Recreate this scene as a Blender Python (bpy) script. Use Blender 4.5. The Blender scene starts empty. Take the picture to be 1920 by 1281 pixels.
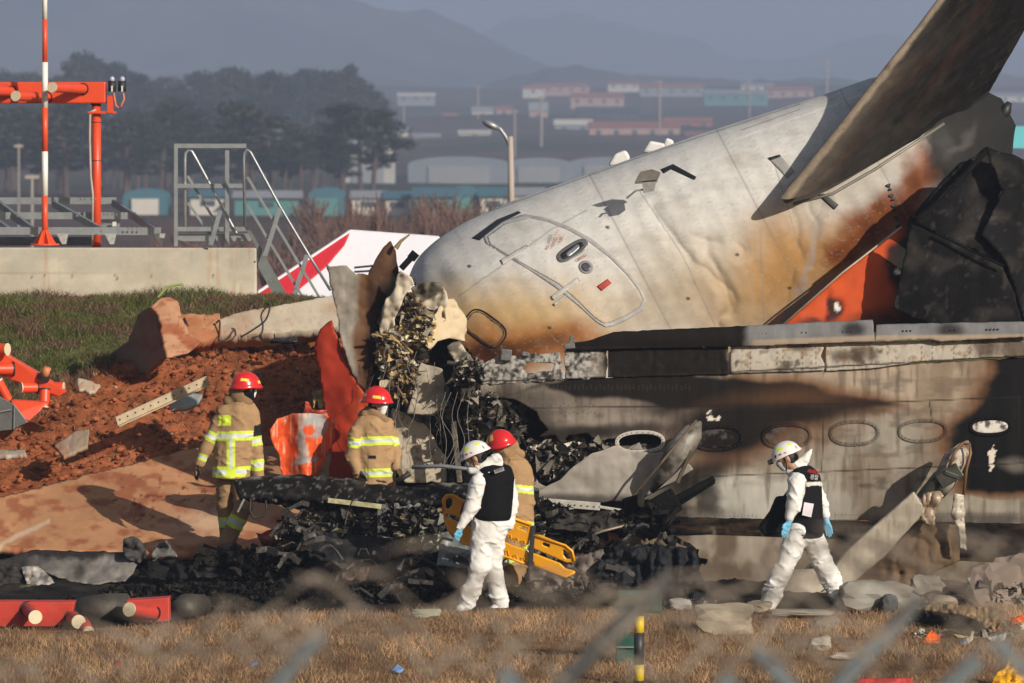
import bpy, math, random
import numpy as np
R = math.radians
rng = np.random.default_rng(7); random.seed(7)
scn = bpy.context.scene; COL = scn.collection
# ---------------------------------------------------------------- camera
F, YH, H = 9600.0, 200.0, 5.22          # focal length in photo pixels, horizon row, eye height
cam = bpy.data.cameras.new('camera'); camo = bpy.data.objects.new('camera', cam); COL.objects.link(camo)
cam.sensor_width = 36; cam.lens = 36 * F / 1920; cam.shift_y = -(640.5 - YH) / 1920
camo.location = (0, 0, H); camo.rotation_euler = (R(90), 0, 0); cam.clip_start = 0.5; cam.clip_end = 20000
cam.dof.use_dof = True; cam.dof.focus_distance = 55.5; cam.dof.aperture_fstop = 4.0
scn.camera = camo
# ---------------------------------------------------------------- light
AZ, EL = 40, 25                         # sun to the right behind the camera
w = bpy.data.worlds.new('World'); scn.world = w; w.use_nodes = True
nt = w.node_tree; bg = nt.nodes['Background']; sky = nt.nodes.new('ShaderNodeTexSky')
sky.sky_type = 'NISHITA'; sky.sun_disc = False; sky.sun_elevation = R(EL); sky.sun_rotation = R(180 - AZ)
sky.dust_density = 2.5; nt.links.new(sky.outputs[0], bg.inputs[0]); bg.inputs[1].default_value = 0.055
sl = bpy.data.lights.new('sun', 'SUN'); sl.energy = 4.6; sl.angle = R(0.5); sl.color = (1, .92, .80)
so = bpy.data.objects.new('sun', sl); COL.objects.link(so); so.rotation_euler = (R(90 - EL), 0, R(AZ))
scn.view_settings.view_transform = 'Standard'; scn.view_settings.look = 'None'
scn.view_settings.exposure = 0.0; scn.view_settings.gamma = 1
scn.cycles.volume_bounces = 1; scn.cycles.max_bounces = 6; scn.cycles.use_denoising = True

# ---------------------------------------------------------------- helpers
def W(px, py, Y):
    px, py, Y = np.broadcast_arrays(np.asarray(px, float), np.asarray(py, float), np.asarray(Y, float))
    return np.stack([(px - 960) * Y / F, Y, H - (py - YH) * Y / F], -1)
def ss(a, b, x):
    t = np.clip((x - a) / (b - a), 0, 1); return t * t * (3 - 2 * t)
def _h(ix, iy, iz, seed):
    n = (ix * 374761393 + iy * 668265263 + iz * 2147483647 + seed * 1274126177) & 0xffffffff
    n = ((n ^ (n >> 13)) * 1274126177) & 0xffffffff
    return ((n ^ (n >> 16)) & 0xffff) / 32767.5 - 1
def vn(x, y, z=0., seed=0):
    x, y, z = np.broadcast_arrays(np.asarray(x, float), np.asarray(y, float), np.asarray(z, float))
    ix, iy, iz = np.floor(x).astype(np.int64), np.floor(y).astype(np.int64), np.floor(z).astype(np.int64)
    fx, fy, fz = x - ix, y - iy, z - iz
    fx, fy, fz = [f * f * (3 - 2 * f) for f in (fx, fy, fz)]
    r = 0
    for a in (0, 1):
        for b in (0, 1):
            for c in (0, 1):
                r = r + (fx if a else 1 - fx) * (fy if b else 1 - fy) * (fz if c else 1 - fz) * _h(ix + a, iy + b, iz + c, seed)
    return r
def fbm(x, y, z=0., o=4, seed=0, ridge=False):
    r, a, t = 0, 1., 0
    for i in range(o):
        v = vn(np.asarray(x) * 2 ** i, np.asarray(y) * 2 ** i, np.asarray(z) * 2 ** i, seed + i * 17)
        if ridge: v = 1 - 2 * np.abs(v)
        r = r + a * v; t += a; a *= .5
    return r / t
BASE = {}
def tag(o, label=None, cat=None, group=None, kind=None):
    for k, v in (('label', label), ('category', cat), ('group', group), ('kind', kind)):
        if v: o[k] = v
    return o
def thing(name, label, cat, loc, group=None):
    o = bpy.data.objects.new(name, None); COL.objects.link(o); o.empty_display_size = .2
    o.location = loc; BASE[o.name] = np.array(loc, float); return tag(o, label, cat, group)
def mk(name, V, Fc, mat, parent=None, col=None, smooth=True, label=None, cat=None, group=None, kind=None, solid=0):
    V = np.asarray(V, float).reshape(-1, 3); me = bpy.data.meshes.new(name)
    if parent is not None: base = BASE[parent.name]; loc = (0, 0, 0)
    else:
        base = np.zeros(3) if kind else np.array([V[:, 0].mean(), V[:, 1].mean(), V[:, 2].min()]); loc = base
    L = V - base
    if isinstance(Fc, np.ndarray):
        k = Fc.shape[1]; me.vertices.add(len(L)); me.vertices.foreach_set('co', L.astype(np.float32).ravel())
        me.loops.add(Fc.size); me.loops.foreach_set('vertex_index', Fc.astype(np.int32).ravel())
        me.polygons.add(len(Fc)); me.polygons.foreach_set('loop_start', np.arange(0, Fc.size, k, dtype=np.int32))
        me.update(calc_edges=True)
    else:
        me.from_pydata(L.tolist(), [], [tuple(int(i) for i in f) for f in Fc]); me.update()
    if smooth: me.polygons.foreach_set('use_smooth', np.ones(len(me.polygons), bool))
    if col is not None:
        a = me.attributes.new('Col', 'FLOAT_COLOR', 'POINT'); c = np.ones((len(L), 4), np.float32); c[:, :3] = col
        a.data.foreach_set('color', c.ravel())
    me.materials.append(mat); o = bpy.data.objects.new(name, me); COL.objects.link(o)
    o.location = loc
    if parent is not None: o.parent = parent
    BASE[o.name] = np.array(base, float)
    if solid:
        m = o.modifiers.new('thickness', 'SOLIDIFY'); m.thickness = solid; m.offset = 0
    return tag(o, label, cat, group, kind)
def M(name, c=None, rough=.6, metal=0., var=.25, vs=3., bump=.2, bs=30., c2=None, s2=1.5, lo=.45, hi=.6, stretch=(1, 1, 1), dist=.01, spec=.5):
    m = bpy.data.materials.new(name); m.use_nodes = True; t = m.node_tree; N = t.nodes; Lk = t.links.new
    b = N['Principled BSDF']; b.inputs['Roughness'].default_value = rough; b.inputs['Metallic'].default_value = metal
    b.inputs['Specular IOR Level'].default_value = spec
    tc = N.new('ShaderNodeTexCoord'); mp = N.new('ShaderNodeMapping'); mp.inputs['Scale'].default_value = stretch
    Lk(tc.outputs['Object'], mp.inputs[0])
    def noise(s, d=6):
        n = N.new('ShaderNodeTexNoise'); n.inputs['Scale'].default_value = s; n.inputs['Detail'].default_value = d
        n.inputs['Roughness'].default_value = .65; Lk(mp.outputs[0], n.inputs[0]); return n
    if c is None:
        a = N.new('ShaderNodeAttribute'); a.attribute_name = 'Col'; src = a.outputs['Color']
    else:
        a = N.new('ShaderNodeRGB'); a.outputs[0].default_value = (*c, 1); src = a.outputs[0]
    if c2 is not None:
        n = noise(s2); cr = N.new('ShaderNodeMapRange'); cr.inputs[1].default_value = lo; cr.inputs[2].default_value = hi
        Lk(n.outputs[0], cr.inputs[0]); mx = N.new('ShaderNodeMix'); mx.data_type = 'RGBA'
        Lk(cr.outputs[0], mx.inputs[0]); Lk(src, mx.inputs[6]); mx.inputs[7].default_value = (*c2, 1); src = mx.outputs[2]
    n = noise(vs); r = N.new('ShaderNodeMapRange'); r.inputs[1].default_value = .3; r.inputs[2].default_value = .7
    r.inputs[3].default_value = 1 - var; r.inputs[4].default_value = 1 + var; Lk(n.outputs[0], r.inputs[0])
    v = N.new('ShaderNodeVectorMath'); v.operation = 'SCALE'; Lk(src, v.inputs[0]); Lk(r.outputs[0], v.inputs['Scale'])
    Lk(v.outputs[0], b.inputs['Base Color'])
    if bump:
        n2 = noise(bs, 8); bp = N.new('ShaderNodeBump'); bp.inputs['Strength'].default_value = bump; bp.inputs['Distance'].default_value = dist
        Lk(n2.outputs[0], bp.inputs['Height']); Lk(bp.outputs[0], b.inputs['Normal'])
    return m
# small geometry builder: collects pieces, builds one mesh
class MB:
    def __init__(s): s.v = []; s.f = []
    def add(s, V, Fc):
        n = len(s.v); s.v += [tuple(map(float, p)) for p in V]; s.f += [tuple(n + int(i) for i in f) for f in Fc]; return s
    def beam(s, a, b, w_, h_, up=(0, 0, 1)):
        a, b = np.array(a, float), np.array(b, float); d = b - a; d /= np.linalg.norm(d) + 1e-9
        x = np.cross(d, up); x = x / (np.linalg.norm(x) + 1e-9) if np.linalg.norm(x) > 1e-6 else np.array([1., 0, 0]); z = np.cross(x, d)
        P = [p + x * i * w_ / 2 + z * j * h_ / 2 for p in (a, b) for i, j in ((-1, -1), (1, -1), (1, 1), (-1, 1))]
        return s.add(P, [(0, 1, 2, 3), (7, 6, 5, 4), (0, 4, 5, 1), (1, 5, 6, 2), (2, 6, 7, 3), (3, 7, 4, 0)])
    def box(s, lo, hi):
        lo, hi = np.array(lo, float), np.array(hi, float); c = (lo + hi) / 2
        return s.beam((lo[0], c[1], c[2]), (hi[0], c[1], c[2]), hi[1] - lo[1], hi[2] - lo[2])
    def tube(s, pts, r, n=8, cap=True):
        pts = np.array(pts, float); k = len(pts); r = np.broadcast_to(r, (k,)); T = np.gradient(pts, axis=0)
        T /= np.linalg.norm(T, axis=1, keepdims=True) + 1e-9; u = np.array([0, 0, 1.]) if abs(T[0][2]) < .9 else np.array([1., 0, 0])
        V = []
        for i in range(k):
            u = u - T[i] * (u @ T[i]); u /= np.linalg.norm(u) + 1e-9; q = np.cross(T[i], u)
            for j in range(n):
                a = 2 * math.pi * j / n; V.append(pts[i] + r[i] * (u * math.cos(a) + q * math.sin(a)))
        Fc = [(i * n + j, i * n + (j + 1) % n, (i + 1) * n + (j + 1) % n, (i + 1) * n + j) for i in range(k - 1) for j in range(n)]
        if cap: Fc += [tuple(range(n - 1, -1, -1)), tuple((k - 1) * n + j for j in range(n))]
        return s.add(V, Fc)
    def prism(s, poly, d):      # poly: 3D points, extruded by vector d
        P = np.array(poly, float); n = len(P); d = np.array(d, float)
        return s.add(list(P) + list(P + d), [tuple(range(n)), tuple(range(2 * n - 1, n - 1, -1))] + [(i, i + n, (i + 1) % n + n, (i + 1) % n) for i in range(n)])
    def build(s, name, mat, parent=None, smooth=False, bevel=0, **k):
        o = mk(name, s.v, s.f, mat, parent, smooth=smooth, **k)
        import bmesh
        bm = bmesh.new(); bm.from_mesh(o.data); bmesh.ops.recalc_face_normals(bm, faces=bm.faces); bm.to_mesh(o.data); bm.free()
        if bevel: m = o.modifiers.new('bevel', 'BEVEL'); m.width = bevel; m.segments = 2; m.limit_method = 'ANGLE'
        return o
def spl(P, n=6):
    P = np.array(P, float); Q_ = np.r_[[2 * P[0] - P[1]], P, [2 * P[-1] - P[-2]]]; out = []
    for i in range(1, len(Q_) - 2):
        for t in np.arange(n) / n: out.append(.5 * (2 * Q_[i] + (Q_[i + 1] - Q_[i - 1]) * t + (2 * Q_[i - 1] - 5 * Q_[i] + 4 * Q_[i + 1] - Q_[i + 2]) * t * t + (3 * Q_[i] - Q_[i - 1] - 3 * Q_[i + 1] + Q_[i + 2]) * t ** 3))
    return np.array(out + [P[-1]])
# paint helpers work on surface points given by their place on the panel (photo pixel units at the panel)
def mix(c, col, m): m = np.clip(m, 0, 1)[:, None]; return c * (1 - m) + np.array(col) * m
def blob(c, x, y, cx, cy, rx, ry, col, amt=1, rot=0, soft=.5, p=2):
    a = R(rot); dx, dy = x - cx, y - cy; u = (dx * math.cos(a) + dy * math.sin(a)) / rx; v = (-dx * math.sin(a) + dy * math.cos(a)) / ry
    d = (np.abs(u) ** p + np.abs(v) ** p) ** (1 / p); return mix(c, col, amt * (1 - ss(1 - soft, 1 + soft, d)))
def segd(x, y, pts):
    best = np.full(np.shape(x), 1e9)
    for (ax, ay), (bx, by) in zip(pts[:-1], pts[1:]):
        dx, dy = bx - ax, by - ay; t = np.clip(((x - ax) * dx + (y - ay) * dy) / (dx * dx + dy * dy + 1e-9), 0, 1)
        best = np.minimum(best, np.hypot(x - ax - t * dx, y - ay - t * dy))
    return best
def line(c, x, y, pts, wd, col, amt=1): return mix(c, col, amt * (1 - ss(wd * .5 - .6, wd * .5 + 1.0, segd(x, y, pts))))
def inside(x, y, P):
    r = np.zeros(np.shape(x), bool)
    for (ax, ay), (bx, by) in zip(P, np.roll(P, -1, 0)):
        if ay == by: continue
        r ^= ((ay > y) != (by > y)) & (x < (bx - ax) * (y - ay) / (by - ay) + ax)
    return r
def jagged(P, jag, step=9, seed=0):
    out = []; P = np.array(P, float)
    for i in range(len(P)):
        a, b = P[i], P[(i + 1) % len(P)]; n = max(1, int(np.hypot(*(b - a)[:2]) / step)); d = (b - a)[:2]; nn = np.array([-d[1], d[0]]) / (np.hypot(*d) + 1e-9)
        for k in range(n):
            p = a + (b - a) * k / n
            if k: p = p.copy(); p[:2] += nn * jag * rng.normal()
            out.append(p)
    return np.array(out)
def plate(name, poly, mat, paint=None, step=5, thick=.006, crum=0., cs=60., depth=None, holes=(), jag=0, parent=None, off=0, ridge=True, smooth=True, **k):
    P = np.array(poly, float)
    if depth is None:
        A = np.c_[P[:, 0], P[:, 1], np.ones(len(P))]; co = np.linalg.lstsq(A, P[:, 2], rcond=None)[0] if P.shape[1] > 2 else None
        depth = lambda x, y: co[0] * x + co[1] * y + co[2]
    P2 = jagged(P[:, :2], jag) if jag else P[:, :2]
    hs = [jagged(np.array(h, float), jag) if jag else np.array(h, float) for h in holes]
    x0, y0 = P2.min(0) - step; x1, y1 = P2.max(0) + step
    gx, gy = np.arange(x0, x1 + step, step), np.arange(y0, y1 + step, step); X, Yg = np.meshgrid(gx, gy); nx = len(gx)
    cx, cy = X[:-1, :-1] + step / 2, Yg[:-1, :-1] + step / 2; keep = inside(cx, cy, P2)
    for h in hs: keep &= ~inside(cx, cy, h)
    i, j = np.nonzero(keep); q = np.stack([i * nx + j, (i + 1) * nx + j, (i + 1) * nx + j + 1, i * nx + j + 1], -1)
    cnt = np.bincount(q.ravel(), minlength=X.size); used = np.nonzero(cnt)[0]; mp = np.full(X.size, -1); mp[used] = np.arange(len(used))
    x, y = X.ravel()[used].copy(), Yg.ravel()[used].copy(); bd = np.nonzero(cnt[used] < 4)[0]
    best = np.full(len(bd), 1e9); bx_, by_ = x[bd].copy(), y[bd].copy(); sx, sy = x[bd], y[bd]
    for Lp in [P2] + hs:
        for (ax, ay), (ex, ey) in zip(Lp, np.roll(Lp, -1, 0)):
            dx, dy = ex - ax, ey - ay; t = np.clip(((sx - ax) * dx + (sy - ay) * dy) / (dx * dx + dy * dy + 1e-9), 0, 1)
            qx, qy = ax + t * dx, ay + t * dy; d = np.hypot(sx - qx, sy - qy); m = d < best
            best[m] = d[m]; bx_[m] = qx[m]; by_[m] = qy[m]
    m = best < step * 1.3; x[bd[m]] = bx_[m]; y[bd[m]] = by_[m]
    Y = depth(x, y) - off
    if crum: Y = Y + crum * fbm(x / cs, y / cs, 0, 4, int(abs(P[0, 0])) % 97, ridge)
    c = paint(x, y) if paint else None
    return mk(name, W(x, y, Y), mp[q][:, ::-1], mat, parent, col=c, smooth=smooth, solid=thick, **k)
# ================================================================ SETTING
m_dirt = M('soil', None, .95, 0, .35, 2.5, .8, 25, dist=.03, spec=.1)
m_far = M('far land', None, .95, 0, .3, .02, 0, spec=.05)
m_conc = M('concrete', None, .9, 0, .18, 1.2, .5, 40, dist=.006, spec=.2)
def gz(Y):      # profile of the runway-end embankment
    return np.interp(Y, [0, 53.5, 56.2, 57, 58, 60, 62, 64, 66, 68.6, 71, 76, 84, 370, 500, 900, 1200, 1500, 1800, 2200, 2600, 4000, 9000], [0, 0, .1, .27, .52, 1.12, 1.72, 2.24, 2.55, 2.68, 1.9, 0, -3, -5, -5.2, -6.5, -7.3, -4.2, -.4, 7, 14, 18, 18])
def red_zone(x, y):     # where the soil is bare and red
    n = fbm(x / 40, y / 40, 0, 4, 3) * 30
    lim = np.interp(x, [-400, 0, 120, 200, 300, 400, 2300], [860, 800, 740, 690, 640, 605, 590])
    return ss(-14, 14, y + n - lim)
def glim(X): return np.interp(X, [-5.6, -3.4, -3.1, -1.5, 0, 6], [51.2, 51.5, 52.5, 52.8, 53.1, 53.0])
def ground_col(x, y, X, Y):
    g = fbm(X * 1.5, Y * 1.5, 0, 5, 11)[:, None]; g2 = fbm(X * 5, Y * 5, 0, 3, 12)[:, None]
    green = np.array([.075, .078, .030]) * (1 + .5 * g) + np.array([.05, .02, .012]) * np.clip(g2, 0, 1)
    red = np.array([.30, .094, .038]) * (1 + .45 * g) * (1 + .3 * g2)
    straw = np.array([.22, .125, .065]) * (1 + .3 * g + .2 * g2)
    burnt = np.array([.022, .019, .017]) * (1 + .9 * g2) + np.array([.05, .03, .018]) * np.clip(g, 0, 1)
    m = red_zone(x, y)[:, None]; c = green * (1 - m) + red * m
    b = (ss(-.2, .2, Y - glim(X) + .25 * g[:, 0]) * (1 - ss(56.6, 57.4, Y + .3 * g[:, 0] - .35 * ss(4, -4, X))))[:, None]
    c = c * (1 - b) + burnt * b
    s = (1 - ss(-.3, .2, Y - glim(X) + .3 * g[:, 0] + .1 * g2[:, 0]))[:, None]; c = c * (1 - s) + straw * s
    f = ss(76, 84, Y)[:, None]; c = c * (1 - f) + np.array([.20, .105, .075]) * (1 + .3 * g) * f
    return c
xs = np.concatenate([np.arange(-24, -7, .15), np.arange(-7, 7, .035), np.arange(7, 26, .15)])
ys = np.concatenate([np.arange(30, 45, .3), np.arange(45, 52, .06), np.arange(52, 68.5, .035), np.arange(68.5, 100, .3)])
X, Y = np.meshgrid(xs, ys); x, y = X.ravel(), Y.ravel()
z = gz(y); px = 960 + x * F / y; py = YH + (H - z) * F / y
rz = red_zone(px, py); up = ss(53, 57, y) * (1 - ss(68, 69, y))
z = z + up * rz * (.10 * fbm(x * 1.2, y * 1.2, 0, 3, 21) + .06 * fbm(x * 5, y * 5, 0, 4, 22, True) + .035 * fbm(x * 16, y * 16, 0, 3, 24, True)) + .03 * fbm(x * 2, y * 2, 0, 4, 5)
z = z + up * (1 - rz) * (.09 * fbm(x * 2.5, y * 2.5, 0, 4, 25)) - (1 - up) * .01
z = z + .9 * rz * up * np.exp(-((x + 4.2) / 1.9) ** 2 - ((y - 62.3) / 1.3) ** 2) * .25
z = z - .9 * ss(2.5, 5, x) * (1 - ss(66, 68, y)) * (z > .15) * z
nx = len(xs); i, j = np.meshgrid(np.arange(len(ys) - 1), np.arange(nx - 1), indexing='ij'); i, j = i.ravel(), j.ravel()
q = np.stack([i * nx + j, i * nx + j + 1, (i + 1) * nx + j + 1, (i + 1) * nx + j], -1)
mk('ground', np.c_[x, y, z], q, m_dirt, col=ground_col(px, py, x, y), kind='structure')
GZ = z.reshape(len(ys), nx)
def ground_at(xx, yy):
    xi = np.clip(np.searchsorted(xs, xx), 0, nx - 1); yi = np.clip(np.searchsorted(ys, yy), 0, len(ys) - 1); return GZ[yi, xi]
# distant plain to the horizon (one sheet under and beyond the near ground)
xa = np.linspace(-2200, 2200, 300); ya = np.concatenate([np.arange(-60, 100, 12), np.geomspace(100, 8600, 220)])
X, Y = np.meshgrid(xa, ya); x, y = X.ravel(), Y.ravel(); z = np.where(y < 100, -5.3, gz(y) - .3) + ss(300, 1500, y) * 6 * fbm(x / 180, y / 260, 0, 3, 31)
n1 = fbm(x / 25, y / 60, 0, 3, 33)[:, None]; n2 = ss(.05, .25, fbm(x / 60, y / 120, 0, 3, 35))[:, None]
cc = np.array([.10, .065, .05]) * (1 + .5 * n1) * (1 - n2) + np.array([.05, .055, .03]) * n2
nx2 = len(xa); i, j = np.meshgrid(np.arange(len(ya) - 1), np.arange(nx2 - 1), indexing='ij'); i, j = i.ravel(), j.ravel()
mk('distant_terrain', np.c_[x, y, z], np.stack([i * nx2 + j, i * nx2 + j + 1, (i + 1) * nx2 + j + 1, (i + 1) * nx2 + j], -1), m_far, col=cc, kind='structure')
# hills: ridges of real depth, heights read off the skyline
def hills(name, Y0, depth, xp, yp, seed, c1, c2, rough):
    lo = (-420 - 960) * Y0 / F; hi = (2340 - 960) * Y0 / F; xs_ = np.linspace(lo, hi, 460); ys_ = np.linspace(-1, 1, 60)
    X, T = np.meshgrid(xs_, ys_); x, t = X.ravel(), T.ravel(); pxx = 960 + x * F / Y0
    top = H - (np.interp(pxx, xp, yp) - YH) * Y0 / F
    top = top + rough * fbm(x / (Y0 * .012), t * 3, 0, 5, seed) * Y0 / 1000
    z = -8 + (top + 8) * np.cos(t * math.pi / 2) ** .8 * (1 + .12 * fbm(x / (Y0 * .03), t * 4, 0, 4, seed + 5) * (1 - np.cos(t * math.pi / 2) ** 4))
    n = ss(-.12, .2, fbm(x / (Y0 * .02), t * 6, z / (Y0 * .01), 5, seed + 9))[:, None]
    k = len(xs_); i, j = np.meshgrid(np.arange(59), np.arange(k - 1), indexing='ij'); i, j = i.ravel(), j.ravel()
    mk(name, np.c_[x, Y0 + t * depth, z], np.stack([i * k + j, i * k + j + 1, (i + 1) * k + j + 1, (i + 1) * k + j], -1), m_far, col=np.array(c1) * (1 - n) + np.array(c2) * n, kind='structure')
hills('far_hills', 6400, 900, [-400, 600, 860, 900, 960, 1060, 1110, 1200, 1300, 1360, 1430, 1540, 1600, 1660, 1730, 1800, 1950, 2300], [30, 60, 95, 72, 45, 22, 28, 55, 90, 112, 122, 105, 72, 66, 88, 100, 92, 80], 41, (.07, .06, .05), (.035, .045, .035), 2.5)
hills('wooded_hill', 4300, 800, [-400, 200, 560, 640, 700, 760, 800, 860, 900, 1000, 1100, 2300], [-160, -120, -40, 2, 12, 22, 26, 52, 74, 120, 150, 190], 47, (.085, .066, .058), (.03, .038, .034), 2)
hills('low_wooded_ridge', 3200, 400, [-400, 600, 760, 900, 1040, 1160, 1300, 1500, 2300], [130, 150, 160, 165, 130, 140, 158, 162, 150], 53, (.10, .06, .05), (.035, .04, .04), 4)

# ---- haze: an even pale air around everything
hz = MB().box((-2400, -80, -22), (2400, 8800, 420)); m = bpy.data.materials.new('air'); m.use_nodes = True; t = m.node_tree
t.nodes.remove(t.nodes['Principled BSDF']); pv = t.nodes.new('ShaderNodeVolumePrincipled'); pv.inputs['Density'].default_value = .00042
pv.inputs['Color'].default_value = (.60, .73, .99, 1); pv.inputs['Anisotropy'].default_value = 0
t.links.new(pv.outputs[0], t.nodes['Material Output'].inputs['Volume']); hz.build('haze', m, kind='stuff')

# ---- grass: dry blades in front, green-brown tufts on the bank
def blades(name, bx, by, bz, h, wd, col, mat, lean=.5):
    n = len(bx); a = rng.uniform(0, 2 * math.pi, n); l = rng.normal(0, lean, (n, 2)) * h[:, None]
    B = np.c_[bx, by, bz]; d = np.c_[np.cos(a), np.sin(a) * .6, np.zeros(n)] * (wd / 2)[:, None]
    mid = B + np.c_[l * .35, h * .6]; tip = B + np.c_[l, h * (.75 + .25 * rng.random(n))]
    V = np.stack([B - d, B + d, mid + d * .7, mid - d * .7, tip], 1).reshape(-1, 3); o = np.arange(n) * 5
    Q = np.stack([o, o + 1, o + 2, o + 3], -1); T = np.stack([o + 3, o + 2, o + 4, o + 4], -1)[:, :3]
    # all faces as triangles
    Fc = np.concatenate([Q[:, [0, 1, 2]], Q[:, [0, 2, 3]], T]); mk(name, V, Fc, mat, col=np.repeat(col, 5, 0), kind='stuff', smooth=False)
m_gr = M('grass', None, .9, 0, .2, 5, 0, spec=.1)
n = 150000; gx_, gy_ = rng.uniform(-5.6, 5.9, n), 45.8 + 7.9 * rng.random(n) ** .9
k = fbm(gx_ * .9, gy_ * .9, 0, 4, 61); keep = (rng.random(n) < .55 + .6 * k) & (gy_ < glim(gx_) + .1 + .35 * fbm(gx_ * 1.3, gy_ * 0, 0, 3, 8)); gx_, gy_, k = gx_[keep], gy_[keep], k[keep]; n = len(gx_)
cl = np.array([.38, .24, .135]) * (rng.uniform(.4, 1.3, n) * (1 + .9 * k))[:, None]; g = rng.random(n) < .05; cl[g] = np.array([.16, .15, .05])
blades('dry_grass', gx_, gy_, ground_at(gx_, gy_), rng.uniform(.03, .095, n) * (1 + .9 * k), np.full(n, .0055), cl, m_gr, .7)
n = 110000; gx_, gy_ = rng.uniform(-7.6, -2.2, n), rng.uniform(59, 68.3, n); zz = ground_at(gx_, gy_)
m_ = red_zone(960 + gx_ * F / gy_, YH + (H - zz) * F / gy_) < .4; gx_, gy_, zz = gx_[m_], gy_[m_], zz[m_]; n = len(gx_)
k = fbm(gx_ * 1.6, gy_ * 1.6, 0, 4, 65); k2 = fbm(gx_ * 2.3, gy_ * 2.3, 3, 4, 66)
cl = np.where((k2 > .02)[:, None], np.array([.15, .092, .058]), np.array([.105, .115, .036])) * rng.uniform(.5, 1.4, (n, 1)); g = rng.random(n) < .07; cl[g] = np.array([.3, .24, .12])
blades('bank_grass', gx_, gy_, zz, rng.uniform(.04, .13, n) * (1 + 1.3 * k), np.full(n, .008), cl, m_gr, .8)
n = 9000; gx_, gy_ = rng.uniform(-7.6, -1.8, n), rng.uniform(57.2, 65, n); zz = ground_at(gx_, gy_); m_ = (red_zone(960 + gx_ * F / gy_, YH + (H - zz) * F / gy_) > .5) & (fbm(gx_ * 1.2, gy_ * 1.2, 0, 3, 71) > -.1)
gx_, gy_, zz = gx_[m_], gy_[m_], zz[m_]; n = len(gx_)
blades('dead_roots_and_straw', gx_, gy_, zz + .01, rng.uniform(.03, .10, n), np.full(n, .006), np.array([.40, .24, .13]) * rng.uniform(.4, 1.2, (n, 1)), m_gr, 1.6)
# soil clods on the mound
def rocks(n, px, py, Yf, size, seed):
    pass
def lump(c, r, sq=(1, 1, .7), n=1, seed=0, rough=.35, flat=0):
    import bmesh
    bm = bmesh.new(); bmesh.ops.create_icosphere(bm, subdivisions=n, radius=1); V = np.array([v.co[:] for v in bm.verts]); Fc = [[v.index for v in f.verts] for f in bm.faces]; bm.free()
    d = 1 + rough * fbm(V[:, 0] * 1.3 + seed * 7.1, V[:, 1] * 1.3 + seed * 3.3, V[:, 2] * 1.3, 4, seed % 50)
    if flat: m = np.max(np.abs(V), 1); d = d * (1 - flat + flat * .75 / m)
    return V * d[:, None] * r * np.array(sq) + np.array(c), Fc
Vs, Fs, Cs = [], [], []; tmpl = [lump((0, 0, 0), 1, (1, 1, .8), 1, s, .9, .3) for s in range(4)] + [lump((0, 0, 0), 1, (1.2, .8, .7), 0, s, .9, 0) for s in range(4, 12)]
koff = 0
for kk in range(15000):
    xx, yy = rng.uniform(-7.4, .2), rng.uniform(57.3, 65.5); zz = ground_at(xx, yy); ppx, ppy = 960 + xx * F / yy, YH + (H - zz) * F / yy
    if red_zone(np.array([ppx]), np.array([ppy]))[0] < .5: continue
    r = .008 + .05 * rng.random() ** 5; V, Fc = tmpl[int(rng.integers(12)) if r < .022 else int(rng.integers(4, 12))]; a = rng.uniform(0, 6.28); Rm = np.array([[math.cos(a), -math.sin(a), 0], [math.sin(a), math.cos(a), 0], [0, 0, 1]])
    Fs.append(np.array(Fc) + koff); koff += len(V); Vs.append(V @ Rm.T * r + np.array([xx, yy, zz + r * .3]))
    b = rng.uniform(.5, 1.35); c0 = np.array([.29, .092, .038]) if rng.random() < .975 or r > .03 else np.array([.34, .26, .2]); Cs.append(np.tile(c0 * b, (len(V), 1)))
mk('soil_clods', np.concatenate(Vs), np.concatenate(Fs), m_dirt, col=np.concatenate(Cs), kind='stuff', smooth=False)
# ================================================================ AIRCRAFT
m_skin = M('painted aircraft skin', None, .5, .0, .09, 9, .15, 60, dist=.003, spec=.12)
m_wing = M('scorched wing skin', None, .62, 0, .14, 3, .25, 45, dist=.004, stretch=(3, 1, 1), spec=.07)
m_burn = M('burnt metal', None, .65, 0, .35, 4, .5, 30, dist=.01, spec=.07)
m_char = M('char', (.006, .0055, .005), .8, 0, .5, 6, .8, 25, c2=(.03, .026, .022), s2=9, lo=.58, hi=.72, dist=.02, spec=.1)
m_orange = M('orange paint', None, .45, 0, .12, 3, .15, 30, c2=(.22, .09, .05), s2=10, lo=.62, hi=.8, dist=.003, spec=.12)
m_steel = M('galvanised steel', (.34, .36, .37), .45, .6, .15, 8, .1, 60)
m_dark = M('dark fitting', (.02, .02, .022), .5, .2, .2, 8, .1, 40)
m_white = M('white paint', (.72, .70, .66), .5, 0, .08, 6, .1, 40)
m_wire = M('wire insulation', (.22, .20, .18), .5, 0, .2, 8, 0)
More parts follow.
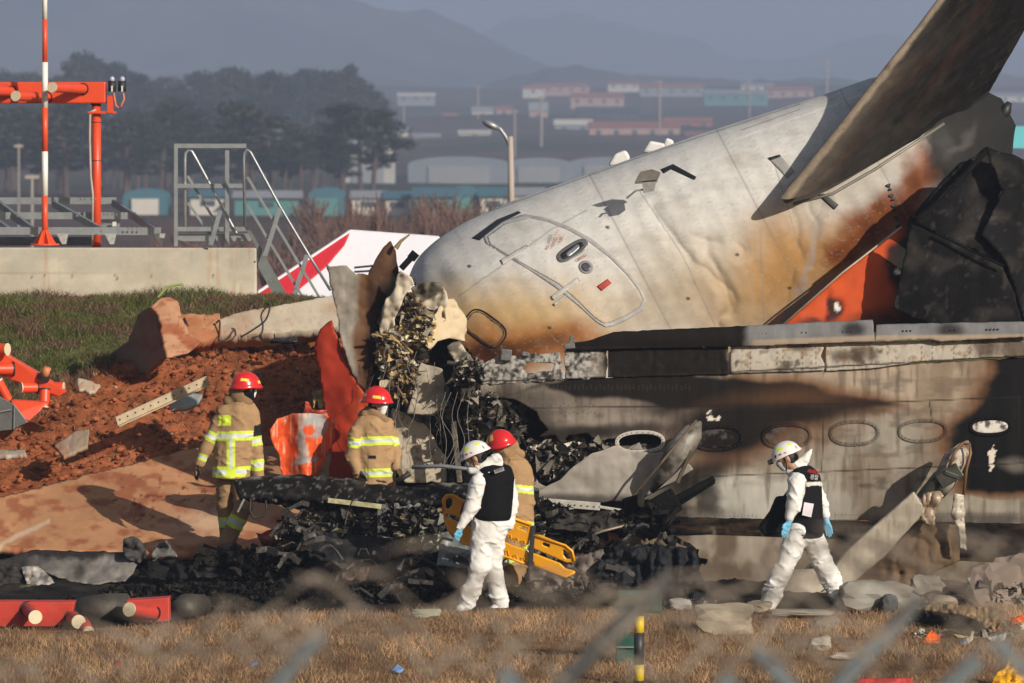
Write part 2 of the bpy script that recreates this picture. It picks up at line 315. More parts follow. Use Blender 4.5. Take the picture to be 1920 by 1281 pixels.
# ---------------- tail section -------------------------------------------
AX = np.array([1100., 640.]); U = np.array([.885, -.4655]); NN = np.array([-.4655, -.885]); YA = 59.6; MP = YA / F
_rs = np.arange(-330., 930., 2.); _rt = np.interp(_rs, [-330, -262, -236, -205, -160, -100, 0, 144, 355, 561, 705, 790, 850, 885, 900], [170, 232, 266, 287, 299, 303, 297, 276, 246, 210, 183, 146, 98, 50, 20])
_rk = np.hanning(31); _rk /= _rk.sum(); _rt = np.convolve(np.pad(_rt, 15, mode='edge'), _rk, mode='valid')
def rad(s): return np.interp(s, _rs, _rt)
def cen(s): return np.interp(s, [-300, 600, 880], [0, 0, 12])
creases = [[(1228, 395), (1262, 440), (1300, 490), (1352, 528), (1372, 575)], [(1325, 455), (1345, 500), (1378, 548), (1352, 612)], [(1262, 440), (1330, 448), (1392, 470)], [(1488, 388), (1502, 450), (1488, 530), (1462, 606)], [(1518, 378), (1530, 430), (1516, 500)], [(1190, 360), (1262, 350), (1310, 330)]]
def dent(x, y):
    d = np.zeros(np.shape(x))
    for i, c in enumerate(creases):
        q = segd(x + 8 * vn(x / 30, y / 30, i), y + 8 * vn(x / 30, y / 30, i + 9), c); k = (.016, .020, .012, .014, .010, .008)[i]; d = d - k * np.exp(-(q / 7) ** 2) - k * .6 * np.exp(-(q / 22) ** 2) + k * .5 * np.exp(-((q - 26) / 12) ** 2)
    d = d + .012 * fbm(x / 70, y / 70, 0, 2, 80) * ss(1120, 1300, x) * (1 - ss(1480, 1560, x))
    for cx, cy, rx, ry, a in ((860, 470, 60, 26, .05), (820, 520, 34, 30, .08), (1060, 385, 50, 12, .015)): d = d - a * np.exp(-((x - cx) / rx) ** 2 - ((y - cy) / ry) ** 2)
    s = (x - AX[0]) * U[0] + (y - AX[1]) * U[1]
    return d + .003 * np.cos(s / 41 * 2 * math.pi) + .004 * fbm(x / 22, y / 22, 0, 3, 81)
def fus_Y(x, y):
    s = (x - AX[0]) * U[0] + (y - AX[1]) * U[1]; d = (x - AX[0]) * NN[0] + (y - AX[1]) * NN[1] - cen(s)
    return YA - np.sqrt(np.clip(rad(s) ** 2 - d * d, 100, None)) * MP - dent(x, y)
TAN, BRN, ORB, SOOT, DK = (.45, .30, .13), (.13, .055, .02), (.27, .085, .012), (.010, .0075, .006), (.005, .0045, .004)
def fus_paint(x, y):
    c = np.tile([.60, .585, .555], (len(x), 1)); n = fbm(x / 60, y / 60, 0, 5, 90); n2 = fbm(x / 14, y / 14, 0, 4, 91)
    c = c * (1 + .07 * n + .05 * n2)[:, None]; w1, w2 = x + 22 * n + 8 * n2, y + 22 * fbm(x / 60, y / 60, 5, 4, 92)
    c = mix(c, (.40, .37, .33), .45 * ss(.0, .6, fbm(x / 90 + y / 200, y / 25, 0, 4, 93)))
    c = blob(c, w1, w2, 1235, 560, 95, 45, (.26, .22, .17), .65, -35, .8)
    c = blob(c, w1, w2, 1290, 505, 120, 80, (.42, .36, .27), .55, -20, .8)
    c = blob(c, w1, w2, 960, 620, 190, 85, TAN, .95, -5, .7); c = blob(c, w1, w2, 850, 580, 60, 50, TAN, .6, 0, .8)
    c = blob(c, w1, w2, 950, 655, 140, 44, ORB, .95, 0, .8); c = blob(c, w1, w2, 905, 668, 75, 28, (.07, .022, .008), .97, 0, .6); c = blob(c, w1, w2, 1080, 635, 70, 30, ORB, .8, 0, .8)
    c = blob(c, w1, w2, 1430, 570, 160, 110, (.34, .21, .085), .85, -30, .8); c = blob(c, w1, w2, 1460, 480, 60, 90, (.36, .19, .06), .85, 10, .8)
    c = blob(c, w1, w2, 1560, 480, 100, 60, (.32, .17, .055), .9, -30, .7)
    c = line(c, w1, w2, [(1568, 350), (1480, 610)], 16, (.28, .25, .24), .5)
    c = blob(c, w1, w2, 1600, 340, 160, 36, (.30, .26, .2), .6, -28, .8)
    for cx, cy, rx, ry in ((1625, 425, 34, 36), (1585, 470, 30, 24), (1650, 385, 22, 26), (1715, 345, 26, 44), (1690, 400, 30, 36), (1740, 310, 20, 40)):
        c = blob(c, w1, w2, cx, cy, rx * 1.25, ry * 1.2, (.17, .045, .008), .97, -20, .6); c = blob(c, w1, w2, cx, cy, rx * .5, ry * .5, (.09, .03, .012), .7, 0, .9)
    e = ss(-18, 18, (w1 - 1735) * .8 + (w2 - 300) * -.35 + 0 * w1); e2 = ss(1735, 1775, w1) ; c = mix(c, DK, np.maximum(e * ss(1700, 1745, w1), e2) * .97)
    c = blob(c, w1, w2, 1800, 262, 30, 10, (.09, .08, .075), .6, -50, .9)
    c = mix(c, SOOT, .55 * (1 - ss(0, 26, np.abs(w2 - w1 * 0 - 655 + (x - 900) * .1))) * ss(880, 930, x) * (1 - ss(1040, 1100, x)))
    for ln in ([(860, 556), (958, 487), (1030, 433), (1100, 395)], [(1390, 245), (1500, 206)], [(900, 404), (1230, 285), (1500, 196)], [(1200, 360), (1280, 480), (1340, 610)], [(1425, 430), (1432, 600)], [(1450, 300), (1500, 470)]):
        c = line(c, x, y, ln, 1.4, (.22, .2, .18), .75)
    c = line(c, x, y, [(1380, 262), (1640, 170)], 3, (.7, .7, .68), .6)
    s = (x - AX[0]) * U[0] + (y - AX[1]) * U[1]
    for s0 in (150, 400, 640): c = mix(c, (.2, .18, .16), .5 * (1 - ss(.5, 2, np.abs(s - s0))))
    f_ = np.abs((s + 20) % 41 - 20.5); dd = (np.abs(f_ - 2) < .8) & ((x * .4655 + y * .885) % 9 < 2); c = mix(c, (.25, .23, .2), .4 * dd * (x < 1660))
    c = mix(c, (.36, .33, .29), .3 * ss(.36, .5, fbm(x / 5, y / 5, 0, 4, 94)) * (1 - ss(1640, 1710, x)))
    for a in range(7): c = blob(c, x, y, *[(1139, 427), (1212, 352), (1290, 560), (1480, 540), (1382, 478), (1030, 615), (880, 500)][a], 4, 3, (.04, .035, .03), .9, 0, .3)
    return c
tail = thing('crashed_aircraft_tail', 'broken silver-white aircraft tail section with rear door, scorched brown, lying behind the sooty wing', 'aircraft wreck', W(1300, 650, YA))
ns, nph = 600, 760; s = np.linspace(-262, 900, ns); ph = np.linspace(-math.pi, math.pi, nph); S, PH = np.meshgrid(s, ph); S, PH = S.ravel(), PH.ravel()
rr = rad(S); d = rr * np.cos(PH) + cen(S); x = AX[0] + S * U[0] + d * NN[0]; y = AX[1] + S * U[1] + d * NN[1]
front = ss(-.1, .3, np.sin(PH)); Yf = YA - rr * np.sin(PH) * MP - dent(x, y) * front
sb = np.interp(d / 300, [-1.2, -.3, .05, .12, .22, .38, .6, .9, 1.02], [-120, -130, -150, -190, -200, -214, -240, -236, -222]) + 6 * fbm(PH * 14, 0, 0, 4, 88) + 4 * vn(PH * 60, 1)
i, j = np.meshgrid(np.arange(nph - 1), np.arange(ns - 1), indexing='ij'); q = np.stack([i * ns + j, i * ns + j + 1, (i + 1) * ns + j + 1, (i + 1) * ns + j], -1).reshape(-1, 4)
q = q[(S > sb)[q].all(1)]; us = np.zeros(len(S), bool); us[q.ravel()] = 1; mp_ = np.cumsum(us) - 1
fcol = np.where((np.sin(PH) > -.05)[:, None], fus_paint(x, y), .3)[us]
body = mk('fuselage', W(x, y, Yf)[us], mp_[q], m_skin, tail, col=fcol, solid=.012)
def onfus(name, poly, mat, paint=None, off=.012, step=2.5, parent=tail, thick=.006, **k):
    return plate(name, poly, mat, paint, step, thick, depth=fus_Y, parent=parent, off=off, **k)
def rr_poly(cx, cy, a, b, rot, n=40, p=4):
    t = np.linspace(0, 2 * math.pi, n, endpoint=False); u = a * np.sign(np.cos(t)) * np.abs(np.cos(t)) ** (2 / p); v = b * np.sign(np.sin(t)) * np.abs(np.sin(t)) ** (2 / p); r = R(rot)
    return np.c_[cx + u * math.cos(r) - v * math.sin(r), cy + u * math.sin(r) + v * math.cos(r)]
def ring(P, k):
    c = P.mean(0); d = P - c; L = np.hypot(*d.T)[:, None]; return c + d * (L - k) / L
dq = np.array([(905, 440), (938, 415), (985, 402), (1020, 408), (1065, 424), (1110, 448), (1150, 480), (1185, 518), (1206, 548), (1213, 566), (1205, 582), (1180, 598), (1150, 612), (1135, 614), (1118, 604), (1085, 574), (1040, 538), (990, 505), (940, 475), (910, 456)])
door = onfus('rear_door', ring(dq, 9), m_skin, fus_paint, .014)
onfus('door_seal', dq, M('door seal grey', (.36, .35, .335), .6, 0, .2, 6), None, .009, holes=[ring(dq, 9)])
hd = rr_poly(1073, 470, 33, 13, -32, p=2.6)
h = onfus('door_handle', hd, M('handle recess', (.20, .195, .18), .4, .5), None, .022, parent=tail); 
onfus('handle_slot', rr_poly(1073, 470, 24, 7, -32), m_dark, None, .027, parent=h); onfus('lever', rr_poly(1074, 470, 15, 4.5, -40), m_steel, None, .036, parent=h)
cw = rr_poly(1099, 501, 14, 12, 20, p=2); v_ = onfus('door_window', cw, M('window ring', (.26, .25, .24), .5), None, .024); onfus('vent_grille', rr_poly(1099, 501, 9, 8, 20, p=2), M('grille', (.12, .12, .13), .4, .5, .6, 40), None, .03, parent=v_)
m_red = M('red marking', (.34, .035, .02), .6, 0, .3, 20); m_redf = M('faded red lettering', (.42, .16, .12), .7)
onfus('red_reflector', [(1119, 537), (1139, 523), (1147, 531), (1128, 546)], m_red, None, .022)
for (a, b, wd) in (((940, 492), (990, 462), 9), ((1035, 560), (1085, 523), 9), ((1038, 572), (1062, 554), 5)):
    dx, dy = np.array(b) - a; L = math.hypot(dx, dy); nx_, ny_ = -dy / L * wd / 2, dx / L * wd / 2; Pq = [(a[0] + nx_, a[1] + ny_), (b[0] + nx_, b[1] + ny_), (b[0] - nx_, b[1] - ny_), (a[0] - nx_, a[1] - ny_)]
    hg = onfus('door_hinge', Pq, M('hinge', (.50, .48, .45), .5, 0), None, .018); onfus('hinge_outline', np.array(Pq), m_dark, None, .020, parent=hg, holes=[ring(np.array(Pq), 1.6)])
wins = rr_poly(910, 616, 42, 26, 36, p=3.2); onfus('access_outline', wins, m_dark, None, .016, holes=[ring(wins, 2.4)], thick=.004, step=1.5)
wins2 = ring(wins, 5); onfus('access_outline', wins2, M('brown line', (.12, .07, .03), .6), None, .016, holes=[ring(wins2, 1.5)], thick=.004, step=1.5)
onfus('black_strip', [(884, 447), (932, 412), (972, 396), (978, 399), (940, 418), (899, 451)], M('black trim', (.02, .022, .028), .5), None, .012)
onfus('dark_slot', [(1533, 366), (1545, 363), (1572, 384), (1564, 394)], m_dark, None, .01); onfus('dark_slot', [(1238, 318), (1262, 308), (1306, 332), (1302, 338), (1258, 318), (1244, 326)], m_dark, None, .01)
sl1 = onfus('small_hatch', [(1440, 296), (1462, 290), (1490, 322), (1476, 334)], M('hatch grey', (.32, .31, .29), .5), None, .015); onfus('hatch_rim', [(1440, 296), (1462, 290), (1464, 294), (1445, 301)], m_dark, None, .022, parent=sl1)
for k in range(5):
    onfus('torn_hole', np.array([(0, 0), (14, -7), (11, 3), (18, 8), (6, 10), (9, 4)]) + [1657 + 5 * k, 349 + 19 * k] , m_dark, None, .008)
# lettering near the handle
def text_on(txt, px, py, Y, size, mat, parent, rot=0, name='lettering', thick=.001, face=0):
    cu = bpy.data.curves.new(name, 'FONT'); cu.body = txt; cu.size = size; cu.extrude = thick; cu.align_x = 'CENTER'; cu.align_y = 'CENTER'; cu.materials.append(mat)
    o = bpy.data.objects.new(name, cu); COL.objects.link(o); p = W(px, py, Y)
    o.location = p - BASE[parent.name]; o.parent = parent; o.rotation_euler = (R(90), R(rot), R(face)); BASE[o.name] = p
    dg = bpy.context.evaluated_depsgraph_get(); me = bpy.data.meshes.new_from_object(o.evaluated_get(dg)); 
    o2 = bpy.data.objects.new(name, me); COL.objects.link(o2); o2.location = o.location; o2.parent = parent; o2.rotation_euler = o.rotation_euler; BASE[o2.name] = p
    bpy.data.objects.remove(o); o2.name = name; return o2
for k, tx in enumerate(('PULL HANDLE', 'OUTWARD', 'LIFT AND TURN')):
    text_on(tx, 1036 + 5 * k, 449 + 6 * k, float(fus_Y(np.array([1038.]), np.array([455.]))[0]) - .05, .042, m_redf, tail, rot=-58, face=20)
text_on('OPEN', 1091, 483, float(fus_Y(np.array([1091.]), np.array([483.]))[0]) - .05, .05, m_redf, tail, rot=-30, face=10)
# torn vent scoop and antenna on top
vt = MB(); p = W(1205, 345, float(fus_Y(np.array([1205.]), np.array([345.]))[0]))
vt.prism([W(1190, 345, 58.1), W(1200, 327, 58.0), W(1222, 322, 58.0), W(1238, 328, 58.0), W(1232, 342, 58.05), W(1208, 344, 58.1)], (0, -.1, .03)); vt.prism([W(1204, 342, 58.05), W(1230, 340, 58.02), W(1226, 358, 57.98), W(1206, 362, 58)], (0, -.12, 0)); vt.tube([W(1175, 372, 58.0), W(1192, 358, 57.95), W(1210, 355, 57.93)], .012, 5)
vt.build('torn_scoop', M('scoop', (.33, .31, .28), .5, .2, .3, 12), tail)
hn = MB()
for x0, y0, L in ((1140, 303, 42), (1205, 278, 44), (1242, 272, 22)): hn = MB(); hn.prism([W(x0, y0 + 8, 60.2), W(x0 + L * .3, y0 - 14, 60.2), W(x0 + L * .8, y0 - 22 + (x0 > 1200) * 12, 60.2), W(x0 + L, y0 - 8, 60.2), W(x0 + L * .9, y0 + 12, 60.2)], (0, .25, 0)); hn.build('far_stabiliser_fragment', m_white, tail, bevel=.03)
# horizontal stabiliser: airfoil loft, pointing up and towards the viewer
Q = lambda px, py, Y: np.array([px, py, Y], float)
LE0, TE0, LE1, TE1 = Q(1466, 372, 57.75), Q(1848, 183, 59.1), Q(1905, -195, 58.9), Q(2045, -160, 59.9)
nS, nC = 240, 260; V = []; C = []
tt = np.linspace(0, 1, nS); cc_ = np.linspace(0, 2 * math.pi, nC, endpoint=False); TTs, CC = np.meshgrid(tt, cc_, indexing='ij'); T1, A1 = TTs.ravel(), CC.ravel()
ch = (1 - np.cos(A1)) / 2; sgn = np.where(A1 < math.pi, 1, -1); th = 5 * (.2969 * np.sqrt(ch) - .126 * ch - .3516 * ch ** 2 + .2843 * ch ** 3 - .1015 * ch ** 4)
LE = LE0 + (LE1 - LE0) * T1[:, None]; TE = TE0 + (TE1 - TE0) * T1[:, None]
LE[:, 0] += 26 * np.sin(T1 * math.pi) * .25
Pp = LE + (TE - LE) * ch[:, None]; base3 = W(Pp[:, 0], Pp[:, 1], Pp[:, 2])
Nrm = np.array([.42, -.72, -.55]); Nrm /= np.linalg.norm(Nrm); chord = np.linalg.norm(W(*TE0) - W(*LE0)) * (1 - .55 * T1)
tk = .105 * chord * th * sgn; rag = (ch > .93) * .03 * fbm(T1 * 40, 0, 0, 4, 95)
V = base3 + Nrm * (tk + .012 * fbm(T1 * 9, ch * 6, 0, 4, 96))[:, None] + np.c_[rag, rag * 0, rag * 2]
end = np.clip(T1 * 30, 0, 1); 
n = fbm(T1 * 8, ch * 8, 0, 5, 97); n3 = fbm(T1 * 30, ch * 30, 0, 4, 98)
col = np.tile([.62, .58, .52], (len(T1), 1)); lower = sgn > 0
cl = np.tile([.022, .019, .016], (len(T1), 1)) * (1 + .35 * n)[:, None]; cl = mix(cl, (.07, .055, .04), .9 * (1 - ss(.05, .22, ch + .18 * T1 + .12 * n)) * 1.)  # burnt tone, darkened further to paint in the underside's shade
cl = mix(cl, (.006, .0055, .005), ss(-.16, .16, T1 * .45 + ch * .55 - .36 + .30 * n)); cl = mix(cl, (.24, .19, .14), .9 * (1 - ss(.012, .045, ch + .01 * n3)) * ss(.0, .25, 1 - T1 * .5)); cl = mix(cl, (.06, .022, .012), .2 * ss(.1, .3, fbm(T1 * 5, ch * 12, 3, 4, 99)) * (1 - ss(.4, .6, ch)))  # pale strip along the leading edge is painted grazing light
cl = mix(cl, (.03, .026, .022), .25 * ss(.1, .45, n3)) ; col = cl
i, j = np.meshgrid(np.arange(nS - 1), np.arange(nC), indexing='ij'); i, j = i.ravel(), j.ravel(); j2 = (j + 1) % nC
mk('horizontal_stabiliser', V, np.stack([i * nC + j, i * nC + j2, (i + 1) * nC + j2, (i + 1) * nC + j], -1), M('burnt stabiliser skin', None, .6, .0, .3, 6, .4, 40, dist=.006, spec=.09), tail, col=col)
# rounded nose where the stabiliser meets the fuselage
nose = MB(); Vn, Fn = lump((0, 0, 0), 1, (1, 1, 1), 3, 1, .0); Vn = np.array(Vn) * [.30, .10, .13]; a = R(50); Rm = np.array([[math.cos(a), 0, -math.sin(a)], [0, 1, 0], [math.sin(a), 0, math.cos(a)]])
nose.add(Vn @ Rm.T * .7 + W(1492, 354, 57.95), Fn); nose.build('stabiliser_root_fairing', M('fairing metal', (.12, .105, .085), .4, .3, .3, 10), tail, smooth=True)
gp = MB(); gp.tube([*[W(a_, b_, float(fus_Y(np.array([a_ * 1.]), np.array([b_ * 1.]))[0]) - .01) for a_, b_ in ((1488, 382), (1560, 364), (1640, 318), (1705, 275), (1770, 232))]], .018, 6); gp.build('root_seal_strip', M('strip', (.22, .2, .17), .5, .4), tail, smooth=True)
ap = MB(); ap.tube([W(1872, 226, 59.4), W(1886, 206, 59.4), W(1893, 192, 59.4)], [.07, .07, .03], 10); ap.build('tail_light', m_dark, tail, smooth=True)
# vertical fin (orange, half burnt), bent black panels in front of it
def fin_paint(x, y):
    n = fbm(x / 40, y / 40, 0, 5, 101); c = np.tile([.52, .072, .012], (len(x), 1)) * (1 + .18 * n)[:, None]; w1, w2 = x + 20 * n, y + 20 * fbm(x / 40, y / 40, 4, 4, 102)
    c = mix(c, DK, ss(1665, 1700, w1 + .0 * y) * ss(0, 1, 1)); c = blob(c, w1, w2, 1565, 578, 13, 22, DK, .95, 0, .4); c = blob(c, w1, w2, 1530, 602, 30, 9, DK, .8, 0, .6); c = blob(c, w1, w2, 1700, 490, 42, 50, DK, .95, 0, .3); c = blob(c, w1, w2, 1660, 612, 70, 26, DK, .9, 0, .6); c = mix(c, (.10, .02, .01), .5 * ss(570, 630, w2))
    c = blob(c, x, y, 1569, 577, 5, 9, (.7, .66, .6), 1, -20, .2); c = blob(c, x, y, 1683, 511, 7, 5, (.7, .66, .6), 1, 20, .2); return c
plate('vertical_fin', [(1466, 614, 57.3), (1500, 584, 57.35), (1580, 514, 57.45), (1690, 428, 57.6), (1762, 345, 57.9), (1800, 305, 58), (1880, 290, 58), (1990, 330, 58), (2010, 640, 57.4)], m_orange, fin_paint, 4, .05, crum=.01, parent=tail)
gp = MB(); gp.tube([W(1466, 611, 57.22), W(1580, 511, 57.38), W(1690, 426, 57.52)], .012, 6); gp.build('fin_root_strip', M('strip2', (.4, .33, .25), .5, .2), tail, smooth=True)
def blk(x, y):
    n = fbm(x / 45, y / 45, 0, 5, 104); c = np.tile([.007, .0065, .007], (len(x), 1)); c = mix(c, (.032, .028, .025), .8 * ss(.0, .5, n)); return mix(c, (.07, .06, .05), .4 * ss(.3, .5, fbm(x / 12, y / 12, 0, 4, 105)))
for k, (Pq, cr) in enumerate((([(1675, 578, 56.9), (1698, 470, 56.95), (1708, 418, 57.1), (1755, 440, 57.0), (1880, 498, 56.8), (1905, 560, 56.7), (1922, 625, 56.6), (1760, 618, 56.7)], .06), ([(1712, 414, 57.3), (1765, 340, 57.4), (1850, 275, 57.5), (1895, 300, 57.5), (1870, 380, 57.4), (1840, 440, 57.3), (1878, 494, 57.1), (1750, 436, 57.2)], .12), ([(1850, 280, 57.35), (1900, 290, 57.4), (2000, 340, 57.3), (2000, 640, 57.0), (1930, 630, 57.0), (1885, 490, 57.0), (1840, 440, 57.1), (1880, 360, 57.2)], .10))):
    plate('burnt_fin_panel', Pq, m_burn, blk, 4, .02, crum=cr * .9, cs=150, jag=1.2, parent=tail, ridge=k == 1, label='soot black crumpled panel')
rb = MB(); rb.tube([W(1720, 412, 57.0), W(1770, 372, 57.1), W(1850, 282, 57.3)], .03, 6); rb.tube([W(1755, 438, 56.9), W(1882, 500, 56.7)], .015, 5); rb.build('bent_frame', m_char, tail)

b = MB(); b.tube([W(742, 466, 57.0), W(752, 452, 57.0), W(768, 440, 57.0)], [.03, .018, .008], 6); b.build('bent_rod', M('olive rod', (.20, .16, .06), .6), tail)
b = MB(); b.beam(W(752, 504, 57.0), W(776, 478, 57.0), .07, .07); b.beam(W(770, 486, 57.0), W(780, 474, 57.0), .04, .1); b.build('dark_lug', m_char, tail)
plate('bright_torn_corner', [(744, 522), (752, 505), (775, 526), (760, 552), (748, 540)], m_skin, None, 2.5, .008, crum=.02, cs=20, depth=lambda x, y: 56.6 + 0 * x, parent=tail) if 0 else None
# ---------------- torn nose of the section: skins, insulation, wires -----
def inner(x, y):
    n = fbm(x / 50, y / 80, 0, 4, 110); w1, w2 = x + 16 * n, y + 14 * n; c = np.tile([.27, .24, .20], (len(x), 1)) * (1 + .3 * fbm(x / 10, y / 90, 0, 4, 111))[:, None]
    c = mix(c, (.12, .06, .03), ss(655, 672, w1)); c = mix(c, (.03, .014, .008), ss(672, 690, w1)); c = mix(c, DK, ss(684, 712, w1) * ss(500, 560, w2 + .5 * (x - 700))); c = blob(c, w1, w2, 722, 490, 24, 46, (.10, .052, .03), .9, 20, .7); return c
plate('torn_skin_panel', [(612, 494, 57.0), (618, 500, 57.0), (650, 498, 57.05), (668, 515, 57.1), (690, 516, 57.1), (708, 480, 57.1), (732, 450, 57.15), (742, 470, 57.1), (744, 492, 57.1), (752, 520, 57.0), (742, 548, 57), (724, 575, 56.95), (716, 625, 56.9), (702, 650, 56.9), (692, 700, 56.9), (686, 735, 56.9), (660, 700, 57), (640, 640, 57), (628, 570, 57)], m_burn, inner, 3, .012, crum=.10, cs=80, jag=1.2, parent=tail, ridge=False, label='torn skin sheet standing upright, grey to soot black')
def orp(x, y):
    n = fbm(x / 30, y / 60, 0, 4, 112); c = np.tile([.34, .036, .016], (len(x), 1)) * (1 + .25 * n)[:, None]; c = blob(c, x + 10 * n, y, 690, 770, 26, 60, (.62, .10, .03), .6, 10, .9); return line(c, x, y, [(640, 660), (700, 760)], 2, (.12, .02, .01), .9)
plate('torn_orange_panel', [(600, 618, 57), (622, 600, 57), (636, 640, 56.9), (660, 700, 56.8), (692, 756, 56.75), (706, 780, 56.8), (676, 845, 56.85), (668, 925, 56.9), (612, 925, 56.95), (622, 850, 57), (614, 800, 57), (604, 740, 57.05), (598, 690, 57.1), (588, 655, 57.1)], m_orange, orp, 4, .012, crum=.16, cs=110, jag=.8, parent=tail, ridge=False, label='crumpled dull red-orange panel')
cream = lambda x, y: np.tile([.58, .50, .38], (len(x), 1)) * (1 + .12 * fbm(x / 30, y / 30, 0, 4, 113))[:, None]
def creamb(x, y): return mix(cream(x, y), SOOT, .8 * ss(0, .4, fbm(x / 25, y / 25, 0, 4, 115) + .3))
def mot(x, y): return mix(cream(x, y) * .9, (.12, .08, .04), .6 * ss(.2, .35, fbm(x / 7, y / 7, 0, 3, 116)))
for k, (nm, Pq, pt, cr) in enumerate((
    ('curled_skin_strip', [(750, 508, 56.7), (772, 520, 56.65), (776, 532, 56.7), (756, 560, 56.7), (744, 590, 56.7), (728, 640, 56.75), (716, 650, 56.8), (712, 610, 56.8), (724, 560, 56.8), (738, 545, 56.75)], cream, .08),
    ('crushed_skin_fold', [(770, 540, 57.3), (800, 528, 57.3), (828, 530, 57.3), (840, 560, 57.25), (836, 600, 57.2), (816, 618, 57.2), (800, 600, 57.3), (786, 570, 57.4)], creamb, .12),
    ('ragged_skin_flap', [(808, 600, 57.3), (834, 562, 57.25), (850, 560, 57.3), (876, 600, 57.4), (872, 640, 57.5), (842, 634, 57.1), (820, 640, 57), (806, 656, 56.95), (798, 648, 57)], lambda x, y: cream(x, y) * [1, .93, .8], .05),
    ('hanging_panel', [(790, 680, 56.7), (830, 692, 56.7), (838, 760, 56.7), (812, 780, 56.6), (762, 776, 56.6), (776, 728, 56.65)], lambda x, y: cream(x, y) * .55, .05),
    ('cream_honeycomb_panel', [(735, 765, 56.9), (760, 775, 56.9), (800, 800, 56.85), (838, 860, 56.8), (838, 905, 56.8), (760, 905, 56.85), (735, 880, 56.9)], mot, .02),
    ('buckled_frame_web', [(838, 650, 56.8), (862, 640, 56.8), (900, 690, 56.75), (912, 722, 56.7), (900, 730, 56.7), (868, 720, 56.75), (856, 690, 56.8)], creamb, .08),
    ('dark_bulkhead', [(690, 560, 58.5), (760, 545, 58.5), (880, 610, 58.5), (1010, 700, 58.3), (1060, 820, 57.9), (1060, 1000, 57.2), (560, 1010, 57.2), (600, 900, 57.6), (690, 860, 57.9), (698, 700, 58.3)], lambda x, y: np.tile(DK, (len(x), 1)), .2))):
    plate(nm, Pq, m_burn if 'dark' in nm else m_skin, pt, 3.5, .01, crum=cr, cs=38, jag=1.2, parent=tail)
Vc, Fc = MB(), None
ins = MB(); 
def crumple_pile(name, regions, mat, parent, n, size, palette, label=None, kind=None, cat=None, elong=1.6, smooth=False):
    Vs, Fs, Cs = [], [], []; k = 0; g = 4; uu, vv = np.meshgrid(np.linspace(-1, 1, g), np.linspace(-1, 1, g)); uu, vv = uu.ravel(), vv.ravel()
    ii, jj = np.meshgrid(np.arange(g - 1), np.arange(g - 1)); ii, jj = ii.ravel(), jj.ravel(); q = np.stack([ii * g + jj, ii * g + jj + 1, (ii + 1) * g + jj + 1, (ii + 1) * g + jj], -1)
    wts = np.array([r[5] if len(r) > 5 else 1 for r in regions], float); wts /= wts.sum()
    for _ in range(n):
        r = regions[rng.choice(len(regions), p=wts)]; a = rng.uniform(0, 6.28); rho = math.sqrt(rng.random()); px, py = r[0] + r[2] * rho * math.cos(a), r[1] + r[3] * rho * math.sin(a); Y = r[4] + rng.uniform(-.18, .18)
        A = rng.normal(size=(3, 3)); A[:, 0] = (A[0, 0] + .1, .6 * A[1, 0], .25 * A[2, 0]) if rng.random() < .6 else A[:, 0]; Qm, _r = np.linalg.qr(A); s_ = size * (.3 + 1.9 * rng.random() ** 4); el = rng.uniform(1, elong) if rng.random() < .7 else rng.uniform(1.6, 3.6)
        P = np.c_[uu * s_ * el, vv * s_ / el, s_ * .6 * (rng.normal() * uu * uu + rng.normal() * vv * uu) + rng.normal(0, s_ * .16, len(uu))]
        P[:, :2] += rng.normal(0, s_ * .13, (len(uu), 2)); Vs.append(P @ Qm.T + W(px, py, Y)); Fs.append(q + k); k += len(P); c = np.array(palette[rng.integers(len(palette))]) * rng.uniform(.6, 1.3); Cs.append(np.tile(c, (len(P), 1)))
    return mk(name, np.concatenate(Vs), np.concatenate(Fs), mat, parent, col=np.concatenate(Cs), smooth=smooth, label=label, kind=kind, cat=cat)
m_scrap = M('scrap', None, .5, .15, .25, 12, .3, 60, dist=.004, spec=.25)
GOLD = [(.42, .30, .13), (.55, .47, .34), (.20, .13, .06), (.10, .07, .05), (.03, .025, .02), (.30, .27, .22)]
crumple_pile('insulation_debris', [(765, 580, 22, 30, 57.1), (785, 610, 26, 34, 57.0, 1.6), (735, 660, 30, 44, 56.9, 1.6), (760, 715, 32, 40, 56.8, 1.6), (770, 640, 40, 60, 57.2)], m_scrap, tail, 2600, .026, GOLD, kind='stuff')
wr = MB()
for k in range(15):
    x0, y0 = rng.uniform(690, 850), rng.uniform(640, 780); pts = [W(x0, y0, 56.6)]
    for t_ in range(6): x0 += rng.normal(0, 7); y0 += rng.uniform(8, 34); pts.append(W(x0, y0, 56.6 + rng.normal(0, .05)))
    wr = MB(); wr.tube(spl(pts, 3), rng.uniform(.002, .004), 4); wr.build('loose_wire', m_wire, tail)
for x0 in (858, 882, 846, 836, 872): wr = MB(); wr.tube(spl([W(x0, 735, 56), W(x0 - 12 + rng.normal(0, 6), 780, 56), W(x0 - 6 + rng.normal(0, 8), 830, 55.95), W(x0 - 18 + rng.normal(0, 8), 880, 55.9)]), .003, 4); wr.build('loose_wire', m_wire, tail)

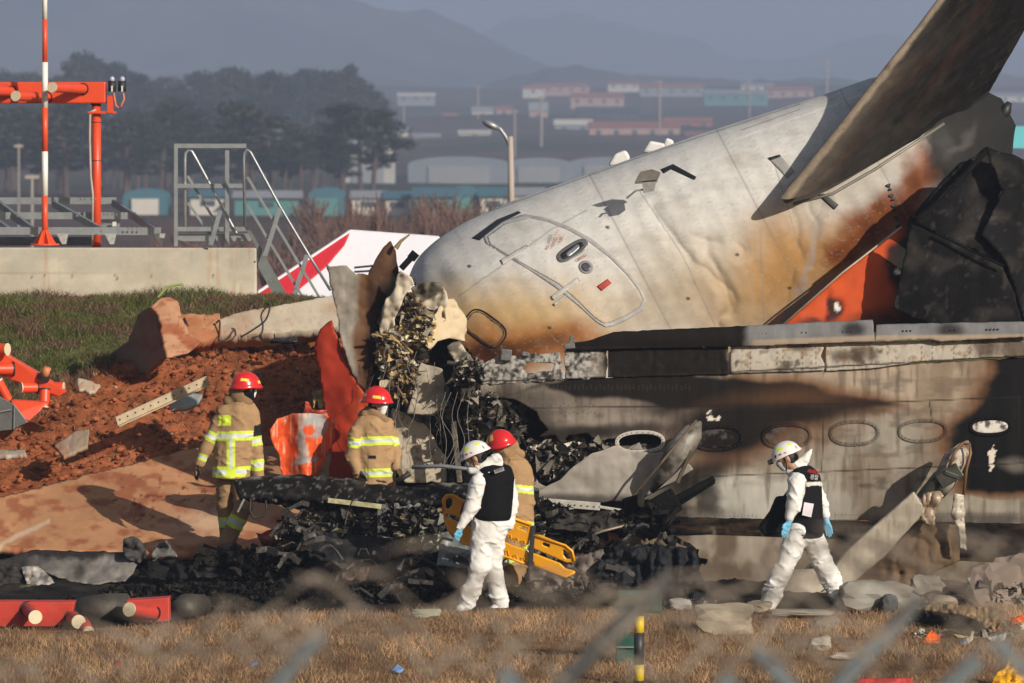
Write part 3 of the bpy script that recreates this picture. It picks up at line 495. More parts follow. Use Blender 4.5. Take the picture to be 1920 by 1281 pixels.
# ---------------- wing ----------------------------------------------------
def wing_Y(x, y):
    t = (y - 600) / 400; return 56.55 - .42 * np.clip(t, 0, 1) - .16 * np.sin(np.clip(t, 0, 1) * math.pi) - .004 * fbm(x / 30, y / 120, 0, 3, 120) * 2 - .012 * fbm(x / 160, y / 90, 0, 3, 121)
def wing_paint(x, y):
    n = fbm(x / 70, y / 45, 0, 5, 122); n2 = fbm(x / 12, y / 30, 0, 4, 123); n4 = fbm(x / 55, y / 55, 7, 4, 124); w1, w2 = x + 26 * n, y + 8 * n4
    c = np.tile([.29, .255, .205], (len(x), 1)) * (1 + .22 * n + .14 * n2)[:, None]
    c = mix(c, (.36, .27, .19), .6 * (1 - ss(770, 800, w2)) * ss(1350, 1500, w1)); c = mix(c, (.46, .44, .39), .7 * ss(885, 900, w2) * (1 - ss(1480, 1620, w1)) * ss(1300, 1340, w1))
    c = mix(c, (.30, .25, .20), .55 * (1 - ss(760, 860, w2)) * (1 - ss(1250, 1350, w1)))
    c = mix(c, (.09, .07, .05), .6 * ss(.05, .5, fbm(x / 9, y / 70, 0, 4, 125) + .25 * n)); c = mix(c, (.07, .055, .045), .5 * ss(.02, .55, fbm(x / 40, y / 14, 8, 5, 127)) * (1 - ss(880, 930, y) * ss(1300, 1350, x)))
    c = blob(c, w1, w2, 1060, 740, 150, 26, (.07, .055, .045), .6, 0, .8); c = blob(c, w1, w2, 1190, 790, 130, 40, (.16, .13, .11), .6, 0, .8); c = blob(c, w1, w2, 1060, 812, 70, 14, SOOT, .8, 0, .7); c = blob(c, w1, w2, 1200, 858, 50, 20, (.40, .36, .31), .6, 0, .8); c = blob(c, w1, w2, 1345, 862, 70, 20, BRN, .7, -10, .8)
    c = mix(c, (.045, .036, .030), .75 * ss(.0, .5, fbm(x / 34, y / 60, 3, 5, 126) + .25 * n2) * (1 - ss(1290, 1420, x)))
    for cx_, cy_, rx_, ry_ in ((930, 745, 60, 18), (1010, 800, 40, 50), (1040, 815, 90, 16), (1110, 812, 60, 12), (1200, 806, 70, 10), (1260, 770, 50, 14)): c = blob(c, w1, w2, cx_, cy_, rx_, ry_, (.020, .016, .013), .85, 0, .8)
    c = mix(c, (.13, .085, .05), .5 * ss(.0, .4, fbm(x / 60, y / 90, 9, 4, 131)) * ss(1450, 1560, x))
    # long soot band under the leading edge
    top = np.interp(w1, [900, 1010, 1080, 1250, 1340, 1500, 1620, 1700], [760, 716, 700, 698, 704, 722, 748, 765]); bot = np.interp(w1, [900, 1010, 1080, 1180, 1260, 1500, 1620, 1700, 1760], [750, 722, 744, 748, 768, 770, 764, 758, 762])
    a = ss(-6, 5, w2 - top) * (1 - ss(-5, 6, w2 - bot)); c = mix(c, BRN, .8 * ss(-26, 0, w2 - top) * (1 - ss(-4, 26, w2 - bot)) * ss(1300, 1420, w1) * (1 - ss(1640, 1740, w1))); c = mix(c, SOOT, a)
    # soot lobe below the seam
    c = blob(c, w1, w2, 1430, 806, 150, 56, (.14, .065, .03), .9, -12, .7); c = blob(c, w1, w2, 1366, 806, 100, 48, SOOT, 1, -10, .35); c = blob(c, w1, w2, 1470, 776, 150, 22, SOOT, .97, -4, .6)
    c = blob(c, w1, w2, 1300, 900, 90, 26, SOOT, .9, -20, .6); c = blob(c, w1, w2, 1330, 935, 24, 34, SOOT, .85, 0, .5); c = blob(c, w1, w2, 1140, 955, 190, 26, SOOT, .9, 3, .6)
    # right hand burn
    e = np.interp(w2, [600, 700, 760, 800, 850, 900, 930, 960], [1900, 1870, 1832, 1796, 1790, 1795, 1815, 2300]); c = mix(c, BRN, .85 * ss(-60, -8, w1 - e) * (1 - ss(925, 945, w2))); c = mix(c, DK, 1. * ss(-22, 8, w1 - e) * (1 - ss(918, 930, w2)))
    c = blob(c, w1, w2, 1905, 872, 26, 12, (.16, .14, .12), .8, 0, .8)
    c = mix(c, SOOT, .5 * ss(.05, .45, fbm(x / 28, y / 14, 2, 4, 128)) * ss(888, 900, y) * (1 - ss(912, 926, y)) * ss(1520, 1560, x) * (1 - ss(1760, 1800, x)))
    c = mix(c, (.05, .04, .035), .8 * ss(0, .5, n4 + .4) * ss(955, 972, w2) * ss(1560, 1600, x))
    c = mix(c, (.62, .56, .48), ss(.28, .34, fbm(x / 11, y / 9, 0, 4, 129)) * (np.exp(-((x - 1338) / 14) ** 2 - ((y - 780) / 14) ** 2) > .4))
    c = mix(c, (.66, .60, .52), (np.exp(-((x - 1178) / 34) ** 2 - ((y - 915 + (x - 1178) * .25) / 11) ** 2) + .35 * n2 > .75).astype(float)); c = mix(c, (.64, .57, .49), (np.exp(-((x - 1860 - 6 * n2) / 9) ** 2 - ((y - 862) / 26) ** 2) + .5 * fbm(x / 6, y / 6, 0, 3, 130) > .62).astype(float))
    for ln in ([(990, 765), (1290, 762), (1600, 757), (1930, 744)], [(900, 898), (1290, 895), (1560, 884), (1930, 868)], [(1545, 760), (1541, 884)], [(1742, 752), (1748, 790)], [(1910, 745), (1912, 868)]): c = line(c, x, y, ln, 1.6, (.015, .012, .01), .9)
    for yy, a_, b_ in ((728, 905, 1300), (722, 905, 1300), (757, 990, 1120), (772, 1000, 1120), (890, 1010, 1180), (905, 1000, 1150)):
        dd = np.hypot((x - a_) % 8 - 4, y - yy - ((x // 8) % 2) * 3); c = mix(c, (.05, .04, .035), .7 * (dd < 1.5) * (x > a_) * (x < b_))
    dd = np.hypot((x % 7) - 3.5, y - 968 + .01 * (x - 1300)); return mix(c, (.08, .06, .05), .6 * (dd < 1.4))
wing = thing('crashed_aircraft_wing', 'long soot-streaked aircraft wing standing on edge, underside with oval access panels facing out', 'wing wreck', W(1420, 1120, 55.9))
def oval(cx, cy, a=47, b=22, rot=-2, n=36): return rr_poly(cx, cy, a, b, rot, n, 2.3)
ov = [(1200, 829, 44, 19), (1345, 822, 46, 22), (1475, 818, 45, 22), (1602, 812, 45, 22), (1730, 808, 44, 20), (1857, 800, 38, 16)]
torn = [(890, 748), (925, 746), (962, 748), (986, 760), (1006, 772), (1012, 788), (1028, 806), (1006, 820), (996, 846), (982, 880), (870, 880), (860, 800)]
torn2 = [(992, 822), (1040, 816), (1052, 830), (1066, 816), (1100, 812), (1122, 826), (1160, 820), (1172, 832), (1130, 862), (1100, 900), (1050, 928), (1010, 905), (985, 870)]
main = [(902, 716), (960, 714), (1100, 708), (1300, 702), (1545, 692), (1930, 670), (1960, 668), (1960, 985), (1600, 976), (1330, 974), (1100, 968), (1000, 950), (968, 900), (960, 860), (905, 850), (898, 760)]
plate('lower_skin', main, m_wing, wing_paint, 2.5, .012, depth=wing_Y, holes=[torn, torn2, oval(*ov[0][:4])], jag=1.0, parent=wing)
def opaint(i):
    def f(x, y):
        c = wing_paint(x, y); n = fbm(x / 10, y / 10, 0, 4, 140 + i)
        if i == 5: return mix(np.tile([.62, .58, .52], (len(x), 1)), (.08, .075, .07), ss(.0, .3, n) * (1 - ss(6, 16, y - 796)))
        return mix(c * .8, (.10, .09, .08), .6 * ss(-.1, .4, n))
    return f
for i, (cx, cy, a, b) in enumerate(ov):
    O = oval(cx, cy, a + 3, b + 3); I = oval(cx, cy, a - 4, b - 4)
    fr = plate('access_panel_rim', O, m_wing, (lambda x, y: np.tile([.45, .42, .37], (len(x), 1))) if i == 0 else (lambda x, y: wing_paint(x, y) * .62), 2.2, .008, depth=wing_Y, off=.012, holes=[I], parent=wing)
    if i: plate('access_panel', I, m_wing, opaint(i), 2.5, .006, depth=wing_Y, off=-.022 if i in (3, 4) else .004, parent=wing)
    sc = MB()
    for t_ in np.linspace(0, 2 * math.pi, 26, endpoint=False):
        p = oval(cx, cy, a - .5, b - .5, n=4)[0]; x_ = cx + (a - .5) * math.cos(t_); y_ = cy + (b - .5) * math.sin(t_); V, Fc = lump(W(x_, y_, float(wing_Y(x_, y_)) - .02), .006, (1, 1, 1), 1, 0, 0); sc.add(V, Fc)
    sc.build('rim_screws', m_dark, fr)
# leading edge band and the slat strip above it, split where the skin cracked
def band_paint(x, y):
    n = fbm(x / 22, y / 22, 0, 5, 150); n2 = fbm(x / 8, y / 8, 0, 4, 151); w1 = x + 14 * n; c = np.tile([.40, .36, .30], (len(x), 1)) * (1 + .14 * n2)[:, None]
    c = mix(c, (.20, .12, .06), .7 * ss(.1, .4, n2)); c = mix(c, (.05, .04, .03), .8 * ss(.25, .5, n)); c = mix(c, SOOT, ss(1110, 1140, w1) * (1 - ss(1362, 1380, w1))); cr = np.tile([.36, .34, .31], (len(x), 1)); m = (1 - ss(1100, 1130, w1))[:, None]
    cr = mix(cr, (.03, .025, .022), ss(-.38, .42, fbm(x / 5, y / 5, 0, 5, 152) + .5 * fbm(x / 18, y / 12, 0, 3, 153)) ** .8); c = c * (1 - m) + cr * m
    for cx, cy, rx, ry in ((1580, 668, 22, 12), (1612, 664, 14, 16), (1636, 664, 10, 12), (1850, 648, 26, 26), (1500, 652, 24, 8), (1905, 655, 30, 30)): c = blob(c, x + 6 * n, y + 6 * n2, cx, cy, rx, ry, (.07, .045, .03), .85, 0, .6)
    for xx in (1408, 1457, 1505, 1530, 1727, 1748, 1788, 1818, 1842): c = mix(c, (.06, .045, .03), .7 * ((np.abs(x - xx) < 1.6) & ((y // 5) % 2 < 1)))
    return line(c, x, y, [(900, 716), (1300, 702), (1930, 668)], 2.5, (.02, .015, .01), 1)
def bandY(x, y): return wing_Y(x, y) - .035 - .02 * np.sin((y - 640) / 60 * 3.1)
for k, Pq in enumerate(([(890, 688), (918, 676), (950, 668), (1050, 662), (1056, 700), (1054, 713), (960, 719), (905, 722), (898, 702)], [(1058, 658), (1120, 650), (1138, 655), (1136, 708), (1060, 712)], [(1140, 656), (1365, 650), (1368, 702), (1140, 708)], [(1370, 648), (1522, 638), (1545, 652), (1538, 668), (1546, 682), (1545, 695), (1370, 700)], [(1548, 644), (1730, 640), (1860, 634), (1930, 626), (1930, 668), (1730, 678), (1640, 690), (1549, 696)])):
    hl = [[(978, 692), (990, 680), (1040, 682), (1036, 696), (996, 700)]] if k == 0 else ()
    plate('leading_edge_panel', Pq, m_wing, band_paint, 2.5, .02, depth=bandY, jag=1.3 if k < 2 else .4, holes=hl, parent=wing, crum=.03 if k < 2 else .008, cs=16)
def slat_paint(x, y):
    n = fbm(x / 30, y / 30, 0, 5, 155); c = np.tile([.17, .168, .17], (len(x), 1)) * (1 + .25 * n + .12 * fbm(x / 6, y / 20, 0, 3, 156))[:, None]; c = mix(c, SOOT, 1. * (1 - ss(1390, 1412, x + 10 * n))); c = blob(c, x + 8 * n, y, 1602, 620, 22, 12, SOOT, .85, 0, .6); c = blob(c, x + 8 * n, y, 1780, 622, 26, 14, SOOT, .85, 0, .6)
    c = mix(c, (.36, .28, .20), .85 * ss(-14, -10, y - np.interp(x, [1060, 1400, 1640, 1930], [656, 650, 642, 640])) * ss(1400, 1420, x)); return c
def slatY(x, y): return wing_Y(x, y) - .10 - .05 * np.sin(np.clip((y - 600) / 50, 0, 1) * math.pi)
for Pq in ([(1058, 646), (1100, 640), (1150, 624), (1400, 614), (1520, 608), (1636, 603), (1640, 640), (1520, 644), (1300, 652), (1062, 658)], [(1643, 612), (1700, 610), (1930, 606), (1930, 632), (1760, 640), (1740, 636), (1640, 640)]):
    sp = plate('slat', Pq, m_wing, slat_paint, 2.5, .06, depth=slatY, jag=.4, parent=wing)
    hs = MB()
    for xx in (1414, 1421, 1429, 1436, 1503, 1511, 1580, 1588, 1595, 1693, 1700, 1707, 1782, 1790, 1850, 1857, 1864, 1871):
        if (xx < 1640) == (Pq[0][0] < 1200): V, Fc = lump(W(xx, 626 - (xx - 1414) * .018, float(slatY(xx, 622.)) - .035), .013, (1, .6, 1), 1, 0, 0); hs.add(V, Fc)
    hs.build('drain_holes', m_dark, sp)
# stub fittings on the front corner
mbk = M('bracket', (.14, .14, .14), .6, .3, .4, 12, .6, 30)
for a_, b_, w_, h_ in (((948, 676), (950, 655), .12, .12), ((985, 668), (986, 660), .08, .08), ((1068, 650), (1074, 630), .03, .05), ((1058, 650), (1078, 648), .05, .06)): st = MB(); st.beam(W(*a_, 56.3), W(*b_, 56.3), w_, h_); st.build('broken_bracket', mbk, wing, bevel=.01)
# inside the torn skin: spars, ribs, ducts
plate('interior_web', [(850, 735, 56.75), (1260, 730, 56.75), (1260, 980, 56.6), (840, 980, 56.6)], m_burn, lambda x, y: np.tile(DK, (len(x), 1)) * 1.2, 5, .02, crum=.10, cs=40, parent=wing)  # near-black sheet added so the torn holes read as deep shade
ib = MB()
for a, b, w_, h_ in (((944, 750), (938, 800), .09, .1), ((905, 745), (902, 900), .04, .05), ((870, 790), (930, 775), .04, .10), ((1000, 850), (1240, 838), .05, .06), ((995, 872), (1230, 855), .05, .04), ((1010, 830), (1000, 900), .06, .08), ((1050, 860), (1130, 846), .12, .03), ((850, 790), (862, 905), .05, .06), ((1160, 845), (1215, 832), .1, .03), ((1010, 905), (1080, 890), .2, .02)):
    ib.beam(W(*a, 56.35), W(*b, 56.35), w_, h_)
ib.build('rib_and_spar_ends', M('rib metal', (.16, .13, .10), .6, .3, .5, 8, .6, 25, c2=(.02, .018, .015), s2=5), wing, bevel=.006)
crumple_pile('shredded_structure', [(1040, 860, 60, 34, 56.3, 2), (930, 800, 60, 50, 56.4, 1), (880, 700, 30, 26, 56.4, 1), (1090, 845, 90, 18, 56.3, 1.4), (900, 745, 34, 12, 56.3, .5)], m_scrap, wing, 1300, .035, [(.30, .26, .21), (.12, .10, .08), (.03, .026, .022), (.40, .36, .30), (.05, .04, .03), (.02, .02, .02)], kind='stuff')
def hull(x, y):
    n = fbm(x / 40, y / 30, 0, 4, 158); return mix(np.tile([.30, .27, .235], (len(x), 1)) * (1 + .35 * n)[:, None], (.03, .025, .022), .8 * ss(920, 936, y + 10 * n))
plate('bulged_skin', [(1000, 925, 55.9), (1050, 900, 55.9), (1075, 875, 55.85), (1110, 850, 55.85), (1160, 834, 55.85), (1180, 846, 55.9), (1230, 850, 55.95), (1270, 845, 56), (1300, 880, 56), (1270, 900, 56), (1200, 935, 55.9), (1100, 945, 55.85), (1010, 945, 55.85)], m_wing, hull, 3, .012, crum=.05, cs=60, jag=.6, ridge=False, parent=wing)
# spar flange strip with bolt holes
sf = MB(); sf.beam(W(1000, 940, 55.6), W(1125, 950, 55.6), .03, .085); sf.beam(W(1122, 950, 55.6), W(1195, 962, 55.6), .03, .03); sf.beam(W(1072, 950, 55.6), W(1068, 974, 55.6), .03, .05)
sf.build('spar_flange', M('pale alloy', (.50, .47, .41), .5, .3, .2, 12), wing, bevel=.004); bh = MB()
for xx in range(1006, 1120, 12): V, Fc = lump(W(xx, 941 + (xx - 1000) * .08, 55.575), .009, (1, .6, 1), 1, 0, 0); bh.add(V, Fc)
bh.build('bolts', m_dark, wing)
# bottom: dark gap beam and the flap hanging below it
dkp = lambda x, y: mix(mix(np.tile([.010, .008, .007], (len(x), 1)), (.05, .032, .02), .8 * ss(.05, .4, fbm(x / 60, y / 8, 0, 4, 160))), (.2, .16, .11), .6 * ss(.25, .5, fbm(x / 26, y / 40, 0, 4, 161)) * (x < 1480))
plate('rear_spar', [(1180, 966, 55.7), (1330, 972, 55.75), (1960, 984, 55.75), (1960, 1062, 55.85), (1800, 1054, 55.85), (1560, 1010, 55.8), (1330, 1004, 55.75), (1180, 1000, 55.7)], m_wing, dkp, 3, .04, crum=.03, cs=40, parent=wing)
def flap_paint(x, y):
    n = fbm(x / 50, y / 50, 0, 5, 162); c = np.tile([.24, .205, .16], (len(x), 1)) * (1 + .3 * n + .12 * fbm(x / 8, y / 30, 0, 4, 163))[:, None]; c = mix(c, (.09, .06, .036), .85 * ss(-.2, .3, fbm(x / 40, y / 60, 4, 4, 164))); c = blob(c, x + 20 * n, y + 10 * n, 1660, 1040, 160, 50, (.07, .045, .025), .85, 0, .6)
    return line(c, x, y, [(1318, 1094), (1420, 1108)], 2.5, (.03, .02, .015), .9)
plate('flap', [(1160, 1010, 55.6), (1330, 1004, 55.65), (1560, 1012, 55.7), (1790, 1052, 55.75), (1960, 1062, 55.75), (1960, 1160, 55.3), (1700, 1160, 55.3), (1500, 1146, 55.3), (1200, 1150, 55.25)], m_wing, flap_paint, 3, .03, crum=.04, cs=90, ridge=False, parent=wing)
ft = MB()
# flap track fairings: long canoe shapes and the jammed track
def canoe(pts, r, sq=.5, n=14):
    b = MB(); b.tube(pts, r, n); return b
c1 = canoe([W(1222, 922, 55.75), W(1245, 885, 55.65), (W(1275, 845, 55.6)), W(1298, 812, 55.62), W(1313, 792, 55.8)], [.03, .10, .15, .12, .02]); c1.build('track_fairing', M('fairing paint', (.20, .18, .15), .5, 0, .5, 7, .3, 30, c2=(.05, .04, .03), s2=4), wing, smooth=True)
ln = MB(); ln.tube([W(1188, 930, 55.5), W(1240, 868, 55.45), W(1306, 788, 55.55)], .015, 6); ln.tube([W(1270, 905, 55.5), W(1296, 845, 55.5)], .022, 6); ln.build('fairing_edge_strip', M('strip3', (.12, .09, .06), .5, .4), wing)
c2 = canoe([W(1760, 930, 55.6), W(1772, 900, 55.55), W(1790, 862, 55.5), W(1806, 842, 55.6), W(1814, 828, 55.7)], [.06, .13, .13, .08, .02]); c2.build('track_fairing', M('fairing beige', (.42, .37, .29), .5, 0, .4, 7, .3, 30, c2=(.10, .05, .03), s2=6), wing, smooth=True)
rim = MB(); rim.tube([W(1778, 880, 55.35), W(1790, 848, 55.32), W(1804, 832, 55.4), (W(1818, 832, 55.4)), W(1820, 850, 55.35), W(1812, 880, 55.35), W(1806, 935, 55.4)], .017, 7); rim.build('fairing_rim', M('rust rim', (.22, .11, .05), .5, .3), wing, smooth=True)
j = MB(); j.tube([W(1728, 935, 55.3), W(1760, 895, 55.25), W(1778, 878, 55.25)], [.07, .075, .06], 10); j.beam(W(1760, 905, 55.2), W(1800, 880, 55.2), .12, .16); j.beam(W(1770, 885, 55.15), W(1796, 895, 55.15), .05, .05); j.build('jack_screw', M('jack', (.055, .055, .045), .45, .4, .4, 10), wing, bevel=.01)
def fp(x, y):
    n = fbm(x / 7, y / 60, 0, 4, 170); c = np.tile([.36, .31, .24], (len(x), 1)) * (1 + .16 * n)[:, None]; u = (y - 925) * .73 + (x - 1715) * .68; return mix(c, (.22, .17, .12), .7 * ss(.05, .4, fbm(x / 5, y / 40, 3, 4, 171)) * (1 - ss(10, 60, u)))
plate('flap_fairing_beam', [(1712, 922, 54.9), (1728, 945, 54.9), (1730, 962, 54.9), (1660, 1040, 54.85), (1590, 1100, 54.8), (1562, 1092, 54.8), (1560, 1068, 54.8), (1580, 1040, 54.8), (1640, 985, 54.85)], M('fairing skin', None, .5, 0, .1, 6, .15, 30), fp, 3, .10, crum=.01, parent=wing)
plate('broken_duct', [(1730, 930, 55.0), (1762, 922, 55), (1770, 930, 54.95), (1755, 950, 54.95), (1752, 985, 54.9), (1735, 982, 54.9), (1722, 965, 54.95)], M('duct skin', None, .45, .1, .3, 8), lambda x, y: np.tile([.34, .25, .17], (len(x), 1)), 2.5, .06, crum=.09, cs=26, jag=.8, parent=wing)
plate('torn_strut', [(1790, 925, 54.95), (1806, 928, 54.95), (1808, 980, 54.9), (1812, 1032, 54.9), (1800, 1028, 54.9), (1796, 990, 54.9), (1784, 965, 54.95)], M('strut skin', None, .5, .1, .3, 8), lambda x, y: np.tile([.45, .40, .32], (len(x), 1)), 2.5, .03, crum=.06, cs=26, jag=.8, parent=wing)
plate('brown_web', [(1600, 1090, 55.1), (1725, 975, 55.1), (1800, 985, 55.1), (1800, 1050, 55.1), (1700, 1100, 55.0), (1640, 1130, 55)], m_wing, lambda x, y: np.tile([.13, .085, .05], (len(x), 1)) * (1 + .4 * fbm(x / 20, y / 20, 0, 4, 172))[:, None], 4, .02, crum=.1, cs=50, jag=1, parent=wing)
en = MB(); en.tube([W(1440, 1128, 54.6), W(1500, 1112, 54.7), W(1540, 1100, 54.8)], [.16, .26, .20], 20); en.build('flap_end_cap', M('cap', (.36, .31, .24), .5, 0, .25, 5, .15, 30), wing, smooth=True)
# charred hinge arm thrown against the wing
arm = thing('charred_hinge_arm', 'charred black arm of twisted fittings thrown against the middle of the wing', 'wreckage', W(1240, 990, 55.2)); b = MB()
for a_, b_, w_, h_ in (((1180, 985), (1270, 935), .16, .26), ((1240, 950), (1340, 897), .08, .07), ((1250, 960), (1340, 902), .05, .05), ((1170, 950), (1240, 960), .22, .2), ((1160, 1000), (1215, 985), .2, .12), ((1185, 930), (1205, 1000), .08, .2), ((1130, 990), (1190, 1000), .18, .06)): b.beam(W(*a_, 55.25 + rng.normal(0, .04)), W(*b_, 55.2), w_, h_)
b.build('arm', m_char, arm, bevel=.02)
crumple_pile('charred_bits', [(1215, 975, 60, 30, 55.15)], m_burn, arm, 160, .04, [(.006, .0055, .005), (.02, .018, .016), (.01, .009, .008)], kind='stuff')
# ================================================================ LEFT SIDE
m_org = M('orange-red antenna paint', (.72, .070, .018), .4, 0, .07, 4, .08, 30, c2=(.40, .06, .03), s2=7, lo=.66, hi=.8)
m_red2 = M('dusty red beam paint', (.48, .045, .028), .5, 0, .2, 5, .2, 30, c2=(.30, .12, .07), s2=6, lo=.6, hi=.8)
m_cap = M('cream plastic cap', (.72, .62, .42), .5, 0, .1, 20, .1)
m_rub = M('black rubber', (.015, .015, .016), .6)
def cpaint(x, y):
    n = fbm(x / 50, y / 26, 0, 5, 200); n2 = fbm(x / 9, y / 9, 0, 4, 201); c = np.tile([.50, .44, .345], (len(x), 1)) * (1 + .08 * n2)[:, None]
    up = 1 - ss(505, 512, y + 3 * n); c = mix(c, (.46, .425, .345), .8 * up * ss(-.3, .2, n)); c = mix(c, (.62, .55, .43), .5 * ss(0, .5, -n)); 
    c = mix(c, (.42, .24, .12), .55 * ss(.12, .45, fbm(x / 7, y / 160, 0, 4, 202)) * ss(-.1, .4, fbm(x / 90, 0, 0, 2, 203))); c = line(c, x, y, [(-200, 512), (500, 510)], 1.5, (.36, .31, .24), .8)
    for xx, yy in ((85, 517), (137, 518), (215, 516), (220, 522), (285, 518), (60, 520), (400, 517), (430, 520)): c = blob(c, x, y, xx, yy, 1.5, 3, (.2, .12, .07), .9, 0, .5)
    return line(c, x, y, [(360, 470), (358, 515)], 1.2, (.36, .32, .26), .6)
Yw = 69.2
wt = thing('concrete_wall', 'cream concrete wall block with rust streaks on top of the grassy bank', 'wall', W(150, 590, Yw))
plate('wall_face', [(-260, 464, Yw), (481, 465, Yw), (482, 590, Yw), (482, 640, Yw), (-260, 640, Yw)], m_conc, cpaint, 4, .12, parent=wt)
b = MB(); b.box(W(-260, 640, Yw + .07), W(481, 465.5, Yw + 1.6)); b.build('wall_core', M('concrete plain', (.50, .43, .33), .9, 0, .15, 3, .4, 30), wt)
# orange marker pole on a flared foot
YP = 69.9
mp = thing('marker_pole', 'tall thin pole banded red and white, flared orange foot on the concrete wall', 'pole', W(84, 462, YP)); rr_ = .034
m_r = M('pole red', (.72, .085, .025), .4, 0, .06); m_w = M('pole white', (.80, .78, .72), .4, 0, .06)
for a, b_, m_, nm in ((-300, -160, m_w, 'white_band'), (-160, -40, m_r, 'red_band'), (-40, 36, m_w, 'white_band'), (36, 117, m_r, 'red_band'), (117, 202, m_w, 'white_band'), (202, 284, m_r, 'red_band'), (284, 367, m_w, 'white_band'), (367, 440, m_r, 'red_band')):
    b = MB(); k = 1 + .25 * (a > 100) ; b.tube([W(84, a, YP), W(84, b_, YP)], rr_ * k, 12); b.build(nm, m_, mp, smooth=True)
b = MB(); c0 = W(84, 457, YP); t0 = W(84, 432, YP)
for q_ in range(6):
    a = q_ * math.pi / 3; d = np.array([math.cos(a), math.sin(a), 0]); b.prism([c0, c0 + d * .155, t0 + d * .045, t0], np.cross(d, [0, 0, .012]))
b.tube([c0, t0], .045, 12); b.tube([W(84, 459.5, YP), W(84, 457, YP)], .2, 20); b.build('flared_foot', m_r, mp)
# localizer antenna: thick horizontal beam on a post, round stubs towards the viewer
def stub(parent, p, d, L, r, capm=m_cap, mat=m_org):
    p = np.array(p, float); d = np.array(d, float); d /= np.linalg.norm(d); b = MB(); b.tube([p, p + d * L], r, 20); s_ = b.build('tube_element', mat, parent, smooth=True)
    s_.modifiers.new('e', 'EDGE_SPLIT'); b = MB(); b.tube([p + d * (L + .001), p + d * (L + .012)], r * 1.06, 20); b.build('end_cap', capm, s_)
    b = MB(); b.tube([p + d * .0, p + d * .012], r * 1.25, 20); b.build('rubber_seal', m_rub, s_)
Ya = 70.6; an = thing('localizer_antenna', 'orange-red horizontal antenna beam with round tubes, on a post behind the striped pole', 'antenna', W(180, 460, Ya))
b = MB(); lo = W(-300, 194, Ya - .14); hi = W(201, 154, Ya + .14); b.box(lo, hi); b.build('beam', m_org, an, bevel=.02)
b = MB(); b.tube([W(181, 480, Ya), W(181, 196, Ya)], .062, 16); b.build('post', m_org, an, smooth=True)
b = MB(); b.tube([W(180, 198, Ya), W(180, 190, Ya)], .07, 14); b.build('post_collar', m_rub, an); b = MB(); b.tube([W(181, 230, Ya), W(181, 228.6, Ya)], .066, 14); b.tube([W(181, 302, Ya), W(181, 300.5, Ya)], .066, 14); b.build('joint_line', m_rub, an)
for xx, yy in ((156, 167), (88, 183), (22, 172), (-60, 180)): stub(an, W(xx, yy, Ya - .15), (-.36, -.93, .02), .95, .067)
b = MB(); b.beam(W(165, 211, Ya - .1), W(218, 211, Ya - .1), .06, .03); b.beam(W(207, 180, Ya - .1), W(207, 212, Ya - .1), .08, .09, (0, 1, 0)); b.build('lamp_bracket', m_org, an)
for xx in (210, 229):
    b = MB(); b.tube([W(xx, 172, Ya - .15), W(xx, 152, Ya - .15)], .055, 12); l = b.build('obstruction_lamp', m_rub, an, smooth=True)
    V, Fc = lump(W(xx, 149, Ya - .15), .038, (1, 1, 1.2), 2, 0, 0); gl = MB(); gl.add(V, Fc); gl.build('glass_dome', M('dome glass', (.55, .58, .7), .08, .3, 0, 3, 0), l, smooth=True)
    b = MB(); b.beam(W(xx, 172, Ya - .21), W(xx, 161, Ya - .21), .02, .012, (0, 1, 0)); b.build('lamp_label', m_white, l)
m_pink = M('pink conduit', (.62, .20, .13), .5)
for x0 in (213, 231): b = MB(); b.tube([W(x0, 174, Ya - .15), W(x0 + 2, 186, Ya - .15), W(x0 + 4 - (x0 > 220) * 8, 198, Ya - .15), W(x0 + 10 - (x0 > 220) * 16, 203, Ya - .12)], .013, 6); b.build('conduit', m_pink, an, smooth=True)
b = MB(); b.tube([W(180, 206, Ya - .08), W(169, 210, Ya - .1), W(168, 260, Ya - .1), W(170, 330, Ya - .1), W(174, 366, Ya - .1), W(173, 460, Ya - .1)], .017, 6); b.build('cable', M('grey cable', (.42, .36, .32), .6), an, smooth=True)
# walkway frame of galvanised angle bars
wk = thing('steel_walkway_frame', 'low galvanised steel frame of angle bars lying along the top of the wall', 'steel frame', W(120, 460, 70)); 
def ang(a, b_, Y0, Y1=None, w_=.09, parent=wk, name='angle_bar', mat=m_steel):
    Y1 = Y1 or Y0; p, q_ = W(*a, Y0), W(*b_, Y1); b = MB(); b.beam(p, q_, .012, w_); 
    b.beam(p + [0, .045, w_ / 2], q_ + [0, .045, w_ / 2], .09, .008); return b.build(name, mat, parent)
ang((-250, 377), (218, 377), 71.2); ang((-250, 405), (255, 405), 70.7); ang((-250, 433), (302, 434), 70.1, w_=.1)
for a, b_ in (((-60, 380), (20, 434)), ((-5, 380), (62, 432)), ((100, 382), (190, 432)), ((212, 380), (290, 432)), ((25, 406), (62, 432))): b = MB(); b.beam(W(*a, 71.1), W(*b_, 70.2), .05, .09); b.build('cross_bar', m_steel, wk)
b = MB(); b.beam(W(-200, 452, 71.5), W(190, 452, 71.5), .3, .12); b.build('cable_tray', M('tray', (.16, .17, .19), .5, .5, .3, 10), wk); b = MB(); b.beam(W(190, 418, 71.4), W(225, 418, 71.4), .02, .2); b.build('junction_plate', m_steel, wk); b = MB(); b.beam(W(211, 420, 71.3), W(218, 420, 71.3), .02, .06); b.build('plate_label', m_white, wk)
for x0 in (118, 208, 300):
    b = MB(); b.prism([W(x0 - 12, 438, 70), W(x0 + 10, 438, 70), W(x0 + 6, 458, 70), W(x0 - 2, 458, 70)], (0, .02, 0)); b.build('foot_bracket', M('bracket pale', (.45, .46, .44), .5, .5, .3, 20), wk)
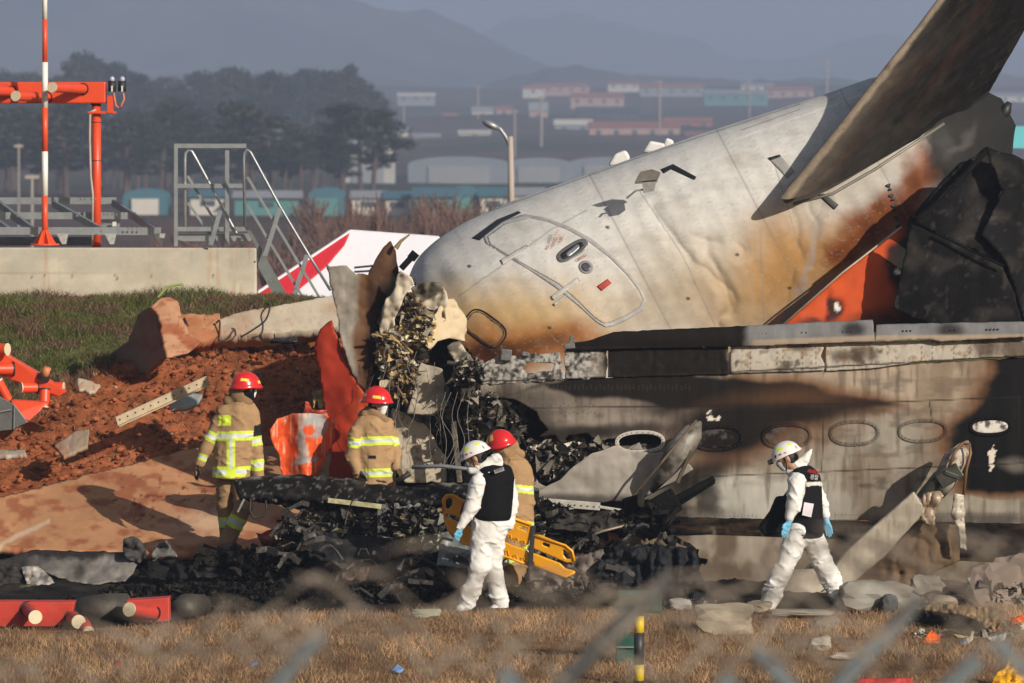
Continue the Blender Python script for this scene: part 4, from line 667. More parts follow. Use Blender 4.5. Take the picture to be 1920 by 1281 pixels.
for x0, y0 in ((152, 373), (160, 373), (170, 373), (178, 373), (195, 402), (202, 402), (210, 402), (218, 402), (240, 428), (248, 428), (258, 428), (266, 428), (105, 376), (33, 405), (144, 405), (190, 433)):
    V, Fc = lump(W(x0, y0, 70), .018, (1, .8, 1), 1, 0, 0); b = MB(); b.add(V, Fc); b.build('bolt', M('bolt steel', (.5, .5, .48), .3, .8) if x0 == 152 else bpy.data.materials['bolt steel'], wk)
# platform with stairs and handrails
st = thing('steel_access_stairs', 'galvanised steel stair and railed landing beside the end of the concrete wall', 'stairs', W(470, 580, 68.5)); Ys = 69.7
m_rail = M('bright rail tube', (.52, .54, .52), .35, .6, .1)
def bar(nm, pts, r, mat=m_steel): b = MB(); b.tube([W(*p) for p in pts], r, 10); return b.build(nm, mat, st, smooth=True)
def fl(nm, a, b_, w_, d=.012, Y=Ys, Y2=None): b = MB(); b.beam(W(*a, Y), W(*b_, Y2 or Y), w_, d, (0, 1, 0)); return b.build(nm, m_steel, st)
fl('post', (330, 270), (330, 462), .05, .05, Ys - .05); fl('post', (426, 282), (426, 462), .055, .05, Ys - .05)
for yy, x1 in ((274, 462), (349, 460), (430, 462)): ang((328, yy), (x1, yy), Ys - .05, parent=st, name='guard_rail', w_=.055)
bar('rail_hoop', [(347, 425, Ys), (347, 300, Ys), (348, 287, Ys), (354, 281, Ys), (360, 284, Ys), (369, 300, Ys), (445, 440, Ys + .2), (455, 458, Ys + .2)], .018, m_rail)
bar('rail_hoop', [(459, 425, Ys - .6), (457, 300, Ys - .6), (458, 287, Ys - .6), (464, 281, Ys - .6), (470, 286, Ys - .6), (524, 386, Ys - .6), (580, 480, Ys - .6), (620, 545, Ys - .6)], .019, m_steel)
for a, b_ in (((464, 332), (600, 560)), ((464, 384), (578, 575)), ((352, 330), (412, 430)), ((352, 380), (410, 462))): fl('mid_rail', a, b_, .035, .012, Ys - .6 if a[0] > 400 else Ys + .1)
for a, b_ in (((525, 390), (497, 480)), ((576, 478), (546, 570)), ((413, 395), (395, 460))): fl('brace', a, b_, .06, .014, Ys - .65)
b = MB(); b.prism([W(484, 470, Ys - .5), W(462, 432, Ys - .5), W(470, 432, Ys - .5), (W(550, 575, Ys - .5)), W(526, 580, Ys - .5), W(484, 500, Ys - .5)], (0, .03, 0)); b.build('stair_stringer', M('stringer', (.20, .22, .21), .5, .5), st)
fl('landing_edge', (330, 445), (470, 445), .10, .3, Ys + .2); 
for x0, y0 in ((503, 497), (493, 480), (508, 528), (524, 560), (536, 575), (512, 418), (501, 450), (565, 505), (555, 540)):
    V, Fc = lump(W(x0, y0, Ys - .7), .015, (1, .8, 1), 1, 0, 0); b = MB(); b.add(V, Fc); b.build('bolt', bpy.data.materials['bolt steel'], st)
# tent
tn = thing('canopy_tent', 'white tent with a broad red corner stripe and black writing, behind the stairs', 'tent', W(650, 640, 75)); Yt = 75.
m_tw = M('tent white cloth', (.74, .74, .80), .8, 0, .04, 1.5, .15, 6, dist=.02); m_tr = M('tent red cloth', (.55, .012, .03), .7, 0, .08, 2, .1, 6)
def tplate(nm, P, mat, off=0, c=.03): return plate(nm, [(a, b_, Yt - .9 * (b_ - 430) / 160) for a, b_ in P], mat, None, 3, .01, crum=c, cs=120, parent=tn, off=off, ridge=False)
tplate('white_roof', [(650, 433), (660, 431), (822, 443), (850, 470), (850, 640), (560, 640), (548, 590), (560, 540), (620, 490)], m_tw)
tplate('red_stripe', [(484, 545), (500, 532), (560, 494), (658, 433), (646, 460), (610, 502), (550, 552), (512, 578), (484, 580)], m_tr, .05)
tplate('white_piping', [(482, 546), (560, 494), (656, 431), (662, 432), (562, 499), (484, 551)], m_tw, .07, .02); tplate('red_valance', [(478, 560), (560, 590), (556, 650), (478, 650)], m_tr, -.3)
tl = plate('roof_lettering', [(664, 500), (705, 496), (705, 500), (664, 504)], M('black print', (.02, .02, .04), .7), None, 2, .006, depth=lambda x, y: 73.9 + 0 * x, parent=tn)
plate('roof_lettering', [(664, 508), (712, 505), (712, 509), (664, 512)], bpy.data.materials['black print'], None, 2, .006, depth=lambda x, y: 73.9 + 0 * x, parent=tn); b = MB(); b.tube([W(x_, y_, 73.9) for x_, y_ in ((672, 514), (666, 519), (670, 524), (678, 522), (680, 516), (672, 514))], .012, 5); b.build('roof_lettering', bpy.data.materials['black print'], tn)
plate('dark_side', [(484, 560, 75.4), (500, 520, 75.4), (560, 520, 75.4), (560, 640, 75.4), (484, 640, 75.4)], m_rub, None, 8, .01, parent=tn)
# broken concrete
def dirtc(base, seed, amt=.5, red=(.36, .13, .055)):
    def f(x, y):
        n = fbm(x / 45, y / 28, 0, 5, seed); n2 = fbm(x / 9, y / 6, 0, 5, seed + 1); c = np.tile(base, (len(x), 1)) * (1 + .10 * n2)[:, None]; return mix(mix(c, red, amt * ss(-.2, .35, n + .3 * n2)), np.array(red) * .7, .7 * amt * ss(.25, .4, n2))
    return f
def slab_paint(x, y):
    n = fbm(x / 60, y / 30, 0, 5, 210); n2 = fbm(x / 12, y / 8, 0, 5, 211); c = np.tile([.47, .235, .115], (len(x), 1)) * (1 + .14 * n + .12 * n2)[:, None]
    c = mix(c, (.30, .095, .042), .85 * ss(.0, .42, fbm(x / 26, y / 12, 0, 5, 212) + .25 * np.exp(-((x - 290) / 130) ** 2 - ((y - 935) / 40) ** 2))); c = mix(c, (.18, .05, .025), .8 * ss(.3, .42, n2) * np.exp(-((x - 300) / 120) ** 2 - ((y - 940) / 50) ** 2) * 2)
    c = mix(c, (.62, .45, .30), .6 * np.exp(-((x - 390) / 60) ** 2 - ((y - 985) / 26) ** 2)); return mix(c, (.6, .46, .33), .7 * (1 - ss(2, 7, np.abs(y - np.interp(x, [0, 30, 60, 90], [1030, 1012, 1000, 985]) - 3 * n2))) * (x < 95))
sl = [(-220, 1020, 56.75), (-220, 985, 57.7), (0, 938, 58.8), (180, 892, 59.4), (366, 846, 60.0), (520, 842, 60.0), (640, 850, 59.8), (640, 1036, 56.9), (420, 1044, 56.8), (120, 1040, 56.7)]
plate('fallen_concrete_slab', sl, m_conc, slab_paint, 3, .08, crum=.035, cs=70, jag=1.0, depth=lambda x, y: 56.45 + (1040 - y) * .0172, ridge=False, label='large flat concrete slab covered with orange soil, sloping up the mound', cat='concrete slab')
ck = thing('upright_concrete_chunk', 'brown broken concrete chunk sticking up between the grass bank and the red soil', 'concrete chunk', W(290, 700, 61.5))
plate('shaded_break_face', [(202, 705), (204, 690), (212, 662), (244, 640), (262, 590), (284, 576), (296, 590), (304, 630), (312, 668), (280, 700), (240, 706)], m_conc, dirtc((.24, .15, .10), 214, .5, (.22, .09, .05)), 3, .05, crum=.05, cs=50, jag=1, ridge=False, depth=lambda x, y: 61.2 + (312 - x) * .018, parent=ck)
plate('soil_stained_face', [(282, 577), (300, 560), (316, 558), (332, 566), (340, 600), (352, 625), (376, 642), (350, 664), (312, 672), (304, 632), (296, 592)], m_conc, dirtc((.44, .24, .14), 215, .8, (.30, .085, .035)), 3, .05, crum=.06, cs=30, jag=1, ridge=False, depth=lambda x, y: 61.2 + (x - 300) * .004 + (y - 560) * -.001, parent=ck)
plate('tilted_concrete_beam', [(404, 610, 63.2), (440, 600, 63.2), (560, 578, 63.2), (640, 563, 63.2), (650, 620, 63.0), (600, 630, 63.0), (520, 636, 63), (420, 642, 63), (400, 640, 63)], m_conc, dirtc((.50, .43, .33), 216, .35), 3, .3, crum=.025, cs=40, jag=1, ridge=False, label='pale broken concrete beam lying along the crest beside the torn tail', cat='concrete beam')
plate('soil_covered_block', [(330, 600, 62.6), (372, 604, 62.6), (410, 600, 62.7), (412, 640, 62.5), (380, 652, 62.4), (340, 645, 62.4)], m_conc, dirtc((.42, .22, .12), 218, .8), 3, .3, crum=.06, cs=40, jag=1, ridge=False, label='orange soil-covered block between the brown chunk and the pale beam', cat='concrete block')
for nm, Pq, base, lb in (('concrete_fragment', [(146, 712, 59.9), (190, 724, 59.8), (178, 738, 59.7), (148, 734, 59.7)], (.50, .44, .33), 'pale splintered fragment beside the orange antenna wreck'), ('concrete_fragment', [(102, 838, 58.9), (140, 812, 59.0), (168, 808, 59.1), (164, 840, 58.8), (120, 860, 58.6)], (.30, .22, .16), 'grey-brown flat stone at the lower end of the perforated rail'), ('concrete_fragment', [(318, 758, 60.0), (342, 740, 60.2), (380, 742, 60.1), (374, 756, 60.0), (348, 768, 59.9), (322, 770, 59.8)], (.34, .36, .34), 'grey-green flat stone just under the upper end of the perforated rail'), ('concrete_fragment', [(-40, 848, 58.7), (46, 846, 58.6), (50, 856, 58.4), (-40, 862, 58.4)], (.38, .33, .26), 'thin pale plank at the left edge of the red mound')):
    plate(nm, Pq, m_conc, dirtc(base, 220, .4), 2.5, .05, crum=.03, cs=20, jag=.8, label=lb, cat='rubble')
rl = MB(); a, c_ = W(218, 790, 58.9), W(390, 712, 59.6); rl.beam(a, c_, .02, .10); rl.beam(a + [.02, -.03, -.055], c_ + [.02, -.03, -.055], .07, .012); ro = rl.build('perforated_rail', M('beige rail', (.44, .35, .23), .6, .1, .2, 8, .2, 40), label='beige perforated metal rail lying on the red mound', cat='rail')
b = MB()
for t_ in np.linspace(.04, .96, 12): V, Fc = lump(a + (c_ - a) * t_ + np.array([0, -.018, 0]), .011, (1, .6, 1), 1, 0, 0); b = MB(); b.add(V, Fc); b.build('bolt_hole', m_dark, ro)
b = MB(); b.tube(spl([W(296, 558, 61.8), W(304, 548, 61.8), (W(314, 539, 61.8)), W(326, 535, 61.8), W(344, 533, 61.8)]), .014, 8); b.build('green_cable', M('green cable', (.30, .42, .08), .5, 0, .3, 10), smooth=True, label='short yellow-green cable end sticking up from the brown concrete chunk', cat='cable')
for k, pts in enumerate(([(500, 568), (506, 575), (498, 600), (475, 618), (452, 632)], [(504, 570), (490, 590), (493, 612), (488, 628), (472, 634)], [(405, 606), (412, 603), (410, 640)], [(346, 596), (352, 610), (364, 626), (373, 638)])):
    b = MB(); b.tube(spl([W(a, c_, 62.4 - .03 * i_) for i_, (a, c_) in enumerate(pts)], 8), .011, 6); b.build('black_cable', m_rub, smooth=True, label=('upper thin black cable looping over the pale beam', 'lower thin black cable curled on the pale beam', 'black cable at the left end of the pale beam', 'black cable hanging across the orange soil-covered block')[k], cat='cable')
V, Fc = lump(W(532, 639, 62.4), .11, (1.5, .6, .4), 3, 5, .9); b = MB(); b.add(V, Fc); b.build('black_rag', m_rub, label='small black rag on the crest under the pale beam', cat='rag')
# wrecked orange antenna on the left
aw = thing('fallen_antenna_element', 'bent bright orange-red antenna beam with stub tubes, lying on the left of the soil mound', 'antenna wreck', W(50, 780, 60)); YW = 60.4
b = MB(); b.prism([W(-160, 580, YW), W(-10, 646, YW), W(20, 670, YW), W(80, 705, YW), (W(124, 735, YW - .1)), W(110, 744, YW - .1), W(80, 738, YW), W(20, 712, YW), W(-10, 700, YW), W(-160, 640, YW)], (0, .25, 0)); b.build('bent_beam', m_org, aw, bevel=.01)
b = MB(); b.prism([W(20, 750, YW - .3), W(88, 754, YW - .3), W(74, 772, YW - .35), W(54, 790, YW - .4), W(30, 776, YW - .4)], (0, .2, 0)); b.build('beam_stump', m_org, aw, bevel=.01)
stub(aw, W(-8, 655, YW - .1), (.9, -.4, .0), .15, .07); stub(aw, W(26, 692, YW - .02), (-.95, -.3, .0), .4, .07)
stub(aw, W(84, 730, YW - .05), (0, -.3, -1), .22, .062, mat=m_org); stub(aw, W(16, 752, YW - .3), (-.45, -.2, .9), .27, .058, m_white); stub(aw, W(70, 727, YW - .02), (-.97, -.5, .02), .2, .06); stub(aw, W(92, 725, YW + .1), (1, -.1, -.02), .17, .055, mat=m_org)
b = MB(); b.tube([W(82, 708, YW - .05), W(89, 690, YW - .1)], .045, 14); b.build('hose_stub', M('faded orange', (.62, .2, .08), .5), aw, smooth=True); b = MB(); b.tube([W(80, 712, YW - .05), W(83, 704, YW - .06)], .075, 14); b.build('rubber_seal', m_rub, aw)
b = MB(); b.prism([W(-40, 735, YW - .5), W(0, 744, YW - .5), W(27, 759, YW - .5), W(52, 792, YW - .5), (W(22, 806, YW - .5)), W(-40, 812, YW - .5)], (0, .03, 0)); b.build('grey_plate', M('grey sheet', (.17, .17, .165), .45, .5, .2, 6), aw, bevel=.004); b = MB(); b.tube([W(27, 760, YW - .52), W(26, 805, YW - .52)], .008, 6); b.build('plate_weld', m_steel, aw)
b = MB(); b.tube([W(-40, 780, YW - .52), W(22, 768, YW - .52)], .012, 6); b.build('plate_weld', m_steel, aw)

# ================================================================ BURNT DEBRIS
bk = lambda s_=1.: (lambda x, y: mix(mix(np.tile([.008, .0075, .0075], (len(x), 1)) * s_, (.06, .055, .05), .35 * ss(.12, .45, fbm(x / 16, y / 8, 0, 5, 230))), (.34, .31, .28), .6 * ss(.36, .5, fbm(x / 6, y / 5, 0, 4, 231)) * .6))
def edgeplank(x, y):
    c = bk()(x, y); c = mix(c, (.26, .24, .22), .6 * ss(-.1, .3, fbm(x / 20, y / 5, 0, 4, 232)) * (1 - ss(0, 9, y - np.interp(x, [440, 560, 660, 760, 880, 1000], [898, 894, 903, 918, 912, 920])))); return c
pk = thing('burnt_wing_slab', 'long charred black slab lying level in front of the two firefighters at the left', 'wreckage', W(660, 1000, 55.2))
plate('charred_top_skin', [(438, 904, 55.5), (470, 897, 55.6), (560, 893, 55.6), (660, 902, 55.6), (700, 912, 55.5), (770, 917, 55.5), (830, 908, 55.4), (900, 912, 55.4), (1010, 920, 55.4), (1010, 950, 55.0), (860, 946, 54.95), (720, 944, 54.95), (560, 936, 54.95), (450, 934, 55.0), (444, 920, 55.2)], m_burn, edgeplank, 3, .05, crum=.10, cs=45, jag=1.3, parent=pk, ridge=False)
plate('torn_underside', [(448, 934, 55.0), (560, 936, 55), (720, 944, 55), (1000, 950, 55), (1000, 966, 55.2), (880, 960, 55.2), (760, 968, 55.2), (620, 958, 55.2), (500, 944, 55.1)], m_burn, lambda x, y: bk(.6)(x, y), 3, .03, crum=.1, cs=12, jag=2.5, parent=pk)
b = MB(); b.beam(W(615, 938, 54.9), W(715, 950, 54.9), .02, .05); b.build('yellowed_stringer', M('primer', (.40, .36, .20), .6, 0, .5, 12), pk)
b = MB(); b.beam(W(716, 945, 55), W(716, 1008, 55.0), .10, .06, (0, 1, 0)); b.beam(W(722, 950, 55), W(800, 950, 55.0), .06, .08); b.beam(W(758, 950, 55), W(758, 968, 55.0), .08, .06, (0, 1, 0)); b.beam(W(706, 1008, 54.9), W(745, 1014, 54.9), .1, .05); b.build('ash_grey_bracket', M('ash grey', (.22, .21, .2), .8, .1, .5, 14, .6, 40, c2=(.03, .03, .03), s2=8), pk, bevel=.01)
b = MB(); b.tube([W(470, 936, 54.9), W(468, 958, 54.9), W(476, 972, 54.9), W(492, 970, 54.9), W(500, 955, 54.9), (W(498, 938, 54.9))], .012, 6); b.build('hanging_strap', m_rub, pk, smooth=True)
b = MB(); b.beam(W(446, 960, 54.95), W(458, 936, 54.95), .02, .06, (0, 1, 0)); b.build('metal_tongue', m_steel, pk)
DKS = [(.008, .0075, .0075), (.02, .018, .016), (.006, .006, .006), (.012, .010, .009), (.03, .027, .024)]
MIX = DKS + [(.14, .13, .115), (.05, .045, .04), (.30, .28, .24), (.38, .33, .20), (.25, .20, .12), (.14, .12, .09)]
# heaps nobody could count
b1 = crumple_pile('charred_debris', [(650, 1000, 120, 34, 55.3, 2), (760, 990, 90, 40, 55.1, 2), (930, 1010, 60, 50, 55.3, 1.5), (1050, 1000, 70, 30, 55.3, 1.6), (600, 1060, 190, 26, 55.0, 3), (820, 1075, 120, 34, 54.6, 2), (480, 1050, 120, 20, 55.3, 1.6), (1080, 1060, 110, 50, 54.8, 2.5), (1230, 1070, 80, 45, 54.4, 1.5), (1000, 960, 60, 20, 55.2, 1)], m_burn, None, 4600, .036, DKS, kind='stuff', smooth=True)
crumple_pile('mixed_debris', [(630, 985, 90, 26, 55.15, 1.5), (800, 985, 60, 36, 54.9, 1.5), (570, 1000, 60, 30, 55.3, 1), (985, 985, 40, 30, 55.1, .8), (1040, 1095, 70, 24, 54.3, .6)], m_scrap, None, 900, .030, MIX, kind='stuff', smooth=True)
crumple_pile('ash_and_cinders', [(600, 1115, 420, 26, 53.9, 3), (330, 1132, 260, 14, 53.0, 1.2), (1150, 1120, 130, 18, 53.7, .8)], m_burn, None, 8000, .018, DKS[:5], kind='stuff', smooth=True)
for k, (nm, Pq, c0, cr, lb, mt) in enumerate((
    ('scorched_skin_sheet', [(0, 1050, 55.8), (60, 1032, 55.9), (240, 1036, 55.9), (262, 1050, 55.8), (250, 1075, 55.5), (235, 1090, 55.3), (170, 1096, 55.2), (110, 1084, 55.2), (60, 1062, 55.5), (0, 1080, 55.4), (-100, 1080, 55.4), (-100, 1060, 55.6)], (.17, .155, .14), .06, 'wide grey scorched metal sheet lying at the left in front of the slab', 'b'),
    ('crumpled_bright_metal', [(40, 1064, 55.2), (70, 1062, 55.2), (96, 1084, 55.1), (112, 1104, 55.0), (155, 1120, 54.9), (120, 1124, 54.8), (80, 1118, 54.8), (50, 1096, 54.9)], (.42, .38, .33), .16, 'crumpled shiny metal foil left of the grey scorched sheet', 's'),
    ('green_panel_scrap', [(28, 1104, 54.9), (60, 1094, 54.9), (100, 1112, 54.85), (112, 1128, 54.8), (16, 1130, 54.8)], (.14, .17, .07), .08, 'olive green panel scrap behind the left red beam', 's'),
    ('dark_torn_sheet', [(-80, 1066, 55.3), (30, 1060, 55.3), (60, 1090, 55.1), (40, 1120, 54.9), (-80, 1130, 54.9)], (.05, .045, .042), .12, 'sooty torn sheet at the far left edge', 'b'),
    ('curled_black_metal', [(232, 1010, 55.7), (250, 1006, 55.7), (268, 1020, 55.7), (276, 1044, 55.6), (262, 1056, 55.5), (240, 1050, 55.6), (230, 1030, 55.7)], (.06, .055, .055), .2, 'curled black metal knot standing on the grey sheet', 'b'),
    ('bent_grey_bracket', [(282, 1046, 55.6), (296, 1020, 55.6), (312, 1014, 55.6), (334, 1044, 55.5), (310, 1044, 55.5), (288, 1056, 55.4)], (.16, .15, .14), .16, 'bent grey bracket in the black heap beside the curled knot', 'b'),
    ('black_plastic_heap', [(276, 1052, 55.4), (330, 1048, 55.4), (354, 1056, 55.3), (352, 1086, 55.1), (280, 1086, 55.1)], (.014, .014, .014), .2, 'black melted heap under the bent grey bracket', 'b'),
    ('charred_sheet', [(360, 1070, 55.2), (380, 1040, 55.4), (470, 1040, 55.4), (540, 1050, 55.3), (600, 1060, 55.2), (580, 1082, 54.9), (480, 1086, 54.9), (370, 1084, 55)], (.025, .024, .024), .14, 'charred black sheet in front of the left firefighter', 'b'),
    ('black_wing_fragment', [(575, 1000, 54.9), (590, 995, 54.9), (730, 1010, 54.8), (755, 1028, 54.7), (800, 1060, 54.6), (790, 1066, 54.5), (640, 1056, 54.6), (580, 1046, 54.7)], (.02, .02, .022), .05, 'long black wing fragment below the charred slab', 'b'),
    ('brown_burnt_sheet', [(640, 1060, 54.4), (790, 1066, 54.3), (800, 1090, 54.2), (700, 1100, 54.2), (640, 1085, 54.3)], (.12, .08, .065), .10, 'brownish burnt sheet in the middle of the black debris', 'b'),
    ('grey_access_door', [(826, 1000, 54.5), (850, 996, 54.5), (888, 1012, 54.4), (886, 1066, 54.2), (818, 1060, 54.3)], (.26, .28, .27), .03, 'grey box-shaped hatch left of the man carrying the stretcher', 's'),
    ('green_primer_skin', [(790, 1000, 54.8), (826, 966, 54.9), (834, 1000, 54.8), (818, 1060, 54.6), (790, 1030, 54.7)], (.26, .29, .20), .08, 'pale green-primed torn skin behind the grey hatch', 's'),
    ('orange_skin_scrap', [(560, 950, 55.9), (588, 955, 55.9), (600, 990, 55.8), (585, 1000, 55.8), (566, 975, 55.9)], (.45, .06, .025), .08, 'orange-red scrap hanging under the black slab', 's'),
    ('orange_skin_scrap', [(480, 1000, 55.9), (530, 990, 56), (575, 1010, 55.9), (560, 1040, 55.7), (500, 1035, 55.8)], (.30, .04, .02), .14, 'dark red crumpled scrap on the ground right of the left firefighter boots', 's'),
    ('paint_scraped_panel', [(506, 806, 56.6), (520, 785, 56.7), (548, 775, 56.7), (610, 776, 56.7), (628, 790, 56.6), (624, 830, 56.6), (606, 868, 56.5), (590, 897, 56.4), (530, 897, 56.4), (522, 850, 56.5), (508, 824, 56.6)], (.66, .085, .02), .14, 'bright orange corrugated panel with a grey curved marking between two firefighters', 'o'),
    ('red_bent_frame', [(568, 775, 57.0), (572, 752, 57), (580, 755, 57), (584, 768, 57), (622, 768, 57), (624, 780, 57)], (.40, .06, .03), .05, 'dull red bent frame on top of the orange corrugated panel', 's'),
    ('yellow_green_bracket', [(584, 735, 57.2), (604, 730, 57.2), (608, 765, 57.1), (598, 768, 57.1), (596, 748, 57.2), (588, 766, 57.2)], (.42, .34, .10), .05, 'yellow-green bracket behind the orange corrugated panel', 's'),
    ('crushed_grey_nacelle', [(990, 1060, 54.3), (1060, 1050, 54.4), (1130, 1030, 54.4), (1150, 1080, 54.2), (1100, 1130, 53.9), (1000, 1125, 53.9)], (.17, .14, .12), .16, 'crushed grey-brown metal heap right of the stretcher', 'b'),
    ('black_tarp', [(1130, 1040, 54.2), (1220, 1020, 54.2), (1310, 1030, 54.1), (1310, 1070, 54), (1336, 1110, 53.8), (1300, 1135, 53.7), (1150, 1135, 53.7), (1100, 1110, 53.9)], (.022, .024, .028), .25, 'black crumpled tarp in front of the hanging flap', 'b'),
    ('long_black_pipe_sheet', [(1040, 965, 55.2), (1180, 968, 55.1), (1190, 985, 55.0), (1110, 1000, 54.9), (1030, 990, 55)], (.05, .045, .04), .08, 'black sheet under the pale spar flange', 'b'))):
    def pt(x, y, c0=c0, k=k, nm=nm):
        n = fbm(x / 22, y / 14, 0, 5, 240 + k); c = np.tile(c0, (len(x), 1)) * (1 + .4 * n)[:, None]
        if nm == 'scorched_skin_sheet': c = mix(c, (.025, .02, .02), .95 * (1 - ss(8, 22, y - 1030 + .0 * x + 10 * n)) ); c = mix(c, (.03, .028, .026), .9 * (1 - ss(40, 90, x))); c = blob(c, x + 9 * n, y, 150, 1075, 14, 16, (.04, .035, .03), .8)
        elif nm == 'paint_scraped_panel':
            g = (.33, .34, .33); c = mix(c, g, .8 * (1 - ss(2, 12, np.abs(y - 786 - 4 * n) - 4)) * ss(545, 575, x) * (1 - ss(600, 615, x))); o0 = c.copy(); c = blob(c, x, y, 590, 797, 25, 24, g, .85, 0, .2); c = line(c, x, y, [(567, 806), (564, 830), (571, 848), (566, 862)], 15, g, .85); c = line(c, x, y, [(556, 868), (592, 860)], 9, g, .85); kk_ = (np.hypot(x - 579, y - 806) < 11)[:, None]; c = np.where(kk_, o0, c); c = mix(c, (.62, .5, .36), .5 * ss(.25, .4, fbm(x / 3, y / 30, 0, 4, 260)))
        elif mt != 'o': c = mix(c, (.02, .018, .017), .6 * ss(.0, .35, fbm(x / 14, y / 12, 5, 4, 241 + k)))
        return c
    if mt == 'o':
        plate(nm, Pq, m_orange, pt, 2.5, .015, depth=lambda x, y: 56.6 + .07 * np.sin((x - 520) / 11) * ss(760, 800, y) + .03 * fbm(x / 20, y / 20, 0, 3, 9), jag=.8, label=lb, cat='wreckage')
    else: plate(nm, Pq, {'b': m_burn, 's': m_scrap}[mt], pt, 3, .012, crum=cr, cs=26, jag=1.2, label=lb, cat='wreckage')
b = MB(); b.tube([W(772, 876, 55.5), W(830, 874, 55.45), W(880, 880, 55.4), W(905, 886, 55.4)], .022, 10); b.build('bent_pipe', m_steel, smooth=True, label='bent grey pipe reaching left from behind the stretcher carrier', cat='pipe')
b = MB(); b.tube([W(1095, 1010, 54.9), W(1130, 996, 54.9), W(1175, 985, 54.9)], .014, 8); b.build('bent_pipe', M('pipe tan', (.3, .24, .18), .5, .3), smooth=True, label='thin tan rod under the charred hinge arm', cat='pipe')
m_strip = M('sooty strip', (.05, .045, .04), .6, .3, .5, 10, .3, 40, c2=(.25, .23, .2), s2=8, lo=.55, hi=.7); sb_ = MB()
for k in range(70):
    x0, y0 = rng.uniform(480, 1280), rng.uniform(960, 1125); Y0 = float(np.interp(y0, [960, 1125], [55.1, 53.7])); a_ = rng.normal(0, .5); L = rng.uniform(20, 90); pts = [W(x0 + L * t * math.cos(a_), y0 + L * t * math.sin(a_) + rng.normal(0, 3) - 12 * math.sin(t * 3), Y0 - .12 + rng.normal(0, .05)) for t in np.linspace(0, 1, 5)]
    if k % 2: sb_.tube(pts, rng.uniform(.006, .018), 5)
    else:
        for p_, q_ in zip(pts[:-1], pts[1:]): sb_.beam(p_, q_, rng.uniform(.01, .02), rng.uniform(.03, .07))
sb_.build('bent_strips_and_pipes', m_strip, kind='stuff')
# red beams of the fallen antenna in front
for k, (Pq, stubs, lb) in enumerate((([(-160, 1128), (140, 1129), (132, 1170), (60, 1182), (-160, 1186)], [((52, 1142), (66, 1157)), ((135, 1158), (147, 1166))], 'dusty red box beam with two round stubs at the lower left, broken end'), ([(236, 1126), (317, 1121), (318, 1166), (250, 1168)], [((288, 1150), (243, 1143))], 'short red box beam end with one long round stub in front of the black debris'))):
    o = thing('fallen_red_beam', lb, 'beam', W(Pq[0][0], Pq[-1][1], 51.6), 'fallen red antenna beams'); b = MB(); b.prism([W(x_, y_, 51.6) for x_, y_ in Pq], (0, .24, 0)); b.build('box_beam', m_red2, o, bevel=.012)
    for (x0, y0), (x1, y1) in stubs:
        p, q_ = W(x0, y0, 51.62), W(x1, y1, 51.2); stub(o, p, q_ - p, np.linalg.norm(q_ - p), .066 if k == 0 else .068, mat=m_red2)
o = MB(); o.tube([W(156, 1166, 51.4), W(165, 1184, 51.1)], .06, 16); oo = o.build('loose_tube_end', m_red2, smooth=True, label='loose red tube end lying on the dry grass at the lower left', cat='tube'); b = MB(); b.tube([W(165, 1184.5, 51.09), W(166, 1188, 51.05)], .06, 16); b.build('end_cap', m_cap, oo)
b = MB(); b.tube([W(142, 1150, 52.1), W(200, 1144, 52.1), W(240, 1138, 52.2)], [.15, .17, .14], 18); b.build('burnt_drum', m_burn if 0 else M('burnt drum', (.06, .052, .04), .6, .2, .4, 8, .5, 20), smooth=True, label='burnt dark drum lying between the two red beams', cat='drum')
b = MB(); b.tube([W(332, 1150, 52.4), W(350, 1140, 52.5), W(380, 1136, 52.7)], [.12, .15, .12], 18); b.build('burnt_drum', bpy.data.materials['burnt drum'], smooth=True, label='burnt ring-shaped drum right of the short red beam', cat='drum')
